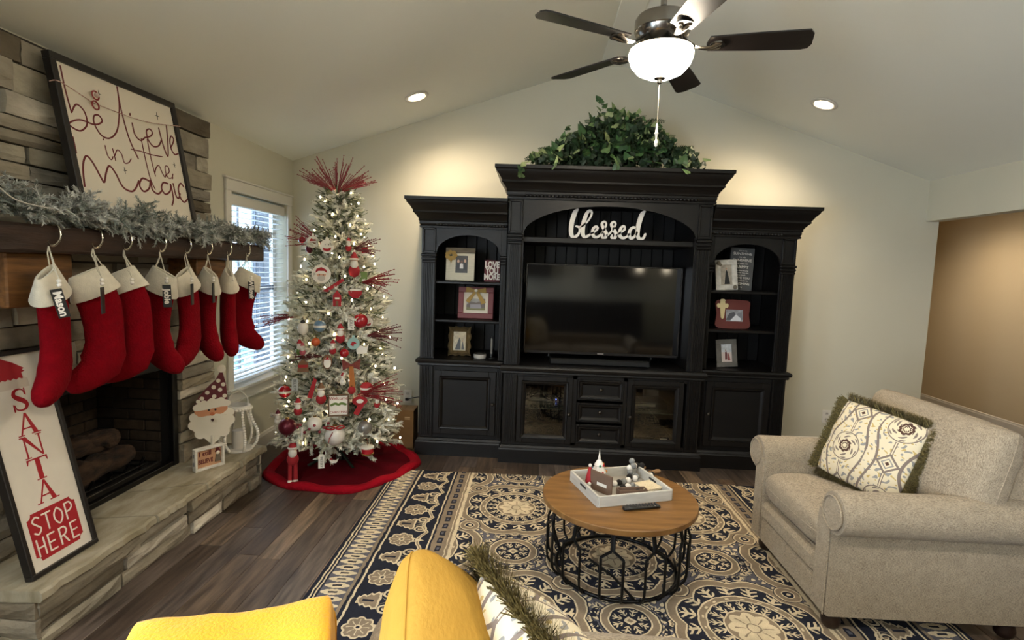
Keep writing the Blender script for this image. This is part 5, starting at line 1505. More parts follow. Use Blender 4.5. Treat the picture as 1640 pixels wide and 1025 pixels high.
rows += [L_(0.226, zt, ww, hh, [(-.4, -.5), (-.4, .5)]), L_(0.226, zt, ww, hh, [(-.4, .48), (.2, .5), (.45, .22), (.15, 0), (-.4, -.04)])]
zt = 0.102
rows += [L_(0.076, zt, ww, hh, [(-.4, -.5), (-.4, .5)]), L_(0.076, zt, ww, hh, [(.4, -.5), (.4, .5)]), L_(0.076, zt, ww, hh, [(-.4, 0), (.4, 0)])]
for cx in (0.124, 0.228):
    rows += [L_(cx, zt, ww, hh, [(-.4, -.5), (-.4, .5)]), L_(cx, zt, ww, hh, [(-.4, .5), (.4, .5)]), L_(cx, zt, ww, hh, [(-.4, 0), (.3, 0)]), L_(cx, zt, ww, hh, [(-.4, -.5), (.4, -.5)])]
rows += [L_(0.175, zt, ww, hh, [(-.4, -.5), (-.4, .5)]), L_(0.175, zt, ww, hh, [(-.4, .48), (.2, .5), (.45, .25), (.15, .02), (-.4, -.02)]), L_(0.175, zt, ww, hh, [(0, 0), (.45, -.5)])]
sticks(rows, s2, 0.0062)
# santa hat print at the top
MB().prism([(0.030, 0.775), (0.035, 0.82), (0.07, 0.858), (0.12, 0.862), (0.165, 0.84), (0.205, 0.812), (0.196, 0.806), (0.205, 0.80), (0.19, 0.795), (0.192, 0.765), (0.05, 0.762)], FR2, 0, 0.001).build('hat_print', redp, s2)
MB().prism([(0.024, 0.768)] + [(0.024 + 0.185 * k / 16, 0.772 + (0.004 if k % 2 else -0.002)) for k in range(17)] + [(0.209, 0.735), (0.024, 0.735)], FR2, 0, 0.0014).build('hat_brim_print', mat('brim_print', '#cbbfae', rough=0.7), s2)

# santa face board on a turned stand
s3 = thing('santa_face_decoration', 'painted wooden santa face with polka dot hat on a white stand', 'decoration', (-1.985, 3.21, 0.266), rotz=0.50)
SF = 0.035
FR3 = ((0, 0, 0.035), (1, 0, 0), (0, 0, 1), (0, -1, 0))
MB().lathe([(0, 0), (0.036, 0), (0.038, 0.008), (0.020, 0.016), (0.012, 0.03), (0.022, 0.045), (0.024, 0.06), (0.013, 0.075), (0.012, 0.16), (0, 0.16)], 20).build('stand', felt_w, s3, 40)
cw = mat('cream_paint', '#ddd3bf', rough=0.6); mar = mat('maroon_paint', '#5c1a20', rough=0.6)
def blob(cx, cy, r, a0, a1, n=6): return [(cx + r * math.cos(math.radians(a0 + (a1 - a0) * k / n)), cy + r * math.sin(math.radians(a0 + (a1 - a0) * k / n))) for k in range(n + 1)]
beard = blob(0.095, 0.215, 0.032, -70, 60) + blob(0.095, 0.262, 0.028, -20, 90) + [(0.08, 0.30), (-0.08, 0.285)] + blob(-0.098, 0.245, 0.028, 90, 200) + blob(-0.103, 0.195, 0.030, 120, 260) + blob(-0.065, 0.140, 0.034, 160, 300) + blob(0.0, 0.110, 0.036, 200, 340) + blob(0.062, 0.145, 0.034, 240, 380)
MB().prism(beard, FR3, -0.006, 0.006).build('beard', cw, s3)
MB().prism([(-0.098, 0.292), (0.086, 0.318), (0.085, 0.285), (0.06, 0.262), (0.02, 0.25), (-0.03, 0.243), (-0.075, 0.25), (-0.095, 0.27)], FR3, 0.006, 0.009).build('face', mat('skin_paint', '#c98a63', rough=0.6), s3)
MB().prism(ell(0.0, 0.262, 0.014, 0.011), FR3, 0.009, 0.013).build('nose', mat('nose_paint', '#c0693f', rough=0.6), s3)
MB().prism(blob(-0.04, 0.242, 0.04, 180, 330, 8) + blob(0.045, 0.25, 0.04, 210, 360, 8) + [(0.02, 0.262), (0.0, 0.252), (-0.03, 0.252)], FR3, 0.009, 0.012).build('moustache', cw, s3)
MB().prism([(-0.01, 0.228), (0.0, 0.232), (0.012, 0.230), (0.002, 0.212)], FR3, 0.012, 0.0135).build('mouth', mat('mouth_paint', '#3a1518', rough=0.6), s3)
for xx in (-0.018, 0.018):
    MB().prism(ell(xx, 0.288, 0.006, 0.007), FR3, 0.009, 0.011).build('eye', mat('eye_paint', '#1c1412', rough=0.3), s3)
MB().prism([(-0.095, 0.315), (-0.075, 0.37), (-0.03, 0.425), (0.02, 0.475), (0.048, 0.53), (0.058, 0.53), (0.078, 0.45), (0.085, 0.34)], FR3, -0.006, 0.006).build('hat', mar, s3)
MB().prism(ell(0.054, 0.545, 0.024, 0.024), FR3, -0.007, 0.008).build('pompom', cw, s3)
br_ = blob(-0.085, 0.305, 0.02, 120, 270) + [(-0.03, 0.29), (0.05, 0.305)] + blob(0.085, 0.325, 0.02, -80, 70) + blob(0.05, 0.342, 0.022, 20, 140) + blob(0.0, 0.338, 0.024, 40, 140) + blob(-0.045, 0.328, 0.022, 40, 150)
MB().prism(br_, FR3, 0.006, 0.010).build('hat_brim', cw, s3)
for q in ((-0.055, 0.362), (-0.025, 0.398), (0.01, 0.43), (0.036, 0.47), (0.012, 0.372), (0.045, 0.412), (0.07, 0.372), (0.063, 0.445), (-0.075, 0.345)):
    MB().prism(ell(q[0], q[1], 0.0125, 0.0125, 12), FR3, 0.006, 0.008).build('polka_dot', cw, s3)
# small box sign
s4 = thing('box_sign', 'small white box sign reading I still BELIEVE in front of the santa face', 'sign', (-1.925, 3.07, 0.266), rotz=PI / 2 - 0.52)
mb = MB(); W2, H2 = 0.088, 0.135
mb.bev(-W2, W2, -0.018, 0.018, 0, 0.014, 0.002).bev(-W2, W2, -0.018, 0.018, H2 - 0.014, H2, 0.002).bev(-W2, -W2 + 0.014, -0.018, 0.018, 0.014, H2 - 0.014, 0.002).bev(W2 - 0.014, W2, -0.018, 0.018, 0.014, H2 - 0.014, 0.002)
mb.build('frame', mat('chippy_white', '#d9d4c8', rough=0.7, vcol='#8d877c', var=0.35, vscale=30), s4)
MB().box(-W2 + 0.014, W2 - 0.014, 0.0, 0.01, 0.014, H2 - 0.014).build('board', mat('kraft_board', '#b98d6b', rough=0.8), s4)
mk = mat('maroon_lettering', '#5a161b', rough=0.7)
put('lettering', text_mesh('I still', 0.040, 0.001, mk, bold=0.0008), s4, (-0.022, -0.001, 0.095), (PI / 2, 0, 0.0))
put('lettering', text_mesh('BELIEVE', 0.036, 0.001, mk, bold=0.001, sx=0.72), s4, (-0.020, -0.001, 0.048), (PI / 2, 0, 0.0))
gn = MB().ball((0.052, -0.006, 0.085), 0.012, 10, 8, (1, .5, 1)).build('gnome_face', cw, s4)
MB().prism([(0.036, 0.09), (0.068, 0.092), (0.055, 0.118), (0.046, 0.116)], ((0, 0, 0), (1, 0, 0), (0, 0, 1), (0, -1, 0)), 0, 0.008).build('gnome_hat', mar, s4)
MB().prism([(0.036, 0.03), (0.070, 0.03), (0.064, 0.075), (0.042, 0.075)], ((0, 0, 0), (1, 0, 0), (0, 0, 1), (0, -1, 0)), 0, 0.006).build('gnome_coat', mat('grey_coat', '#6b5f50', rough=0.8), s4)
for zz_ in (0.045, 0.095):
    MB().box(-W2 - 0.0006, -W2, -0.004, 0.004, zz_ - 0.012, zz_ + 0.012).build('side_slot', mat('slot_dark', '#5a5e62', rough=0.8), s4)
# beaded lantern
s5 = thing('beaded_lantern', 'white beaded lantern with a candle beside the santa face', 'lantern', (-1.925, 3.40, 0.266))
s5.scale = (1.32, 1.32, 1.25)
wb = mat('white_bead', '#e8e2d6'); wp = mat('white_washed', '#cfcabf', rough=0.6)
MB().lathe([(0, 0), (0.062, 0), (0.066, 0.006), (0.064, 0.014), (0, 0.014)], 28).build('base', wp, s5, 40)
MB().lathe([(0.046, 0.222), (0.058, 0.222), (0.060, 0.232), (0.056, 0.244), (0.046, 0.246), (0.044, 0.236), (0.046, 0.222)], 28).build('top_ring', wp, s5, 40)
rb = [(0.060, 0.014), (0.078, 0.04), (0.086, 0.075), (0.082, 0.11), (0.066, 0.15), (0.052, 0.19), (0.050, 0.222)]
for k in range(6):
    a = 2 * PI * k / 6 + 0.3; sp = smooth_pts(rb, 4)
    o = MB().tube([(r * math.cos(a), r * math.sin(a), z) for r, z in sp], 0.004, 6).build('rib', wp, s5)
    mb = MB()
    for r, z in smooth_pts(rb, 3):
        mb.ball(((r + 0.005) * math.cos(a), (r + 0.005) * math.sin(a), z), 0.0068, 8, 6)
    mb.build('bead_row', wb, o, 60)
mb = MB()
for k in range(26):
    a = 2 * PI * k / 26; mb.ball((0.060 * math.cos(a), 0.060 * math.sin(a), 0.228), 0.0068, 8, 6)
mb.build('bead_row', wb, s5, 60)
MB().tube(smooth_pts([(-0.048, 0, 0.24), (-0.045, 0, 0.29), (0, 0, 0.325), (0.045, 0, 0.29), (0.048, 0, 0.24)], 6), 0.0025, 6).build('handle', wp, s5)
MB().lathe([(0, 0.014), (0.032, 0.014), (0.032, 0.105), (0.028, 0.11), (0, 0.108)], 20).build('candle', mat('candle_wax', '#bdb6aa', rough=0.5), s5, 40)
# ============================================================ CHRISTMAS TREE
TX, TY = -1.45, 3.95
gg = random.Random(31)
tree = thing('christmas_tree', 'snow flocked artificial Christmas tree in the corner by the window', 'tree', (TX, TY, 0))
MB().cyl((0, 0, 0.03), (0, 0, 2.05), 0.022, 0.008, 10).build('trunk', mat('tree_trunk', '#4a4438', rough=0.8), tree)
mb = MB()
for k in range(4):
    a = PI / 4 + PI / 2 * k; mb.tube([(0.02 * math.cos(a), 0.02 * math.sin(a), 0.10), (0.24 * math.cos(a), 0.24 * math.sin(a), 0.032)], 0.01, 6)
mb.build('stand', mat('stand_green', '#26352a', rough=0.5, metal=0.4), tree)
snow = mat('flocked_branch', '#c9c5b5', rough=0.95, rand=['#d2cfc2', '#f0ede2', '#e4e1d4', '#f4f1e8', '#c4c5b4'], vcol='#8a8f7c', var=0.6, vscale=38)
R_z = [(0.1, 0.44), (0.25, 0.50), (0.6, 0.46), (1.17, 0.38), (1.6, 0.27), (2.0, 0.15), (2.12, 0.07)]
def Rz(z):
    for (a, p), (b, q) in zip(R_z, R_z[1:]):
        if a <= z <= b: return p + (q - p) * (z - a) / (b - a)
    return 0.44 if z < 0.1 else 0.06
def branch_mesh(L, g):
    mb = MB(); n = 7
    P = [Vector((L * i / n, 0, 0.02 * math.sin(i * 1.3))) for i in range(n + 1)]
    mb.tube(P, [0.007 * (1 - 0.5 * i / n) for i in range(n + 1)], 5)
    start = 0.35
    k = 0
    t = start
    while t < 1.0:
        p = Vector((L * t, 0, 0)); sg = 1 if k % 2 else -1
        ll = (0.10 + 0.06 * g.random()) * (1.25 - t * 0.6) * (0.6 + 0.4 * min(1, L / 0.4))
        el = g.uniform(-0.5, 0.7)
        needle_twig(mb, p, (0.75, sg * 0.75, el), ll, 34, 0.022, 0.0048, g, 0.012)
        if g.random() < 0.8:
            needle_twig(mb, p, (0.7, sg * 0.25, 0.8 * (1 if g.random() < .6 else -1)), ll * 0.7, 22, 0.020, 0.0048, g, 0.011)
        t += 0.040 / L; k += 1
    needle_twig(mb, (L * 0.9, 0, 0), (1, 0, 0.1), 0.10, 30, 0.022, 0.0048, g, 0.012)
    return mb
bms = {L: [branch_mesh(L - 0.05, gg).mesh('branch', snow) for _ in range(3)] for L in (0.18, 0.27, 0.36, 0.45, 0.52)}
nb = 0; lv = 0; z = 0.2
levels = []
while z < 2.06:
    R = Rz(z); cnt = max(5, int(round(2 * PI * R / 0.205)) + 1); levels.append((z, R, cnt)); z += 0.078
for li, (z, R, cnt) in enumerate(levels):
    for k in range(cnt):
        a = 2 * PI * (k + 0.5 * (li % 2)) / cnt + gg.uniform(-.15, .15)
        L = min(bms, key=lambda q: abs(q - R)); s_ = R / L * gg.uniform(0.84, 1.06)
        dr = -0.30 + 0.35 * gg.random() if z < 0.5 else gg.uniform(-0.15, 0.28)
        o = put('branch', bms[L][gg.randrange(3)], tree, (0, 0, z + (0.07 if z < .3 else 0)))
        o.rotation_euler = Euler((gg.uniform(-.5, .5), -dr, a), 'XYZ'); o.scale = (s_, s_, s_); nb += 1
mb = MB()
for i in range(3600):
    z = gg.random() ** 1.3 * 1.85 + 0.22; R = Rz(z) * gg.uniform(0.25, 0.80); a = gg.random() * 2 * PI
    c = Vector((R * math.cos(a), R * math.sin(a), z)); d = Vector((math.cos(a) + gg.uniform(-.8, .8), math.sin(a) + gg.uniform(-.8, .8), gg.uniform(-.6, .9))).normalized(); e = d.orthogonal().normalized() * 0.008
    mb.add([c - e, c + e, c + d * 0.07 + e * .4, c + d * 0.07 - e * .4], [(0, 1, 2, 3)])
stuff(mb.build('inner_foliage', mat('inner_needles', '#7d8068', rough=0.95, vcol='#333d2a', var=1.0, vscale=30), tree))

# fairy lights
sl = thing('string_lights', 'warm white fairy lights wound through the Christmas tree', 'string lights', (TX, TY, 0))
blb = mat('fairy_bulb', '#fff0cc', emit=(1.0, 0.80, 0.45, 1), estr=14)
bme2 = MB().ball((0, 0, 0), 0.0062, 8, 6, (1, 1, 1.4)).mesh('bulb', blb)
wire = []
for i in range(135):
    t = i / 135; z = 0.22 + 1.85 * t; a = i * 1.13; R = Rz(z) * gg.uniform(0.74, 0.98)
    p = (R * math.cos(a), R * math.sin(a), z + gg.uniform(-.02, .02)); put('bulb', bme2, sl, p)
for i in range(400):
    t = i / 400; z = 0.22 + 1.85 * t; a = t * 30; R = Rz(z) * 0.7
    wire.append((R * math.cos(a), R * math.sin(a), z))
MB().tube(wire, 0.0015, 4).build('wire', mat('wire_white', '#cfcabd', rough=0.6), sl)

# ---- ornaments (each its own thing), local -y faces the room
ornr = math.radians(21)
red = mat('glossy_red', '#9c1420', rough=0.2, coat=0.4); redm = mat('matte_red', '#9a1a22', rough=0.8)
wht = mat('ornament_white', '#dcd6ca', rough=0.5); blk = mat('ornament_black', '#15130f', rough=0.4)
skin = mat('ornament_skin', '#c79a80', rough=0.6); teal = mat('ornament_teal', '#8fb0ab', rough=0.5)
blue = mat('ornament_blue', '#5f7c93', rough=0.3, coat=0.4); org = mat('ornament_orange', '#b8501f', rough=0.4)
grn = mat('ornament_green', '#5d7434', rough=0.5); gold = mat('ornament_gold', '#a8854a', rough=0.25, metal=0.9)
brown = mat('ornament_brown', '#6e4c30', rough=0.7); grey_b = mat('ornament_grey', '#85807a', rough=0.25, metal=0.4); plum = mat('plum_mesh', '#5e1426', rough=0.35, metal=0.4)
def orn(name, lbl, cat, p, grp=None):
    t = thing(name, lbl, cat, p, rotz=ornr); t.scale = (1.22, 1.22, 1.22)
    MB().tube([(0, 0.005, 0.0), (0.0, 0.02, 0.03)], 0.0008, 4).build('hanger', gold, t)
    return t
FD = lambda y=0: ((0, y, 0), (1, 0, 0), (0, 0, 1), (0, -1, 0))
def disc(p, r, lbl, kind='santa', rim=wht, face=wht):
    t = orn('disc_ornament', lbl, 'ornament', p); c = -r
    MB().prism(ell(0, c, r, r, 28), FD(), -0.003, 0.003).build('disc', rim, t)
    MB().box(-0.006, 0.006, -0.003, 0.003, -0.004, 0.014).build('top_tab', rim, t)
    if kind == 'santa':
        MB().prism([(-.62 * r, c + .12 * r), (-.5 * r, c + .55 * r), (0, c + .75 * r), (.5 * r, c + .5 * r), (.62 * r, c + .1 * r), (.3 * r, c + .34 * r), (-.3 * r, c + .34 * r)], FD(), 0.003, 0.005).build('hat_print', redm, t)
        MB().prism([(-.5 * r, c + .02 * r), (.5 * r, c + .02 * r), (.4 * r, c - .25 * r), (-.4 * r, c - .25 * r)], FD(), 0.003, 0.0045).build('face_print', skin, t)
        MB().prism(ell(0, c - .45 * r, .4 * r, .32 * r), FD(), 0.003, 0.005).build('beard_print', mat('print_grey', '#b3aca2', rough=0.7), t)
        for s_ in (-1, 1): MB().prism(ell(s_ * .2 * r, c - .08 * r, .06 * r, .06 * r, 8), FD(), 0.0045, 0.0055).build('eye_print', blk, t)
    elif kind == 'scarf':
        MB().prism([(-.6 * r, c - .2 * r), (0, c - .35 * r), (.6 * r, c - .15 * r), (.5 * r, c - .6 * r), (0, c - .78 * r), (-.5 * r, c - .6 * r)], FD(), 0.003, 0.006).build('scarf', redm, t)
        for s_ in (-1, 1): MB().prism(ell(s_ * .25 * r, c + .25 * r, .07 * r, .07 * r, 8), FD(), 0.003, 0.005).build('eye_print', blk, t)
    elif kind == 'word':
        MB().prism([(-.5 * r, c + .3 * r), (-.2 * r, c + .6 * r), (.1 * r, c + .3 * r), (.4 * r, c + .55 * r), (.5 * r, c + .2 * r), (-.5 * r, c + .1 * r)], FD(), 0.003, 0.005).build('print', redm, t)
        MB().prism([(-.5 * r, c - .1 * r), (.5 * r, c - .1 * r), (.45 * r, c - .3 * r), (-.45 * r, c - .3 * r)], FD(), 0.003, 0.005).build('print', brown, t)
    elif kind == 'bird':
        MB().prism([(-.5 * r, c - .2 * r), (-.2 * r, c + .35 * r), (.2 * r, c + .3 * r), (.55 * r, c - .05 * r), (.1 * r, c - .1 * r), (0, c - .5 * r)], FD(), 0.003, 0.005).build('bird_print', redm, t)
    return t
def santa_fig(p, s_, lbl, hat=redm, body=redm, beard=wht, name='santa_ornament', legs=False):
    t = orn(name, lbl, 'ornament', p)
    MB().lathe([(0, -0.005), (0.004, -0.008), (0.012, -0.022), (0.019, -0.036), (0.0, -0.036)], 12, M=Matrix.Scale(s_, 4)).build('hat', hat, t, 50)
    MB().ball((0, 0, -0.004 * s_), 0.006 * s_, 8, 6).build('hat_pompom', wht, t, 60)
    MB().lathe([(0, -0.034), (0.019, -0.034), (0.021, -0.038), (0.019, -0.042), (0, -0.042)], 12, M=Matrix.Scale(s_, 4)).build('hat_brim', wht, t, 50)
    MB().ball((0, 0, -0.048 * s_), 0.016 * s_, 10, 8).build('face', skin, t, 60)
    MB().ball((0, -0.006 * s_, -0.060 * s_), 0.017 * s_, 10, 8, (1, .8, 1.25)).build('beard', beard, t, 60)
    MB().ball((0, 0.002, -0.088 * s_), 0.024 * s_, 12, 8, (1, .8, 1.15)).build('body', body, t, 60)
    if legs:
        mb = MB(); MBl = [MB().tube([(sg * 0.010 * s_, 0, -0.105 * s_), (sg * 0.011 * s_, 0, -0.175 * s_)], 0.0085 * s_, 8) for sg in (-1, 1)]
        for q, sg in zip(MBl, (-1, 1)):
            lo = q.build('leg', redm, t, 60); MB().ball((sg * 0.011 * s_, -0.004, -0.180 * s_), 0.011 * s_, 8, 6, (1, 1.3, .6)).build('shoe', wht, lo, 60)
    return t
def ball_o(p, r, lbl, m, deco=None):
    t = orn('ball_ornament', lbl, 'ornament', p)
    MB().ball((0, 0, -r), r, 20, 14).build('ball', m, t, 80)
    MB().cyl((0, 0, -0.003), (0, 0, 0.006), r * 0.22, n=10).build('cap', gold, t, 50)
    if deco == 'bow':
        MB().tube(smooth_pts([(0, -r * .5, -0.004), (-0.03, -r * .6, 0.008), (-0.05, -r * .5, -0.004), (-0.02, -r * .7, -0.012), (0.0, -r * .6, -0.006), (0.03, -r * .6, 0.008), (0.05, -r * .5, -0.002), (0.02, -r * .7, -0.010), (0, -r * .5, -0.006)], 4), 0.007, 6, flat=.5).build('ribbon_bow', red, t, 60)
        MB().tube([(-0.012, -r * .98, -0.02), (-0.030, -r * .98, -r), (-0.032, -r * .9, -r * 1.4)], 0.006, 6, flat=.4).build('ribbon_tail', red, t, 60)
    if deco == 'dots':
        for k in range(9):
            a = -2.6 + k * 0.26 * 1.0; z_ = -r + r * 0.55 * math.sin(k * 2.1)
            q = math.sqrt(max(0.01, r * r - (z_ + r) ** 2)); MB().ball((q * math.cos(a), q * math.sin(a), z_), r * 0.2, 8, 6, (1, 1, 1)).build('dot', mat('dot_red', '#7c1d2a', rough=0.5), t, 60)
    if deco == 'band':
        MB().lathe([(r * 0.985, -r - 0.006), (r * 1.02, -r), (r * 0.985, -r + 0.006)], 24).build('band', wht, t)
    return t
def tag_o(p, txt, lbl, w=0.034, h=0.075, m=None):
    t = orn('tag_ornament', lbl, 'ornament', p)
    MB().prism([(-w / 2, -0.012), (-w / 4, 0), (w / 4, 0), (w / 2, -0.012), (w / 2, -h), (-w / 2, -h)], FD(), -0.003, 0.003).build('tag', m or wht, t)
    put('lettering', text_mesh(txt, w * 0.62, 0.001, mat('tag_ink', '#3a3630', rough=0.6)), t, (0, -0.0036, -h / 2 - 0.004), (PI / 2, PI / 2, 0))
    return t
def shape_o(p, polys, name, lbl, d=0.006):
    t = orn(name, lbl, 'ornament', p)
    for i, (nm, P, m) in enumerate(polys):
        MB().prism(P, FD(), -d + i * 0.0005, d + 0.0025 * i).build(nm, m, t)
    return t
disc((-1.466, 3.645, 1.515), 0.052, 'large round white disc ornament with a bearded red hatted face')
disc((-1.563, 3.735, 1.715), 0.034, 'small round cream disc ornament with red print, upper left of the tree', 'word')
disc((-1.445, 3.690, 1.690), 0.038, 'round white snow face ornament with a red scarf, upper middle', 'scarf')
disc((-1.23, 3.620, 1.022), 0.034, 'pale teal disc ornament with a red bird print', 'bird', teal)
disc((-1.164, 3.730, 1.155), 0.028, 'small white ring ornament beside the big red ball', 'scarf')
santa_fig((-1.271, 3.745, 1.625), 1.35, 'big round santa ornament with wide white beard, upper right of tree')
santa_fig((-1.313, 3.750, 1.72), 0.75, 'tiny red capped figure ornament near the right edge, high up')
santa_fig((-1.311, 3.590, 1.13), 1.05, 'long white bearded santa ornament with red cap below the house')
santa_fig((-1.409, 3.500, 0.735), 1.15, 'white oval santa face ornament in the middle of the lower tree', hat=brown)
santa_fig((-1.57, 3.505, 0.62), 0.95, 'pale santa ornament left of the wooden sign', body=redm)
santa_fig((-1.763, 3.615, 0.50), 0.85, 'white figure ornament with purple cap at the far left branch', hat=plum, body=wht)
santa_fig((-1.594, 3.475, 0.335), 1.35, 'santa doll ornament with red striped legs dangling over the skirt', legs=True)
santa_fig((-1.084, 3.700, 0.615), 0.75, 'small santa ornament at the far right near the red picks')
santa_fig((-1.28, 3.555, 0.795), 0.7, 'tiny santa cap ornament above the wooden sign', body=wht)
santa_fig((-1.352, 3.560, 1.02), 0.8, 'red and white slanted gnome ornament in the middle', beard=wht)
santa_fig((-1.589, 3.575, 1.01), 0.85, 'red pointed gnome ornament on the left edge', body=grn)
santa_fig((-1.562, 3.560, 0.99), 0.7, 'pink knitted elf ornament left of the orange one', hat=mat('pink_knit', '#a8505a', rough=0.8), body=MATS['pink_knit'])
santa_fig((-1.594, 3.750, 1.72), 0.9, 'dark red hooded figure ornament at the upper left', body=plum)
ball_o((-1.201, 3.680, 1.185), 0.042, 'big glossy red ball ornament on the right side', red)
ball_o((-1.442, 3.560, 1.140), 0.034, 'steel blue ball ornament with white band', blue, 'band')
ball_o((-1.307, 3.485, 0.435), 0.055, 'large clear white ball ornament with red ribbon bow', mat('frosted_ball', '#cfcac2', rough=0.2, coat=0.5), 'bow')
ball_o((-1.44, 3.470, 0.495), 0.040, 'white ball ornament with dark red polka dots', wht, 'dots')
ball_o((-1.138, 3.600, 0.445), 0.040, 'smoky grey ball ornament at the lower right', grey_b)
ball_o((-1.652, 3.520, 0.46), 0.048, 'plum glitter ball ornament at the lower left', plum)
ball_o((-1.707, 3.600, 0.67), 0.036, 'red and white snow globe ornament under the window sill', red, 'band')
ball_o((-1.143, 3.640, 0.71), 0.036, 'red ornament with white breast on the right side', redm, 'band')
ball_o((-1.466, 3.550, 1.02), 0.024, 'small orange glass ball ornament', org)
ball_o((-1.715, 3.905, 1.715), 0.020, 'small dark red ball at the upper left by the picks', red)
ball_o((-1.223, 3.570, 0.69), 0.022, 'red wool pompom ornament hanging under the brown bow', redm)
ball_o((-1.28, 3.580, 0.95), 0.026, 'small bright red capped ball ornament in the middle right', red)
tag_o((-1.251, 3.630, 1.165), 'JOLLY', 'white tag ornament reading JOLLY')
tag_o((-1.605, 3.535, 0.74), 'BELIEVE', 'grey white tag ornament hanging at the left branch tips', m=mat('tag_grey', '#a9aca8', rough=0.6))
tag_o((-1.396, 3.475, 0.235), 'MERRY', 'white tag ornament hanging below the lowest branches', 0.032, 0.08)
shape_o((-1.344, 3.615, 1.345), [('walls', [(-0.022, -0.09), (0.022, -0.09), (0.022, -0.03), (0, 0.0), (-0.022, -0.03)], redm), ('door', [(-0.007, -0.088), (0.007, -0.088), (0.007, -0.06), (-0.007, -0.06)], brown), ('window', [(-0.012, -0.05), (0.012, -0.05), (0.012, -0.04), (-0.012, -0.04)], wht)], 'house_ornament', 'narrow red house ornament in the middle of the tree')
shape_o((-1.246, 3.690, 1.345), [('cup', [(-0.042, 0), (0.042, 0), (0.036, -0.025), (0.018, -0.044), (-0.012, -0.044), (-0.036, -0.02)], red), ('rim', [(-0.028, 0.008), (0.035, 0.008), (0.035, -0.002), (-0.028, -0.002)], wht)], 'bell_ornament', 'red bowl shaped bell ornament on the right')
shape_o((-1.378, 3.630, 1.41), [('ribbon', [(-0.055, -0.06), (-0.03, -0.066), (0.06, 0.0), (0.05, 0.014)], redm)], 'ribbon_ornament', 'slanting bright red ribbon across the middle of the tree')
shape_o((-1.213, 3.780, 1.475), [('boot', [(-0.02, 0), (0.018, 0), (0.02, -0.045), (-0.012, -0.06), (-0.03, -0.05), (-0.014, -0.03)], grn)], 'elf_boot_ornament', 'olive green elf boot ornament at the right edge')
shape_o((-1.23, 3.850, 1.645), [('cap', [(-0.018, 0), (0.016, 0.006), (0.022, -0.03), (-0.016, -0.034)], redm), ('brim', [(-0.02, -0.03), (0.026, -0.026), (0.026, -0.038), (-0.02, -0.042)], wht)], 'cap_ornament', 'small red and white cap ornament at the upper right edge')
shape_o((-1.378, 3.530, 0.91), [('oval', ell(0, -0.04, 0.026, 0.040, 20), brown), ('face', ell(0, -0.044, 0.019, 0.030, 18), wht), ('hat_print', [(-0.014, -0.026), (0.0, -0.010), (0.014, -0.026)], redm)], 'oval_ornament', 'wooden oval ornament with a white bearded face')
shape_o((-1.547, 3.535, 0.87), [('body', [(-0.03, -0.07), (-0.026, -0.02), (0, 0), (0.026, -0.02), (0.03, -0.07)], brown), ('scarf', [(-0.026, -0.03), (0.026, -0.03), (0.022, -0.045), (-0.022, -0.045)], redm)], 'reindeer_ornament', 'brown felt reindeer ornament on the left side')
shape_o((-1.229, 3.575, 0.865), [('bow', [(0, -0.02), (-0.05, 0.012), (-0.045, -0.05), (0, -0.03), (0.045, -0.05), (0.05, 0.012)], mat('plaid_ribbon', '#7c3a2a', rough=0.8, vcol='#5e1c20', var=1.0, vscale=80)), ('tails', [(-0.012, -0.03), (0.012, -0.03), (0.022, -0.15), (-0.01, -0.15)], mat('burnt_ribbon', '#a3622c', rough=0.8))], 'ribbon_bow', 'large rusty plaid bow with an orange tail')
shape_o((-1.464, 3.500, 0.745), [('stick', [(-0.03, -0.10), (-0.006, -0.11), (0.02, -0.005), (0.004, 0.008)], redm)], 'curled_ribbon', 'dark red curled ribbon left of the white oval face')
shape_o((-1.172, 3.590, 0.61), [('loop', ell(0, -0.02, 0.042, 0.026, 18), redm), ('centre', ell(0, -0.02, 0.020, 0.012, 14), wht), ('tail', [(-0.01, -0.04), (0.025, -0.04), (-0.01, -0.10), (-0.035, -0.09)], redm)], 'candy_bow_ornament', 'red and white peppermint bow ornament right of the wooden sign')
shape_o((-1.178, 3.655, 0.965), [('bird', [(-0.03, -0.05), (-0.036, -0.015), (-0.01, 0), (0.02, -0.01), (0.036, 0.01), (0.024, -0.045)], wht)], 'bird_ornament', 'white dove ornament at the right side')
shape_o((-1.319, 3.490, 0.215), [('bird', [(-0.024, -0.01), (-0.008, -0.035), (0.016, -0.034), (0.028, -0.012), (0.012, -0.022), (-0.006, -0.018)], wht), ('breast', [(-0.02, -0.012), (-0.006, -0.006), (-0.004, -0.018)], redm)], 'bird_ornament', 'little white and red bird hanging under the lowest branches')
t = orn('icicle_ornament', 'white twisted icicle ornament on the lower left', 'ornament', (-1.526, 3.47, 0.42)); MB().lathe([(0, 0), (0.007, -0.005), (0.006, -0.05), (0.003, -0.10), (0, -0.115)], 8).build('icicle', wht, t, 60)
t = orn('drum_ornament', 'red toy drum ornament hanging at the lower right', 'ornament', (-1.119, 3.60, 0.262)); MB().lathe([(0, 0), (0.034, 0), (0.034, -0.045), (0, -0.045)], 20).build('drum', red, t, 40); MB().lathe([(0.034, 0.002), (0.037, 0.0), (0.037, -0.008), (0.034, -0.01)], 20).build('rim', wht, t, 40)
MB().lathe([(0.034, -0.036), (0.037, -0.038), (0.037, -0.045), (0.034, -0.047)], 20).build('rim', gold, t, 40)
t = orn('penguin_ornament', 'white penguin ornament with black cap on the left edge', 'ornament', (-1.567, 3.58, 1.12)); MB().ball((0, 0, -0.035), 0.03, 12, 8, (1, .8, 1.2)).build('body', wht, t, 60); MB().ball((0, 0, 0.0), 0.014, 10, 8).build('head', blk, t, 60)
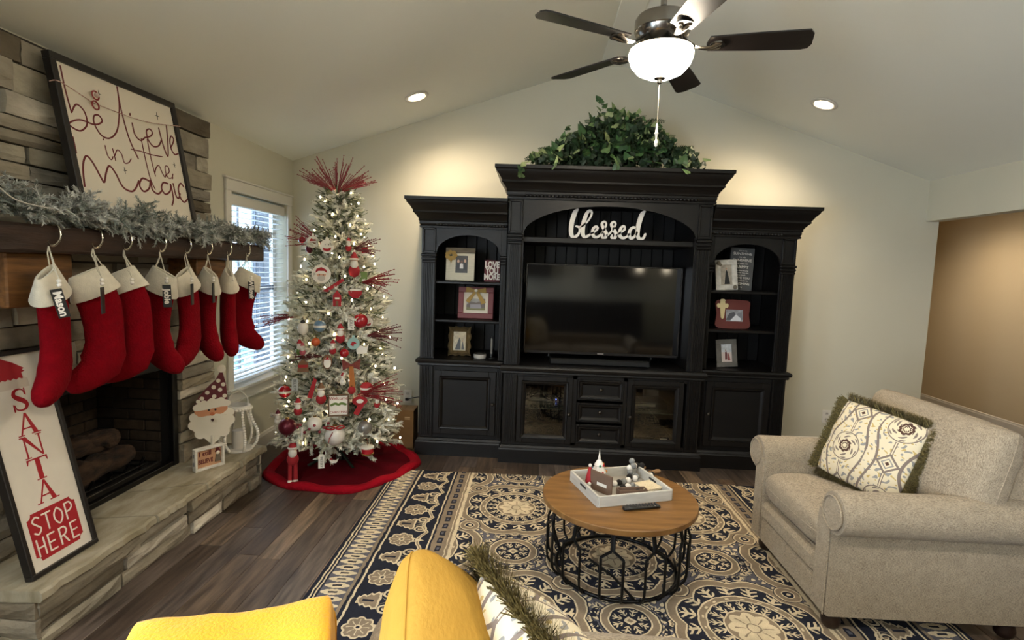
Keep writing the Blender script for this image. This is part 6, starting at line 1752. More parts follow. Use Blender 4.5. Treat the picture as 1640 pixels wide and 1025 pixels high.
# hanging wooden word sign
t = thing('hanging_sign', 'small wooden sign reading Welcome and CHRISTMAS hanging on the tree', 'sign', (-1.28, 3.475, 0.505), rotz=ornr)
mb = MB(); frame_bars(mb, 0.135, 0.150, 0.010, 0.010); mb.build('frame', mat('brown_frame', '#5e4630', rough=0.7), t)
MB().box(-0.058, 0.058, -0.004, -0.001, 0.01, 0.14).build('board', wht, t)
for txt, sz, zz_, m_ in (('Welcome', 0.030, 0.122, redm), ('CHRISTMAS', 0.021, 0.028, redm)):
    put('lettering', text_mesh(txt, sz, 0.001, m_), t, (0, -0.0046, zz_), (PI / 2, 0, 0))
MB().ribbon(smooth_pts([(-0.045, 0.078), (-0.02, 0.088), (0.0, 0.080), (0.02, 0.088), (0.045, 0.080)], 4), 0.016, XZ, 0.004, 0.0052).build('green_banner_print', grn, t)
MB().tube([(-0.05, 0, 0.148), (0, 0.01, 0.19), (0.05, 0, 0.148)], 0.0012, 4).build('hanger', brown, t)

# red twig sprays
spr_m = mat('red_twig', '#7d1420', rough=0.5); spr_b = mat('burgundy_twig', '#5c1a22', rough=0.5)
def spray(p, d, n, L, spread, lbl, m, seed, curve=0.3):
    g = random.Random(seed); t = thing('berry_spray', lbl, 'spray', p)
    d = Vector(d).normalized(); a = d.orthogonal().normalized(); b = d.cross(a)
    for i in range(n):
        th = g.random() * 2 * PI; r = spread * math.sqrt(g.random()); dd = (d + (a * math.cos(th) + b * math.sin(th)) * r).normalized(); l = L * g.uniform(0.65, 1.05)
        e = dd * l + Vector((0, 0, -curve * l * 0.25 * (1 - dd.z)))
        mb = MB(); P = [Vector((0, 0, 0)), dd * l * 0.5, e]
        mb.tube(P, 0.0019, 4)
        mb.ball(tuple(e), 0.0045, 6, 4)
        for k in range(3):
            q = (dd * l * 0.5).lerp(e, 0.2 + 0.3 * k); mb.ball(tuple(q + Vector((g.uniform(-.004, .004), g.uniform(-.004, .004), 0.003))), 0.0034, 5, 4)
        mb.build('twig', m, t)
    return t
spray((-1.465, 3.93, 2.03), (0, 0, 1), 130, 0.30, 2.2, 'big red twig burst crowning the Christmas tree', spr_m, 1, 0.5)
spray((-1.52, 3.80, 1.66), (-1, -0.25, 0.45), 26, 0.26, 0.5, 'red twig spray pointing left below the tree top', spr_m, 2)
spray((-1.30, 3.80, 1.63), (1, -0.1, 0.25), 16, 0.20, 0.5, 'dark twig spray at the upper right of the tree', spr_b, 3)
spray((-1.22, 3.76, 1.40), (1, -0.1, 0.10), 26, 0.26, 0.45, 'red twig spray pointing right at mid height', spr_m, 4)
spray((-1.60, 3.68, 1.16), (-1, -0.2, -0.10), 16, 0.30, 0.16, 'tight bright red spray reaching left across the window', spr_m, 5)
spray((-1.18, 3.72, 1.02), (1, -0.1, 0.15), 24, 0.26, 0.5, 'burgundy spray at the right edge above the picks', spr_b, 6)
spray((-1.20, 3.62, 0.62), (1, -0.1, 0.30), 30, 0.32, 0.45, 'long red spray at the lower right near the outlet', spr_m, 7)
spray((-1.45, 3.62, 0.88), (-1, -0.25, 0.05), 14, 0.20, 0.3, 'brown twig spray left of centre', spr_b, 8)
spray((-1.58, 3.60, 0.40), (-0.8, -0.6, -0.3), 22, 0.13, 0.6, 'dark berry cluster at the lower left', spr_m, 9)

# tree skirt
sk = thing('tree_skirt', 'red velvet tree skirt with a brighter shirred border', 'tree skirt', (-1.40, 3.93, 0.001))
vel = mat('red_velvet', '#5c0412', rough=1.0, spec=0.1, bump=0.2, bscale=40, var=0.2, vscale=5); velb = mat('red_velvet_border', '#92081a', rough=1.0, spec=0.15, bump=0.6, bscale=60, stretch=(1, 1, 1))
n = 96
def sr(k, q):
    a = 2 * PI * k / n; w = 1 + 0.035 * math.sin(5 * a + 1) + 0.02 * math.sin(9 * a)
    return 0.555 * w * q
def skz(k, q): a = 2 * PI * k / n; return 0.012 + 0.012 * q * (math.sin(11 * a + q * 3) + 1) * (1 - q * 0.2) + 0.03 * (1 - q) ** 2
def sring(q, dz=0): return [(sr(k, q) * math.cos(2 * PI * k / n), sr(k, q) * math.sin(2 * PI * k / n), skz(k, q) + dz) for k in range(n)]
MB().loft([sring(0.06), sring(0.3), sring(0.5), sring(0.7), sring(0.86)], cap=False).build('cloth', vel, sk, 178)
MB().loft([sring(0.85, 0.001), sring(0.88, 0.012), sring(0.93, 0.016), sring(0.98, 0.010), [(x * 1.0, y * 1.0, 0.001) for x, y, z in sring(1.0)], [(x, y, 0.0005) for x, y, z in sring(0.9)]], cap=False).build('border', velb, sk, 178)

# cardboard box, outlets, cord
cbx = thing('cardboard_box', 'brown cardboard box standing between the tree and the cabinet', 'box', (-1.045, 4.42, 0.001))
card = mat('cardboard', '#8a6a45', rough=0.85, var=0.12, vscale=12)
MB().bev(-0.085, 0.085, -0.085, 0.085, 0, 0.325, 0.002).build('carton', card, cbx)
MB().bev(-0.087, 0.0, -0.087, 0.087, 0.325, 0.329, 0.001).bev(0.001, 0.087, -0.087, 0.087, 0.325, 0.329, 0.001).build('lid_flaps', card, cbx)
MB().box(0.01, 0.055, -0.0858, -0.085, 0.25, 0.256).box(0.01, 0.055, -0.0858, -0.085, 0.262, 0.272).build('print_mark', mat('pale_print', '#c9b08c', rough=0.7), cbx)
def outlet(x, z, lbl):
    t = thing('wall_outlet', lbl, 'outlet', (x, YB, z))
    MB().bev(-0.036, 0.036, -0.006, 0.0, -0.058, 0.058, 0.003).build('cover_plate', white_trim, t)
    for s_ in (-1, 1):
        MB().prism(ell(0, s_ * 0.026, 0.017, 0.015, 16), ((0, -0.006, 0), (1, 0, 0), (0, 0, 1), (0, -1, 0)), 0, 0.002).build('socket', mat('socket_face', '#b9b4aa', rough=0.4), t)
        mbs = MB()
        for q in (-0.006, 0.006): mbs.box(q - 0.0012, q + 0.0012, -0.0086, -0.008, s_ * 0.026 - 0.003, s_ * 0.026 + 0.006)
        mbs.build('socket_slots', blk, t)
outlet(-1.120, 0.335, 'white wall outlet between the tree and the left cabinet')
outlet(2.66, 0.315, 'white wall outlet behind the armchair pillow')
pc = thing('power_cord', 'short black cord plugged into the outlet by the tree', 'cord', (-1.12, 4.79, 0.315))
MB().bev(-0.014, 0.014, -0.034, -0.008, -0.012, 0.012, 0.003).build('plug', blk, pc)
MB().tube(smooth_pts([(0, -0.03, 0), (0.08, -0.045, 0.025), (0.16, -0.05, 0.035), (0.235, -0.05, 0.03)], 5), 0.004, 6).build('cable', blk, pc)
# ============================================================ RUG
RCX, RCY = 0.477, 2.03
rug_m = bpy.data.materials.new('rug_pattern'); rug_m.use_nodes = True
nt = rug_m.node_tree; E.nt = nt; pb = nt.nodes['Principled BSDF']; pb.inputs['Roughness'].default_value = 0.95; pb.inputs['Specular IOR Level'].default_value = 0.15
tc = nt.nodes.new('ShaderNodeTexCoord'); nz = nt.nodes.new('ShaderNodeTexNoise'); nz.inputs['Scale'].default_value = 22; nz.inputs['Detail'].default_value = 2
nt.links.new(tc.outputs['Object'], nz.inputs['Vector'])
sp_ = nt.nodes.new('ShaderNodeSeparateXYZ'); nt.links.new(tc.outputs['Object'], sp_.inputs[0])
sn = nt.nodes.new('ShaderNodeSeparateColor'); nt.links.new(nz.outputs['Color'], sn.inputs[0])
X = E(sp_.outputs[0]) + (E(sn.outputs[0]) - 0.5) * 0.016
Y = E(sp_.outputs[1]) + (E(sn.outputs[1]) - 0.5) * 0.016
NAVY, IVO, TAN, GRY = lin('#23252f'), lin('#cbbb9c'), lin('#857663'), lin('#5a5960')
S_ = 0.535
yy = Y - (2.765 - RCY)
ix, iy = ernd(X / S_), ernd(yy / S_)
clx, cly = X - ix * S_, yy - iy * S_
def lattice(off):
    a_ = (X + yy) / (2 * S_) + off; b_ = (X - yy) / (2 * S_) + off
    a_ = a_ - ernd(a_); b_ = b_ - ernd(b_)
    return (a_ + b_) * S_, (a_ - b_) * S_
lx, ly = lattice(0.0)
r = ehyp(lx, ly); th = E.op('ARCTAN2', ly, lx)
def sprig(nth, r0, r1, phase=0.0):
    """little branching sprigs between radii r0 and r1: stem plus paired side twigs"""
    t = efr(th * (nth / (2 * PI)) + phase); w = eabs(t - 0.5)                 # 0 at stem
    u = (r - r0) / (r1 - r0)
    stem = (w < 0.07) * between(u, 0.08, 0.85)
    tw = efr(u * 2.6 - w * 2.4)
    twigs = (tw < 0.42) * (w < (0.40 - u * 0.12)) * between(u, 0.12, 0.95) * (w > 0.05)
    return emin(stem + twigs, 1.0)
# background between the medallions
ang = th * 4.0
bgv = esin(X * 95 + esin(Y * 60) * 1.6) * esin(Y * 90 + esin(X * 55) * 1.6)
c = mixc(bgv > 0.30, GRY, IVO)
c = mixc(between(bgv, 0.12, 0.30), c, NAVY)
# rosettes mid-way along the lattice edges
def rosette(c, ax, ay, rr=0.034):
    d = ehyp(ax, ay); a_ = E.op('ARCTAN2', ay, ax)
    q = d + ecos(a_ * 6) * 0.003
    c = mixc(q < rr + 0.016, c, NAVY); c = mixc(q < rr + 0.008, c, IVO); c = mixc(q < rr, c, TAN); c = mixc(q < rr * 0.62, c, IVO); c = mixc(q < rr * 0.22, c, NAVY)
    return c
# big medallion
lobe = eabs(esin(th * 4)) 
rl = 0.283 + lobe * 0.036
cb = mixc(r < rl + 0.062, c, NAVY)
cb = mixc(r < rl + 0.056, cb, IVO); cb = mixc(r < rl + 0.048, cb, TAN); cb = mixc(r < rl + 0.010, cb, IVO); cb = mixc(r < rl + 0.002, cb, NAVY)
cb = mixc(sprig(16, 0.232, 0.318, 0.25) * (r < rl - 0.004) * (r > 0.24), cb, IVO)
cb = mixc(r < 0.240, cb, NAVY); cb = mixc(r < 0.234, cb, IVO); cb = mixc(r < 0.226, cb, TAN)
cb = mixc(between(r, 0.206, 0.216) * (efr(th * (18 / (2 * PI))) < 0.25), cb, IVO)
cb = mixc(r < 0.200, cb, IVO); cb = mixc(r < 0.192, cb, NAVY)
cb = mixc(sprig(18, 0.118, 0.192) * between(r, 0.126, 0.189), cb, IVO)
cb = mixc(r < 0.126, cb, IVO); cb = mixc(r < 0.118, cb, TAN)
pet = 0.084 + eabs(ecos(th * 4)) * 0.026
cb = mixc(r < pet, cb, IVO)
cb = mixc((eabs(esin(th * 4)) < 0.20) * between(r, 0.035, 0.085), cb, TAN)
cb = mixc(between(r, 0.024, 0.031), cb, TAN)
big = r < rl + 0.062
# small medallion
lx, ly = lattice(0.5); ly = ly + 0.0
r = ehyp(lx, ly); th = E.op('ARCTAN2', ly, lx)
cs = rosette(c, eabs(lx) - 0.20, ly, 0.024); cs = rosette(cs, lx, eabs(ly) - 0.20, 0.024)
cs = mixc(between(r, 0.146, 0.172 + 0.0) * (eabs(esin(th * 4 + PI / 4 * 0)) > 0.35), cs, NAVY)
cs = mixc(sprig(16, 0.134, 0.192) * between(r, 0.15, 0.19) * (eabs(esin(th * 2)) > 0.5), cs, IVO)
cs = mixc(r < 0.138, cs, NAVY); cs = mixc(r < 0.132, cs, IVO); cs = mixc(r < 0.124, cs, TAN); cs = mixc(r < 0.097, cs, IVO); cs = mixc(r < 0.090, cs, NAVY)
cs = mixc(sprig(8, 0.030, 0.092) * between(r, 0.036, 0.082), cs, IVO)
cs = mixc((eabs(lx) + eabs(ly)) < 0.030, cs, IVO); cs = mixc((eabs(lx) + eabs(ly)) < 0.014, cs, TAN)
field = mixc(big, cs, cb)
# oval links between diagonal neighbours
hx, hy = eabs(clx) - S_ / 2, eabs(cly) - S_ / 2
dl = ehyp(hx, hy)
field = mixc(dl < 0.066, field, NAVY); field = mixc(dl < 0.061, field, IVO); field = mixc(dl < 0.054, field, TAN); field = mixc(dl < 0.030, field, IVO); field = mixc(dl < 0.024, field, NAVY); field = mixc(dl < 0.010, field, IVO)
# borders
u = eabs(X)
dash = efr(Y / 0.085)
c = mixc(u > 0.865, field, IVO)
c = mixc(u > 0.885, c, TAN); c = mixc(between(u, 0.897, 0.903), c, IVO)
c = mixc(u > 0.910, c, TAN)
c = mixc(between(u, 0.928, 0.958) * (dash < 0.80) * (dash > 0.12), c, NAVY); c = mixc(between(u, 0.936, 0.950) * between(dash, 0.3, 0.62), c, GRY)
c = mixc(u > 0.985, c, NAVY); c = mixc(between(u, 0.997, 1.006), c, IVO)
# vine band
P = 0.37
fy = (efr(Y / P + 0.35) - 0.5) * P
def paint(c, mask, col): return mixc(mask * between(u, 1.01, 1.235), c, col)
vine = u - (1.035 + eabs(esin(Y * (PI / 0.185) + 0.6)) * 0.034)
c = paint(c, eabs(vine) < 0.011, IVO); c = paint(c, eabs(vine) < 0.004, TAN)
# stems to flowers
c = paint(c, (eabs(eabs(fy) - (u - 1.05) * 0.35) < 0.006) * (u < 1.12), IVO)
fd = ehyp(u - 1.160, fy * 1.0); fa = E.op('ARCTAN2', fy, u - 1.160); fr8 = fd - eabs(ecos(fa * 4)) * 0.012
c = paint(c, fr8 < 0.060, IVO); c = paint(c, fr8 < 0.051, TAN); c = paint(c, (eabs(esin(fa * 4)) < 0.22) * (fd < 0.05), IVO); c = paint(c, fd < 0.017, IVO); c = paint(c, fd < 0.009, NAVY)
gy = (efr(Y / P + 0.85) - 0.5) * P
for sg in (1, -1):     # curls flanking the palmette
    cd = ehyp(u - 1.085, gy - sg * 0.052); ca = E.op('ARCTAN2', (gy - sg * 0.052) * sg, u - 1.085)
    spiral = efr(cd / 0.022 - ca / (2 * PI))
    c = paint(c, (cd < 0.042) * (spiral < 0.5), IVO); c = paint(c, cd < 0.008, TAN)
pw = eabs(gy) - (1.245 - u) * 0.42 * (u > 1.12) - 0.010; saw = eabs(efr(u / 0.030) - 0.5) * 0.028
c = paint(c, ((pw - saw) < 0.0) * between(u, 1.12, 1.226), IVO); c = paint(c, ((pw - saw) < -0.012) * between(u, 1.13, 1.215), TAN)
c = paint(c, (eabs(gy) < 0.008) * between(u, 1.145, 1.20), NAVY)
c = mixc(u > 1.238, c, NAVY); c = mixc(u > 1.247, c, IVO); c = mixc(u > 1.258, c, NAVY)
c = mixc(u > 1.274, c, TAN); c = mixc(u > 1.290, c, GRY)
zy = eabs(efr(Y / 0.052) - 0.5); du = (u - 1.352) / 0.062
lens = 0.40 - du * du * 0.38 + eabs(E.op('SINE', du * 9.0)) * 0.05
c = mixc((zy < lens) * between(u, 1.292, 1.412), c, IVO); c = mixc((zy < 0.12) * (eabs(du) < 0.35), c, NAVY)
c = mixc(u > 1.415, c, NAVY); c = mixc(between(u, 1.424, 1.431), c, IVO); c = mixc(between(u, 1.441, 1.449), c, IVO)
# worn tufting
nf = nt.nodes.new('ShaderNodeTexNoise'); nf.inputs['Scale'].default_value = 260; nf.inputs['Detail'].default_value = 2
nt.links.new(tc.outputs['Object'], nf.inputs['Vector'])
nv = nt.nodes.new('ShaderNodeTexNoise'); nv.inputs['Scale'].default_value = 14; nt.links.new(tc.outputs['Object'], nv.inputs['Vector'])
vm = nt.nodes.new('ShaderNodeVectorMath'); vm.operation = 'SCALE'; nt.links.new(c.v, vm.inputs[0]); sc = E(nf.outputs['Fac']) * 0.5 + E(nv.outputs['Fac']) * 0.6 + 0.45
nt.links.new(sc.v, vm.inputs['Scale']); nt.links.new(vm.outputs[0], pb.inputs['Base Color'])
bp = nt.nodes.new('ShaderNodeBump'); bp.inputs['Strength'].default_value = 0.5; bp.inputs['Distance'].default_value = 0.004; nt.links.new(nf.outputs['Fac'], bp.inputs['Height']); nt.links.new(bp.outputs[0], pb.inputs['Normal'])
rg_ = MB().bev(-1.470, 1.470, -1.83, 1.825, 0.0, 0.010, 0.003).build('area_rug', rug_m)
rg_.location = (RCX, RCY, 0.0005)
tag(rg_, 'large navy, ivory and taupe medallion area rug on the plank floor', 'rug')

# ============================================================ COFFEE TABLE
ct = thing('coffee_table', 'round wooden coffee table on an open black metal drum base', 'coffee table', (0.475, 2.66, 0.0105))
ctw_ = mat('table_wood', '#8a6436', rough=0.42, vcol='#64431f', var=0.8, vscale=2.6, stretch=(1.3, 12, 4), bump=0.08, bscale=20, coat=0.1)
zt = 0.39
MB().lathe([(0, zt - 0.030), (0.384, zt - 0.030), (0.388, zt - 0.026), (0.388, zt - 0.004), (0.384, zt), (0, zt)], 96).build('tabletop', ctw_, ct, 40)
bmt = mat('black_iron', '#0c0c0d', rough=0.45, metal=0.5)
def ring_(r, z, rad, nm):
    MB().tube([(r * math.cos(2 * PI * k / 64), r * math.sin(2 * PI * k / 64), z) for k in range(64)], rad, 8, closed=True).build(nm, bmt, ct, 60)
ring_(0.305, 0.009, 0.009, 'base_ring'); ring_(0.30, zt - 0.038, 0.008, 'top_ring')
NB = 22
for k in range(NB):
    a = 2 * PI * (k + 0.25) / NB; sg = 1 if k % 2 else -1; da = sg * 0.13; b2 = a + da
    f_ = lambda r, an, z: (r * math.cos(an), r * math.sin(an), z)
    P = [f_(0.305, a, 0.009)] + smooth_pts([f_(0.325, a, 0.014), f_(0.352, a, 0.05), f_(0.358, a, 0.10)], 4) + [f_(0.358, a, 0.225), f_(0.356, a, 0.232), f_(0.345, a + da * 0.96, 0.262), f_(0.343, b2, 0.270), f_(0.320, b2, zt - 0.036)]
    MB().tube(P, 0.0068, 6).build('bar', bmt, ct)
# crossing struts inside the drum
for k in range(5):
    a = 2 * PI * k / 5 + 0.4
    P = [(0.34 * math.cos(a), 0.34 * math.sin(a), 0.20), (0.30 * math.cos(a + 0.35), 0.30 * math.sin(a + 0.35), 0.12), (0.305 * math.cos(a + 0.7), 0.305 * math.sin(a + 0.7), 0.012)]
    MB().tube(P, 0.006, 6).build('diagonal_bar', bmt, ct)

ZT = 0.4012
tr = thing('serving_tray', 'white washed wooden tray with slot handles on the coffee table', 'tray', (0.485, 2.715, ZT), rotz=0.325)
tw_, td_ = 0.20, 0.170
ww_ = mat('white_washed_wood', '#c4c1b8', rough=0.6, vcol='#a09c92', var=0.5, vscale=8, stretch=(1, 1, 6))
MB().box(-tw_, tw_, -td_, td_, 0, 0.006).build('tray_base', mat('tray_inner', '#9a948a', rough=0.7), tr)
for s_ in (-1, 1):
    MB().bev(-tw_, tw_, s_ * td_ - 0.006, s_ * td_ + 0.006, 0, 0.055, 0.002).build('side', ww_, tr)
    x_ = s_ * tw_
    mb = MB(); mb.prism([(-td_, 0), (td_, 0), (td_, 0.055), (-td_, 0.055)], ((x_ - 0.006, 0, 0), (0, 1, 0), (0, 0, 1), (1, 0, 0)), 0, 0.012)
    o = mb.build('end', ww_, tr)
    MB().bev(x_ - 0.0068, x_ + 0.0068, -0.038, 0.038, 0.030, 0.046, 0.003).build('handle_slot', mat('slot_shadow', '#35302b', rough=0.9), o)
def in_tray(a, b, z=0.007):
    c_, s_ = math.cos(0.325), math.sin(0.325); return (0.485 + a * c_ - b * s_, 2.715 + a * s_ + b * c_, ZT + z)
# red hatted gnome
gnm = thing('gnome_figure', 'little gnome with a tall red cone hat in the tray', 'figurine', in_tray(-0.145, 0.055))
MB().ball((0, 0, 0.018), 0.019, 12, 8, (1, .9, 1)).build('body', wht, gnm, 60)
MB().lathe([(0.021, 0.024), (0.024, 0.030), (0.017, 0.065), (0.007, 0.108), (0.0, 0.112)], 16).build('hat', redm, gnm, 60)
MB().ball((0, 0, 0.115), 0.009, 10, 8).build('pompom', wht, gnm, 60)
for s_ in (-1, 1): MB().ball((s_ * 0.013, -0.014, 0.008), 0.008, 8, 6).build('mitten', wht, gnm, 60)
# ceramic tree
cer = mat('white_ceramic_gloss', '#e4dfd6', rough=0.18, coat=0.4)
tt = thing('ceramic_tree', 'small white ceramic tree with coloured bulbs and a clear spire in the tray', 'figurine', in_tray(-0.080, 0.085))
MB().lathe([(0, 0), (0.032, 0), (0.034, 0.012), (0.03, 0.02), (0.048, 0.026), (0.050, 0.034), (0.034, 0.062), (0.040, 0.066), (0.038, 0.074), (0.022, 0.098), (0.026, 0.102), (0.022, 0.11), (0.010, 0.130), (0, 0.132)], 24).build('body', cer, tt, 50)
MB().lathe([(0.006, 0.128), (0.007, 0.14), (0.003, 0.165), (0.0, 0.192)], 10).build('spire', crystal, tt, 60)
colb = [('glow_red', '#b0202a'), ('glow_blue', '#2f7f9a'), ('glow_green', '#2f8a6a'), ('glow_amber', '#c9812a'), ('glow_pink', '#d06a78')]
for k in range(14):
    a = k * 2.4; z_, r_ = [(0.034, 0.051), (0.072, 0.040), (0.104, 0.026)][k % 3]
    MB().ball((r_ * math.cos(a), r_ * math.sin(a), z_), 0.0055, 8, 6, (1, 1, 1.3)).build('bulb', mat(*colb[k % 5], rough=0.15), tt, 60)
sn2 = thing('snowman_figure', 'tiny white snowman figure beside the gnome in the tray', 'figurine', in_tray(-0.165, 0.02))
MB().ball((0, 0, 0.012), 0.013, 10, 8).build('body', wht, sn2, 60); MB().ball((0.003, 0, 0.031), 0.010, 10, 8).build('head', wht, sn2, 60)
# brown board caddy with white label
cd_ = thing('brown_caddy', 'brown board divider caddy with a white label in the tray', 'caddy', (0.382, 2.655, ZT + 0.007), rotz=-0.82)
cbm = mat('taupe_board', '#6e5645', rough=0.75, var=0.1, vscale=30)
MB().bev(-0.070, 0.070, -0.004, 0.004, 0, 0.102, 0.001).build('front_board', cbm, cd_)
MB().box(-0.025, 0.038, -0.0046, -0.004, 0.034, 0.050).build('white_label', wht, cd_)
cd2 = thing('brown_coaster_box', 'low open brown box with a white label lying in the tray', 'box', in_tray(0.02, -0.095), rotz=0.325 - 0.12)
MB().bev(-0.075, 0.075, -0.022, -0.018, 0, 0.038, 0.001).bev(-0.075, 0.075, 0.018, 0.022, 0, 0.038, 0.001).bev(-0.075, -0.071, -0.022, 0.022, 0, 0.038, 0.001).bev(0.071, 0.075, -0.022, 0.022, 0, 0.038, 0.001).box(-0.07, 0.07, -0.018, 0.018, 0, 0.003).build('walls', cbm, cd2)
MB().box(-0.06, 0.0, -0.0227, -0.022, 0.006, 0.018).build('white_label', wht, cd2)
# felt ball garland
fbg = thing('felt_ball_garland', 'string of white, black and grey felt balls with brown tassels draped over the tray', 'garland', (0, 0, 0))
cols = [mat('felt_white', '#ddd8cf', rough=0.95, bump=0.2, bscale=300), mat('felt_black', '#191716', rough=0.95, bump=0.2, bscale=300), mat('felt_grey', '#7d7e7c', rough=0.95, bump=0.2, bscale=300)]
path = [(-0.01, 0.035, .02, 0), (0.022, 0.045, .02, 1), (0.052, 0.052, .02, 2), (0.084, 0.060, .021, 0), (0.105, 0.085, .03, 1), (0.118, 0.105, .045, 2), (0.135, 0.080, .02, 0), (0.155, 0.10, .02, 2), (0.130, 0.135, .058, 0), (0.150, 0.128, .070, 2), (0.168, 0.150, .062, 0), (0.190, 0.165, .058, 1), (0.215, 0.150, .06, 1), (0.232, 0.125, .02, 2), (0.245, 0.105, .017, 0), (0.262, 0.12, .017, 1),
        (0.010, -0.020, .02, 1), (0.040, -0.018, .022, 0), (0.070, -0.010, .022, 2), (0.095, -0.025, .02, 0), (0.08, -0.055, .02, 2), (0.062, -0.08, .02, 1), (0.155, 0.155, .088, 2)]
for i, (a_, b_, z_, k_) in enumerate(path):
    p = in_tray(a_, b_, z_); MB().ball(p, 0.0165, 12, 9).build('felt_ball', cols[k_], fbg, 80)
MB().tube([in_tray(a_, b_, z_) for a_, b_, z_, _ in path[:16]], 0.0012, 4).build('string', cols[0], fbg)
bur = mat('jute_tassel', '#8a6a48', rough=0.95, bump=0.6, bscale=200)
for (a_, b_), ang_ in (((0.235, 0.20), 0.6), ((0.285, 0.15), 0.2)):
    p = Vector(in_tray(a_, b_, 0.016)); d = Vector((math.cos(0.325 + ang_), math.sin(0.325 + ang_), 0))
    MB().tube([p - d * 0.035, p - d * 0.02, p, p + d * 0.03, p + d * 0.05], [0.010, 0.014, 0.011, 0.016, 0.013], 10, flat=.8).build('tassel', bur, fbg, 60)
# cream crocheted coaster
cc = thing('cream_coaster', 'cream crocheted square coaster resting in the tray', 'coaster', in_tray(0.135, -0.055, 0.022), rotz=0.5)
ccm = mat('cream_crochet', '#e0d0ae', rough=0.95, bump=1.0, bscale=120)
def puffy(u_, v_): return ((u_ - 0.5) * 0.105, (v_ - 0.5) * 0.105, 0.016 + 0.005 * noise.noise((u_ * 14, v_ * 14, 0)))
mb = MB(); mb.grid(14, 14, puffy); mb.bev(-0.050, 0.050, -0.050, 0.050, 0, 0.014, 0.006); mb.build('crochet', ccm, cc, 60)
gt = thing('greenery_sprig', 'small grey green sprig poking out beside the coaster in the tray', 'sprig', in_tray(0.07, -0.13, 0.004))
mb = MB()
for k in range(14):
    a_ = k * 0.45; mb.add([(0, 0, 0.004), (0.014 * math.cos(a_) + .004, 0.014 * math.sin(a_), 0.012), (0.036 * math.cos(a_ + .1), 0.022 * math.sin(a_ + .1), 0.028), (0.014 * math.cos(a_ + .3), 0.014 * math.sin(a_ + .3), 0.014)], [(0, 1, 2, 3)])
mb.build('leaves', mat('sage_leaf', '#6b6f4a', rough=0.7), gt)
# remote control
rmt = thing('remote_control', 'black television remote lying in front of the tray', 'remote', (0.560, 2.505, ZT), rotz=0.30)
def rsec(x, w, h): return [(x, w * math.cos(2 * PI * k / 14), h / 2 + h / 2 * math.sin(2 * PI * k / 14)) for k in range(14)]
MB().loft([rsec(-0.098, 0.012, 0.012), rsec(-0.094, 0.019, 0.018), rsec(-0.06, 0.022, 0.020), rsec(0.0, 0.022, 0.018), rsec(0.07, 0.021, 0.016), rsec(0.090, 0.019, 0.014), rsec(0.096, 0.010, 0.010)]).build('body', mat('remote_black', '#101010', rough=0.35), rmt, 60)
bt = mat('remote_button', '#3a3a3c', rough=0.5)
for i in range(10):
    for j in range(3):
        MB().bev(-0.078 + i * 0.0165, -0.070 + i * 0.0165, -0.013 + j * 0.0095, -0.007 + j * 0.0095, 0.0165, 0.0205, 0.001).build('button', bt, rmt)

# ============================================================ ARMCHAIR AND SOFA
twd = bpy.data.materials.new('tweed'); twd.use_nodes = True
nt = twd.node_tree; E.nt = nt; pb = nt.nodes['Principled BSDF']; pb.inputs['Roughness'].default_value = 0.95; pb.inputs['Specular IOR Level'].default_value = 0.15; pb.inputs['Sheen Weight'].default_value = 0.12
tc = nt.nodes.new('ShaderNodeTexCoord')
fs = []
for st, sc_n in (((1, 1, 7), 110), ((7, 7, 1), 110), ((1, 1, 1), 30)):
    mp = nt.nodes.new('ShaderNodeMapping'); mp.inputs['Scale'].default_value = st; nt.links.new(tc.outputs['Object'], mp.inputs[0])
    n_ = nt.nodes.new('ShaderNodeTexNoise'); n_.inputs['Scale'].default_value = sc_n; n_.inputs['Detail'].default_value = 3; nt.links.new(mp.outputs[0], n_.inputs[0]); fs.append(E(n_.outputs['Fac']))
wv = E.op('MULTIPLY_ADD', fs[0] + fs[1] + fs[2] * 0.25, 2.2, -1.95, clamp=True)
cc_ = mixc(wv, lin('#756959'), lin('#b3a48d'))
nt.links.new(cc_.v, pb.inputs['Base Color'])
bp = nt.nodes.new('ShaderNodeBump'); bp.inputs['Strength'].default_value = 0.35; bp.inputs['Distance'].default_value = 0.004; nt.links.new(wv.v, bp.inputs['Height']); nt.links.new(bp.outputs[0], pb.inputs['Normal'])
foot_m = mat('dark_wood_foot', '#24150e', rough=0.35)
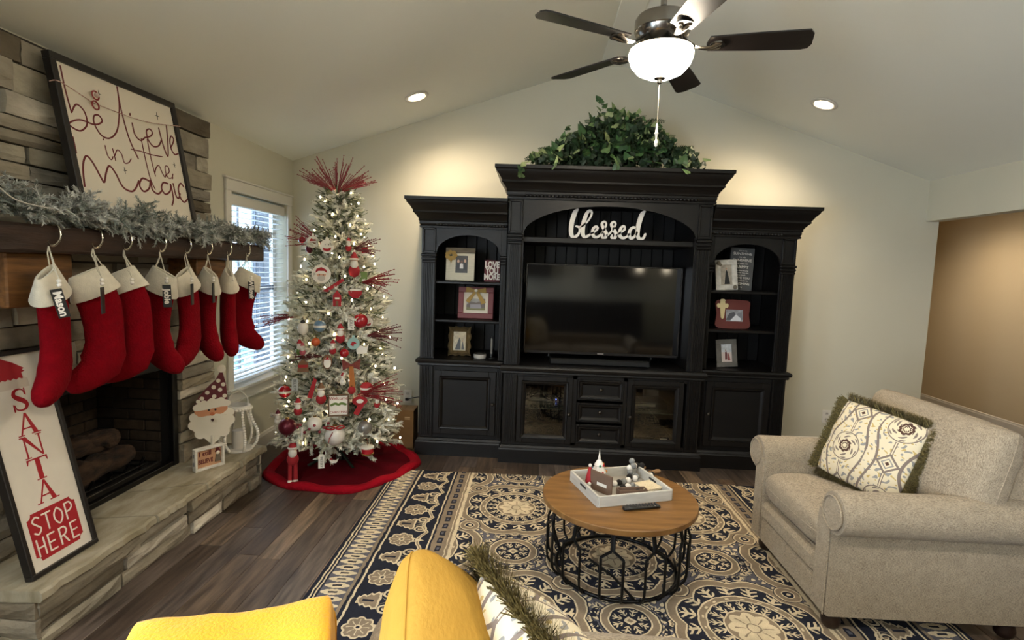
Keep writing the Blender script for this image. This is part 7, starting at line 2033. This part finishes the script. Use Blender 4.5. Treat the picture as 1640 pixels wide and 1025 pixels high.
def cushion(W, D, H, name, m, parent, nx=20, ny=20, crown=0.35, power=4.0, piping=True, seed=0, wrinkle=0.004, rnd_=0.035):
    """soft box: W x D footprint (x,y), thickness H about z=0"""
    mb = MB()
    def side(sg):
        def f(u_, v_):
            a, b = u_ * 2 - 1, v_ * 2 - 1
            # rounded-corner footprint
            e = (1 - abs(a) ** power) * (1 - abs(b) ** power)
            h = H / 2 * ((1 - crown) * max(0, e) ** 0.22 + crown * max(0, e) ** 0.8)
            sh = 1 - rnd_ * (abs(a) ** 4) * (abs(b) ** 4)
            pin = 1 - 0.02 * (1 - abs(b) ** 2) * 0
            n_ = wrinkle * noise.noise((a * 3 + seed, b * 3, sg)) * (e > 0.02)
            return (a * W / 2 * sh * pin, b * D / 2 * sh, sg * (h + n_))
        return f
    def remap(f):
        def g2(u_, v_):
            s3 = lambda t: 0.5 + 0.5 * math.copysign(1 - (1 - abs(2 * t - 1)) ** 1.8, 2 * t - 1)
            return f(s3(u_), s3(v_))
        return g2
    mb.grid(nx, ny, remap(side(1))); mb.grid(nx, ny, remap(side(-1)))
    me = mb.mesh(name, m, 178)
    bm = bmesh.new(); bm.from_mesh(me); bmesh.ops.remove_doubles(bm, verts=bm.verts, dist=0.0004); bmesh.ops.recalc_face_normals(bm, faces=bm.faces); bm.to_mesh(me); bm.free()
    me.polygons.foreach_set('use_smooth', [True] * len(me.polygons))
    o = put(name, me, parent)
    if piping:
        P = []
        for k in range(64):
            t = 4 * k / 64; e = int(t); q = t - e; a, b = [(-1 + 2 * q, -1), (1, -1 + 2 * q), (1 - 2 * q, 1), (-1, 1 - 2 * q)][e]
            sh = 1 - rnd_ * (abs(a) ** 4) * (abs(b) ** 4); P.append((a * W / 2 * sh, b * D / 2 * sh, 0))
        MB().tube(P, 0.0035, 6, closed=True).build('piping', m, o, 60)
    return o
def arm_mesh(xi, xo, depth, rc, rr, z0):
    """rolled arm, extruded along y; xi inner, xo outer body faces, roll centre rc=(x,z)"""
    sg = 1 if xo > xi else -1
    prof = [(xo, z0), (xi, z0), (xi, rc[1] - rr * 0.2)]
    a0, a1 = (math.pi + 0.25, -math.pi / 2 - 0.5)
    n = 18
    for k in range(n + 1):
        a = a0 + (a1 - a0) * k / n; prof.append((rc[0] + sg * rr * math.cos(a), rc[1] + rr * math.sin(a)))
    prof.append((xo, rc[1] - rr * 0.95))
    return prof
def rings_y(prof, ys_, bev=0.012):
    cx = sum(p[0] for p in prof) / len(prof); cz = sum(p[1] for p in prof) / len(prof); out = []
    for i, (y, s_) in enumerate(ys_):
        out.append([(cx + (x - cx) * s_, y, cz + (z - cz) * s_) for x, z in prof])
    return out
# armchair: local x = world -y, local y = world x
ac = thing('armchair', 'beige tweed rolled-arm armchair on dark round feet', 'armchair', (1.30, 2.61, 0.0105), rotz=-PI / 2)
# 0.0 at front; width +-0.385
Dp = 0.87
b_ = MB(); b_.bev(-0.375, 0.375, 0.02, Dp, 0.075, 0.30, 0.015); b_.build('base', twd, ac)
MB().bev(-0.275, 0.275, -0.004, 0.04, 0.075, 0.205, 0.012).build('front_rail', twd, ac)
MB().bev(-0.275, 0.275, -0.012, 0.04, 0.208, 0.30, 0.018).build('front_rail', twd, ac)
for sg in (-1, 1):
    pr = arm_mesh(sg * 0.272, sg * 0.382, Dp, (sg * 0.385, 0.540 + (0.0)), 0.092, 0.075)
    pr = [(x, z) for x, z in pr]
    # the roll overhangs outside of the body
    MB().loft(rings_y(pr, [(0.0, 0.97), (0.006, 0.99), (0.018, 1.0), (0.45, 1.0), (Dp - 0.02, 0.99), (Dp, 0.96)])).build('arm', twd, ac, 50)
    fp_ = [(sg * 0.285, 0.09), (sg * 0.372, 0.09), (sg * 0.372, 0.45)] + [(sg * 0.388 + 0.068 * math.cos(a_) * sg, 0.542 + 0.068 * math.sin(a_)) for a_ in [(-1.9 + 4.9 * k / 18) for k in range(19)]] + [(sg * 0.285, 0.50)]
    MB().prism(fp_, ((0, -0.008, 0), (1, 0, 0), (0, 0, 1), (0, 1, 0)), 0, 0.014).build('arm_front_panel', twd, ac, 40)
    cir = [(sg * 0.388 + 0.07 * math.cos(2 * PI * k / 30), -0.010, 0.542 + 0.07 * math.sin(2 * PI * k / 30)) for k in range(30)]
    MB().tube(cir, 0.004, 6, closed=True).build('piping', twd, ac, 60)
    MB().tube([(sg * 0.374, -0.004, 0.08), (sg * 0.374, -0.004, 0.46)], 0.004, 6).build('piping', twd, ac, 60)
sc1 = cushion(0.555, 0.66, 0.175, 'seat_cushion', twd, ac, crown=0.22, power=10); sc1.location = (0, 0.32, 0.395)
# back frame and loose back cushion
bkf = MB(); bkf.loft([[(x, y + 0.04 * (z - 0.3), z) for x, y, z in ((-0.37, 0.70, zz_), (0.37, 0.70, zz_), (0.37, 0.86, zz_), (-0.37, 0.86, zz_))] for zz_ in (0.08, 0.5, 0.80, 0.83)]); bkf.build('back_frame', twd, ac)
bc = cushion(0.86, 0.46, 0.24, 'back_cushion', twd, ac, crown=0.5, power=5, seed=3, wrinkle=0.012); bc.location = (-0.01, 0.64, 0.70); bc.rotation_euler = (math.radians(76), 0, math.radians(0))
for sx_ in (-0.33, 0.33):
    for sy_ in (0.06, 0.80):
        MB().lathe([(0, 0), (0.026, 0), (0.036, 0.012), (0.040, 0.035), (0.034, 0.055), (0.036, 0.078), (0, 0.078)], 20, (sx_, sy_, 0)).build('foot', foot_m, ac, 50)

# patterned pillows
pmat = bpy.data.materials.new('medallion_print'); pmat.use_nodes = True
nt = pmat.node_tree; E.nt = nt; pb = nt.nodes['Principled BSDF']; pb.inputs['Roughness'].default_value = 0.9; pb.inputs['Specular IOR Level'].default_value = 0.2
tc = nt.nodes.new('ShaderNodeTexCoord'); sp_ = nt.nodes.new('ShaderNodeSeparateXYZ'); nt.links.new(tc.outputs['Object'], sp_.inputs[0])
X = (E(sp_.outputs[0]) + 0.075) * 0.80; Y = (E(sp_.outputs[1]) + 0.03) * 0.80
CRM, TPE, BRN, YLW, GR2 = lin('#d9ccae'), lin('#7d7068'), lin('#513a32'), lin('#bda46a'), lin('#8e8c88')
PX, PY = 0.165, 0.30
row = ernd(X / PX); sh = E.op('MODULO', E.op('ABSOLUTE', row), 2.0) * (PY / 2)
lx = X - row * PX; yy = Y + sh; ly = yy - ernd(yy / PY) * PY
r = ehyp(lx, ly); th = E.op('ARCTAN2', ly, lx)
wob = esin(yy * (2 * PI / PY)) 
c = mixc((esin(X * 100 + esin(Y * 150) * 1.8) * esin(Y * 84 + esin(X * 120) * 1.8)) > 0.78, CRM, YLW)
c = mixc((esin(X * 78 + esin(Y * 130) * 2.0 + 1.2) * esin(Y * 90 + esin(X * 110 + 1.0) * 2.0)) > 0.66, c, GR2)
wl_ = eabs(eabs(lx) - (0.062 + ecos(ly * (2 * PI / PY)) * 0.020))
c = mixc(wl_ < 0.0045, c, TPE)
# diamonds half way between the medallions
dy = eabs(ly) - PY / 2; dm = eabs(lx) + eabs(dy)
c = mixc((eabs(lx) < 0.005) * (eabs(ly) > 0.06), c, TPE); c = mixc((eabs(lx) < 0.002) * (eabs(ly) > 0.06), c, CRM)
c = mixc(dm < 0.040, c, TPE); c = mixc(dm < 0.030, c, CRM); c = mixc(dm < 0.022, c, GR2); c = mixc(dm < 0.016, c, CRM); c = mixc(dm < 0.008, c, BRN)
c = mixc(r < 0.058, c, TPE); c = mixc(r < 0.054, c, CRM)
curl = esin(th * 6 + r * 260) * esin(r * 210)
c = mixc((curl > 0.35) * between(r, 0.024, 0.052), c, TPE)
fr6 = r - eabs(ecos(th * 4)) * 0.004
c = mixc(fr6 < 0.022, c, BRN); c = mixc(fr6 < 0.013, c, CRM); c = mixc(fr6 < 0.010, c, BRN); c = mixc(fr6 < 0.006, c, CRM)
nt.links.new(c.v, pb.inputs['Base Color'])
wn = nt.nodes.new('ShaderNodeTexNoise'); wn.inputs['Scale'].default_value = 500; nt.links.new(tc.outputs['Object'], wn.inputs[0]); bp = nt.nodes.new('ShaderNodeBump'); bp.inputs['Strength'].default_value = 0.25; bp.inputs['Distance'].default_value = 0.002
nt.links.new(wn.outputs['Fac'], bp.inputs['Height']); nt.links.new(bp.outputs[0], pb.inputs['Normal'])
fri = mat('olive_fringe', '#8a7b4a', rough=0.95, vcol='#4a4224', var=1.0, vscale=120)
def fringe(parent, W, D, L, g, nstr=1500, name='fringe'):
    mb = MB()
    for i in range(nstr):
        t = 4 * i / nstr; e = int(t); q = t - e; a, b = [(-1 + 2 * q, -1), (1, -1 + 2 * q), (1 - 2 * q, 1), (-1, 1 - 2 * q)][e]
        n_ = Vector([(0, -1, 0), (1, 0, 0), (0, 1, 0), (-1, 0, 0)][e]); p = Vector((a * W / 2 * 0.985, b * D / 2 * 0.985, g.uniform(-.006, .006)))
        d = (n_ + Vector((g.uniform(-.45, .45), g.uniform(-.45, .45), g.uniform(-.75, .75)))).normalized(); s_ = d.orthogonal().normalized() * 0.0016
        l = L * g.uniform(0.7, 1.1)
        mb.add([p - s_, p + s_, p + d * l + s_ * 0.8, p + d * l - s_ * 0.8], [(0, 1, 2, 3)])
    return stuff(mb.build(name, fri, parent))
gp = random.Random(4)
def pillow(name, lbl, W, D, H, m, M_, fr=True, pip=False, seed=0, rc_=0.05, FL=0.046):
    t = thing(name, lbl, 'pillow'); t.matrix_world = M_
    cushion(W, D, H, 'cover', m, t, nx=24, ny=24, crown=0.75, power=2.6, piping=pip, seed=seed, wrinkle=0.008, rnd_=rc_)
    if fr: fringe(t, W, D, FL, gp, 6500)
    return t
def frame_m(c, xd, yd):
    x = Vector(xd).normalized(); y = Vector(yd); y = (y - x * y.dot(x)).normalized(); z = x.cross(y)
    M_ = Matrix((x, y, z)).transposed().to_4x4(); M_.translation = Vector(c); return M_
pillow('fringed_pillow', 'cream medallion print pillow with olive fringe standing on the armchair', 0.42, 0.40, 0.15, pmat, frame_m((1.705, 2.668, 0.692), (0.40, -0.90, -0.10), (0.34, 0.12, 0.93)))

# sofa in the foreground (mostly below the frame)
so = thing('sofa', 'beige tweed sofa at the bottom edge holding the two pillows', 'sofa', (0.575, 1.16, 0.0105), rotz=PI)
MB().bev(-0.92, 0.92, -0.36, 0.46, 0.075, 0.30, 0.015).build('base', twd, so)
for sg, nm in ((1, 'arm'), (-1, 'arm')):
    pr = arm_mesh(sg * 0.80, sg * 0.92, 0, (sg * 0.885, 0.50), 0.092, 0.075)
    MB().loft(rings_y(pr, [(-0.22, 0.94), (-0.205, 0.985), (-0.19, 1.0), (0.2, 1.0), (0.46, 1.0)])).build('arm', twd, so, 50)
for k in range(2):
    q = cushion(0.795, 0.70, 0.16, 'seat_cushion', twd, so, crown=0.22, power=10); q.location = (-0.40 + 0.80 * k, -0.02, 0.385)
MB().bev(-0.80, 0.80, 0.34, 0.46, 0.3, 0.60, 0.03).build('back_frame', twd, so)
for sx_ in (-0.84, 0.84):
    for sy_ in (-0.30, 0.40):
        MB().lathe([(0, 0), (0.026, 0), (0.036, 0.012), (0.040, 0.035), (0.034, 0.055), (0.036, 0.078), (0, 0.078)], 20, (sx_, sy_, 0)).build('foot', foot_m, so, 50)
mus = mat('mustard_linen', '#b68c3a', rough=0.95, bump=0.3, bscale=40, var=0.10, vscale=14, spec=0.2, stretch=(1, 3, 1))
py = pillow('mustard_pillow', 'mustard yellow linen pillow leaning on the sofa arm', 0.46, 0.43, 0.27, mus, frame_m((-0.135, 1.04, 0.665), (0.20, -0.97, -0.10), (-0.48, 0.0, 0.88)), fr=False, pip=True, seed=5, rc_=0.14)
pp = pillow('fringed_pillow', 'cream medallion print pillow with olive fringe in the foreground beside the mustard one', 0.46, 0.44, 0.27, pmat, frame_m((0.060, 1.01, 0.630), (0.55, -0.83, -0.10), (-0.26, -0.05, 0.97)), seed=9, rc_=0.10, FL=0.056)
# chair back with the yellow blanket on the left
c2 = thing('upholstered_ottoman', 'beige upholstered ottoman hidden under the bright yellow blanket', 'ottoman', (-0.625, 1.01, 0.0105), rotz=0.35)
MB().bev(-0.19, 0.19, -0.18, 0.18, 0.06, 0.64, 0.04).build('body', twd, c2)
for sx_ in (-0.17, 0.17):
    for sy_ in (-0.15, 0.15):
        MB().cyl((sx_, sy_, 0), (sx_, sy_, 0.065), 0.02, 0.026, 12).build('foot', foot_m, c2)
bkt = thing('yellow_blanket', 'bright yellow plush blanket draped at the bottom left', 'blanket', (-0.625, 1.01, 0.66), rotz=0.35)
plush = mat('yellow_plush', '#ecae18', rough=1.0, bump=0.4, bscale=120, sheen=0.2, vcol='#d59a08', var=0.5, vscale=6)
def blk(u_, v_):
    a, b = u_ * 2 - 1, v_ * 2 - 1
    w, d = 0.215, 0.210
    x, y = a * 0.42, b * 0.40; z = 0.0
    # fold over the edges
    ox = max(0, abs(x) - w); oy = max(0, abs(y) - d); drop = ox + oy
    x = max(-w, min(w, x)) * (1 + 0.05 * min(1, drop / .1)); y = max(-d, min(d, y)) * (1 + 0.05 * min(1, drop / .1))
    n_ = 0.022 * noise.noise((u_ * 3.6, v_ * 2.2, 1.5)) + 0.006 * noise.noise((u_ * 9, v_ * 8, 4))
    rnd = 0.03 * max(0, abs(a) * 0.42 / w - 0.8) if drop <= 0 else 0.0
    return (x + n_, y + n_ * 0.6, 0.018 + n_ - drop * 0.92 - rnd)
mb = MB(); mb.grid(48, 48, blk); me_ = mb.mesh('plush', plush, 178); put('plush', me_, bkt).modifiers.new('thick', 'SOLIDIFY').thickness = 0.012
hem = [blk(i / 40, 1.0) for i in range(41)]
MB().tube(hem, 0.006, 6).build('hem', plush, bkt, 60)

# ============================================================ KITCHEN SIDE BEHIND THE VIEWER (seen only in the television glass)
for i, x in enumerate((2.27, 2.85)):
    t = thing('pendant_lamp', ['left glass pendant lamp over the kitchen behind the viewer', 'right glass pendant lamp over the kitchen behind the viewer'][i], 'lamp', (x, -2.9, 1.60))
    MB().cyl((0, 0, 0.12), (0, 0, 1.15 - 0.20 * i), 0.006, n=8).build('stem', nickel, t)
    MB().lathe([(0.02, 0.13), (0.03, 0.12), (0.075, 0.0), (0.07, -0.005), (0.0, -0.01)], 20).build('lamp_shade', mat('pendant_glass', '#fff1d8', emit=(1.0, 0.85, 0.62, 1), estr=8), t, 50)
kc = thing('kitchen_cabinets', 'dark run of kitchen cabinets on the rear wall behind the viewer', 'cabinet', (0.9, YR + 0.02, 0))
kcm = mat('kitchen_dark', '#2c2620', rough=0.5)
for k in range(6):
    xx = -1.5 + k * 0.5
    if k not in (2, 3):
        o = MB().bev(xx, xx + 0.49, 0, 0.33, 1.4, 2.1, 0.004).build('upper_cabinet', kcm, kc)
    o = MB().bev(xx, xx + 0.49, 0, 0.6, 0.1, 0.9, 0.004).build('base_cabinet', kcm, kc)
MB().bev(-1.5, 1.5, 0, 0.63, 0.9, 0.94, 0.005).build('countertop', mat('counter_stone', '#6d6760', rough=0.3), kc)
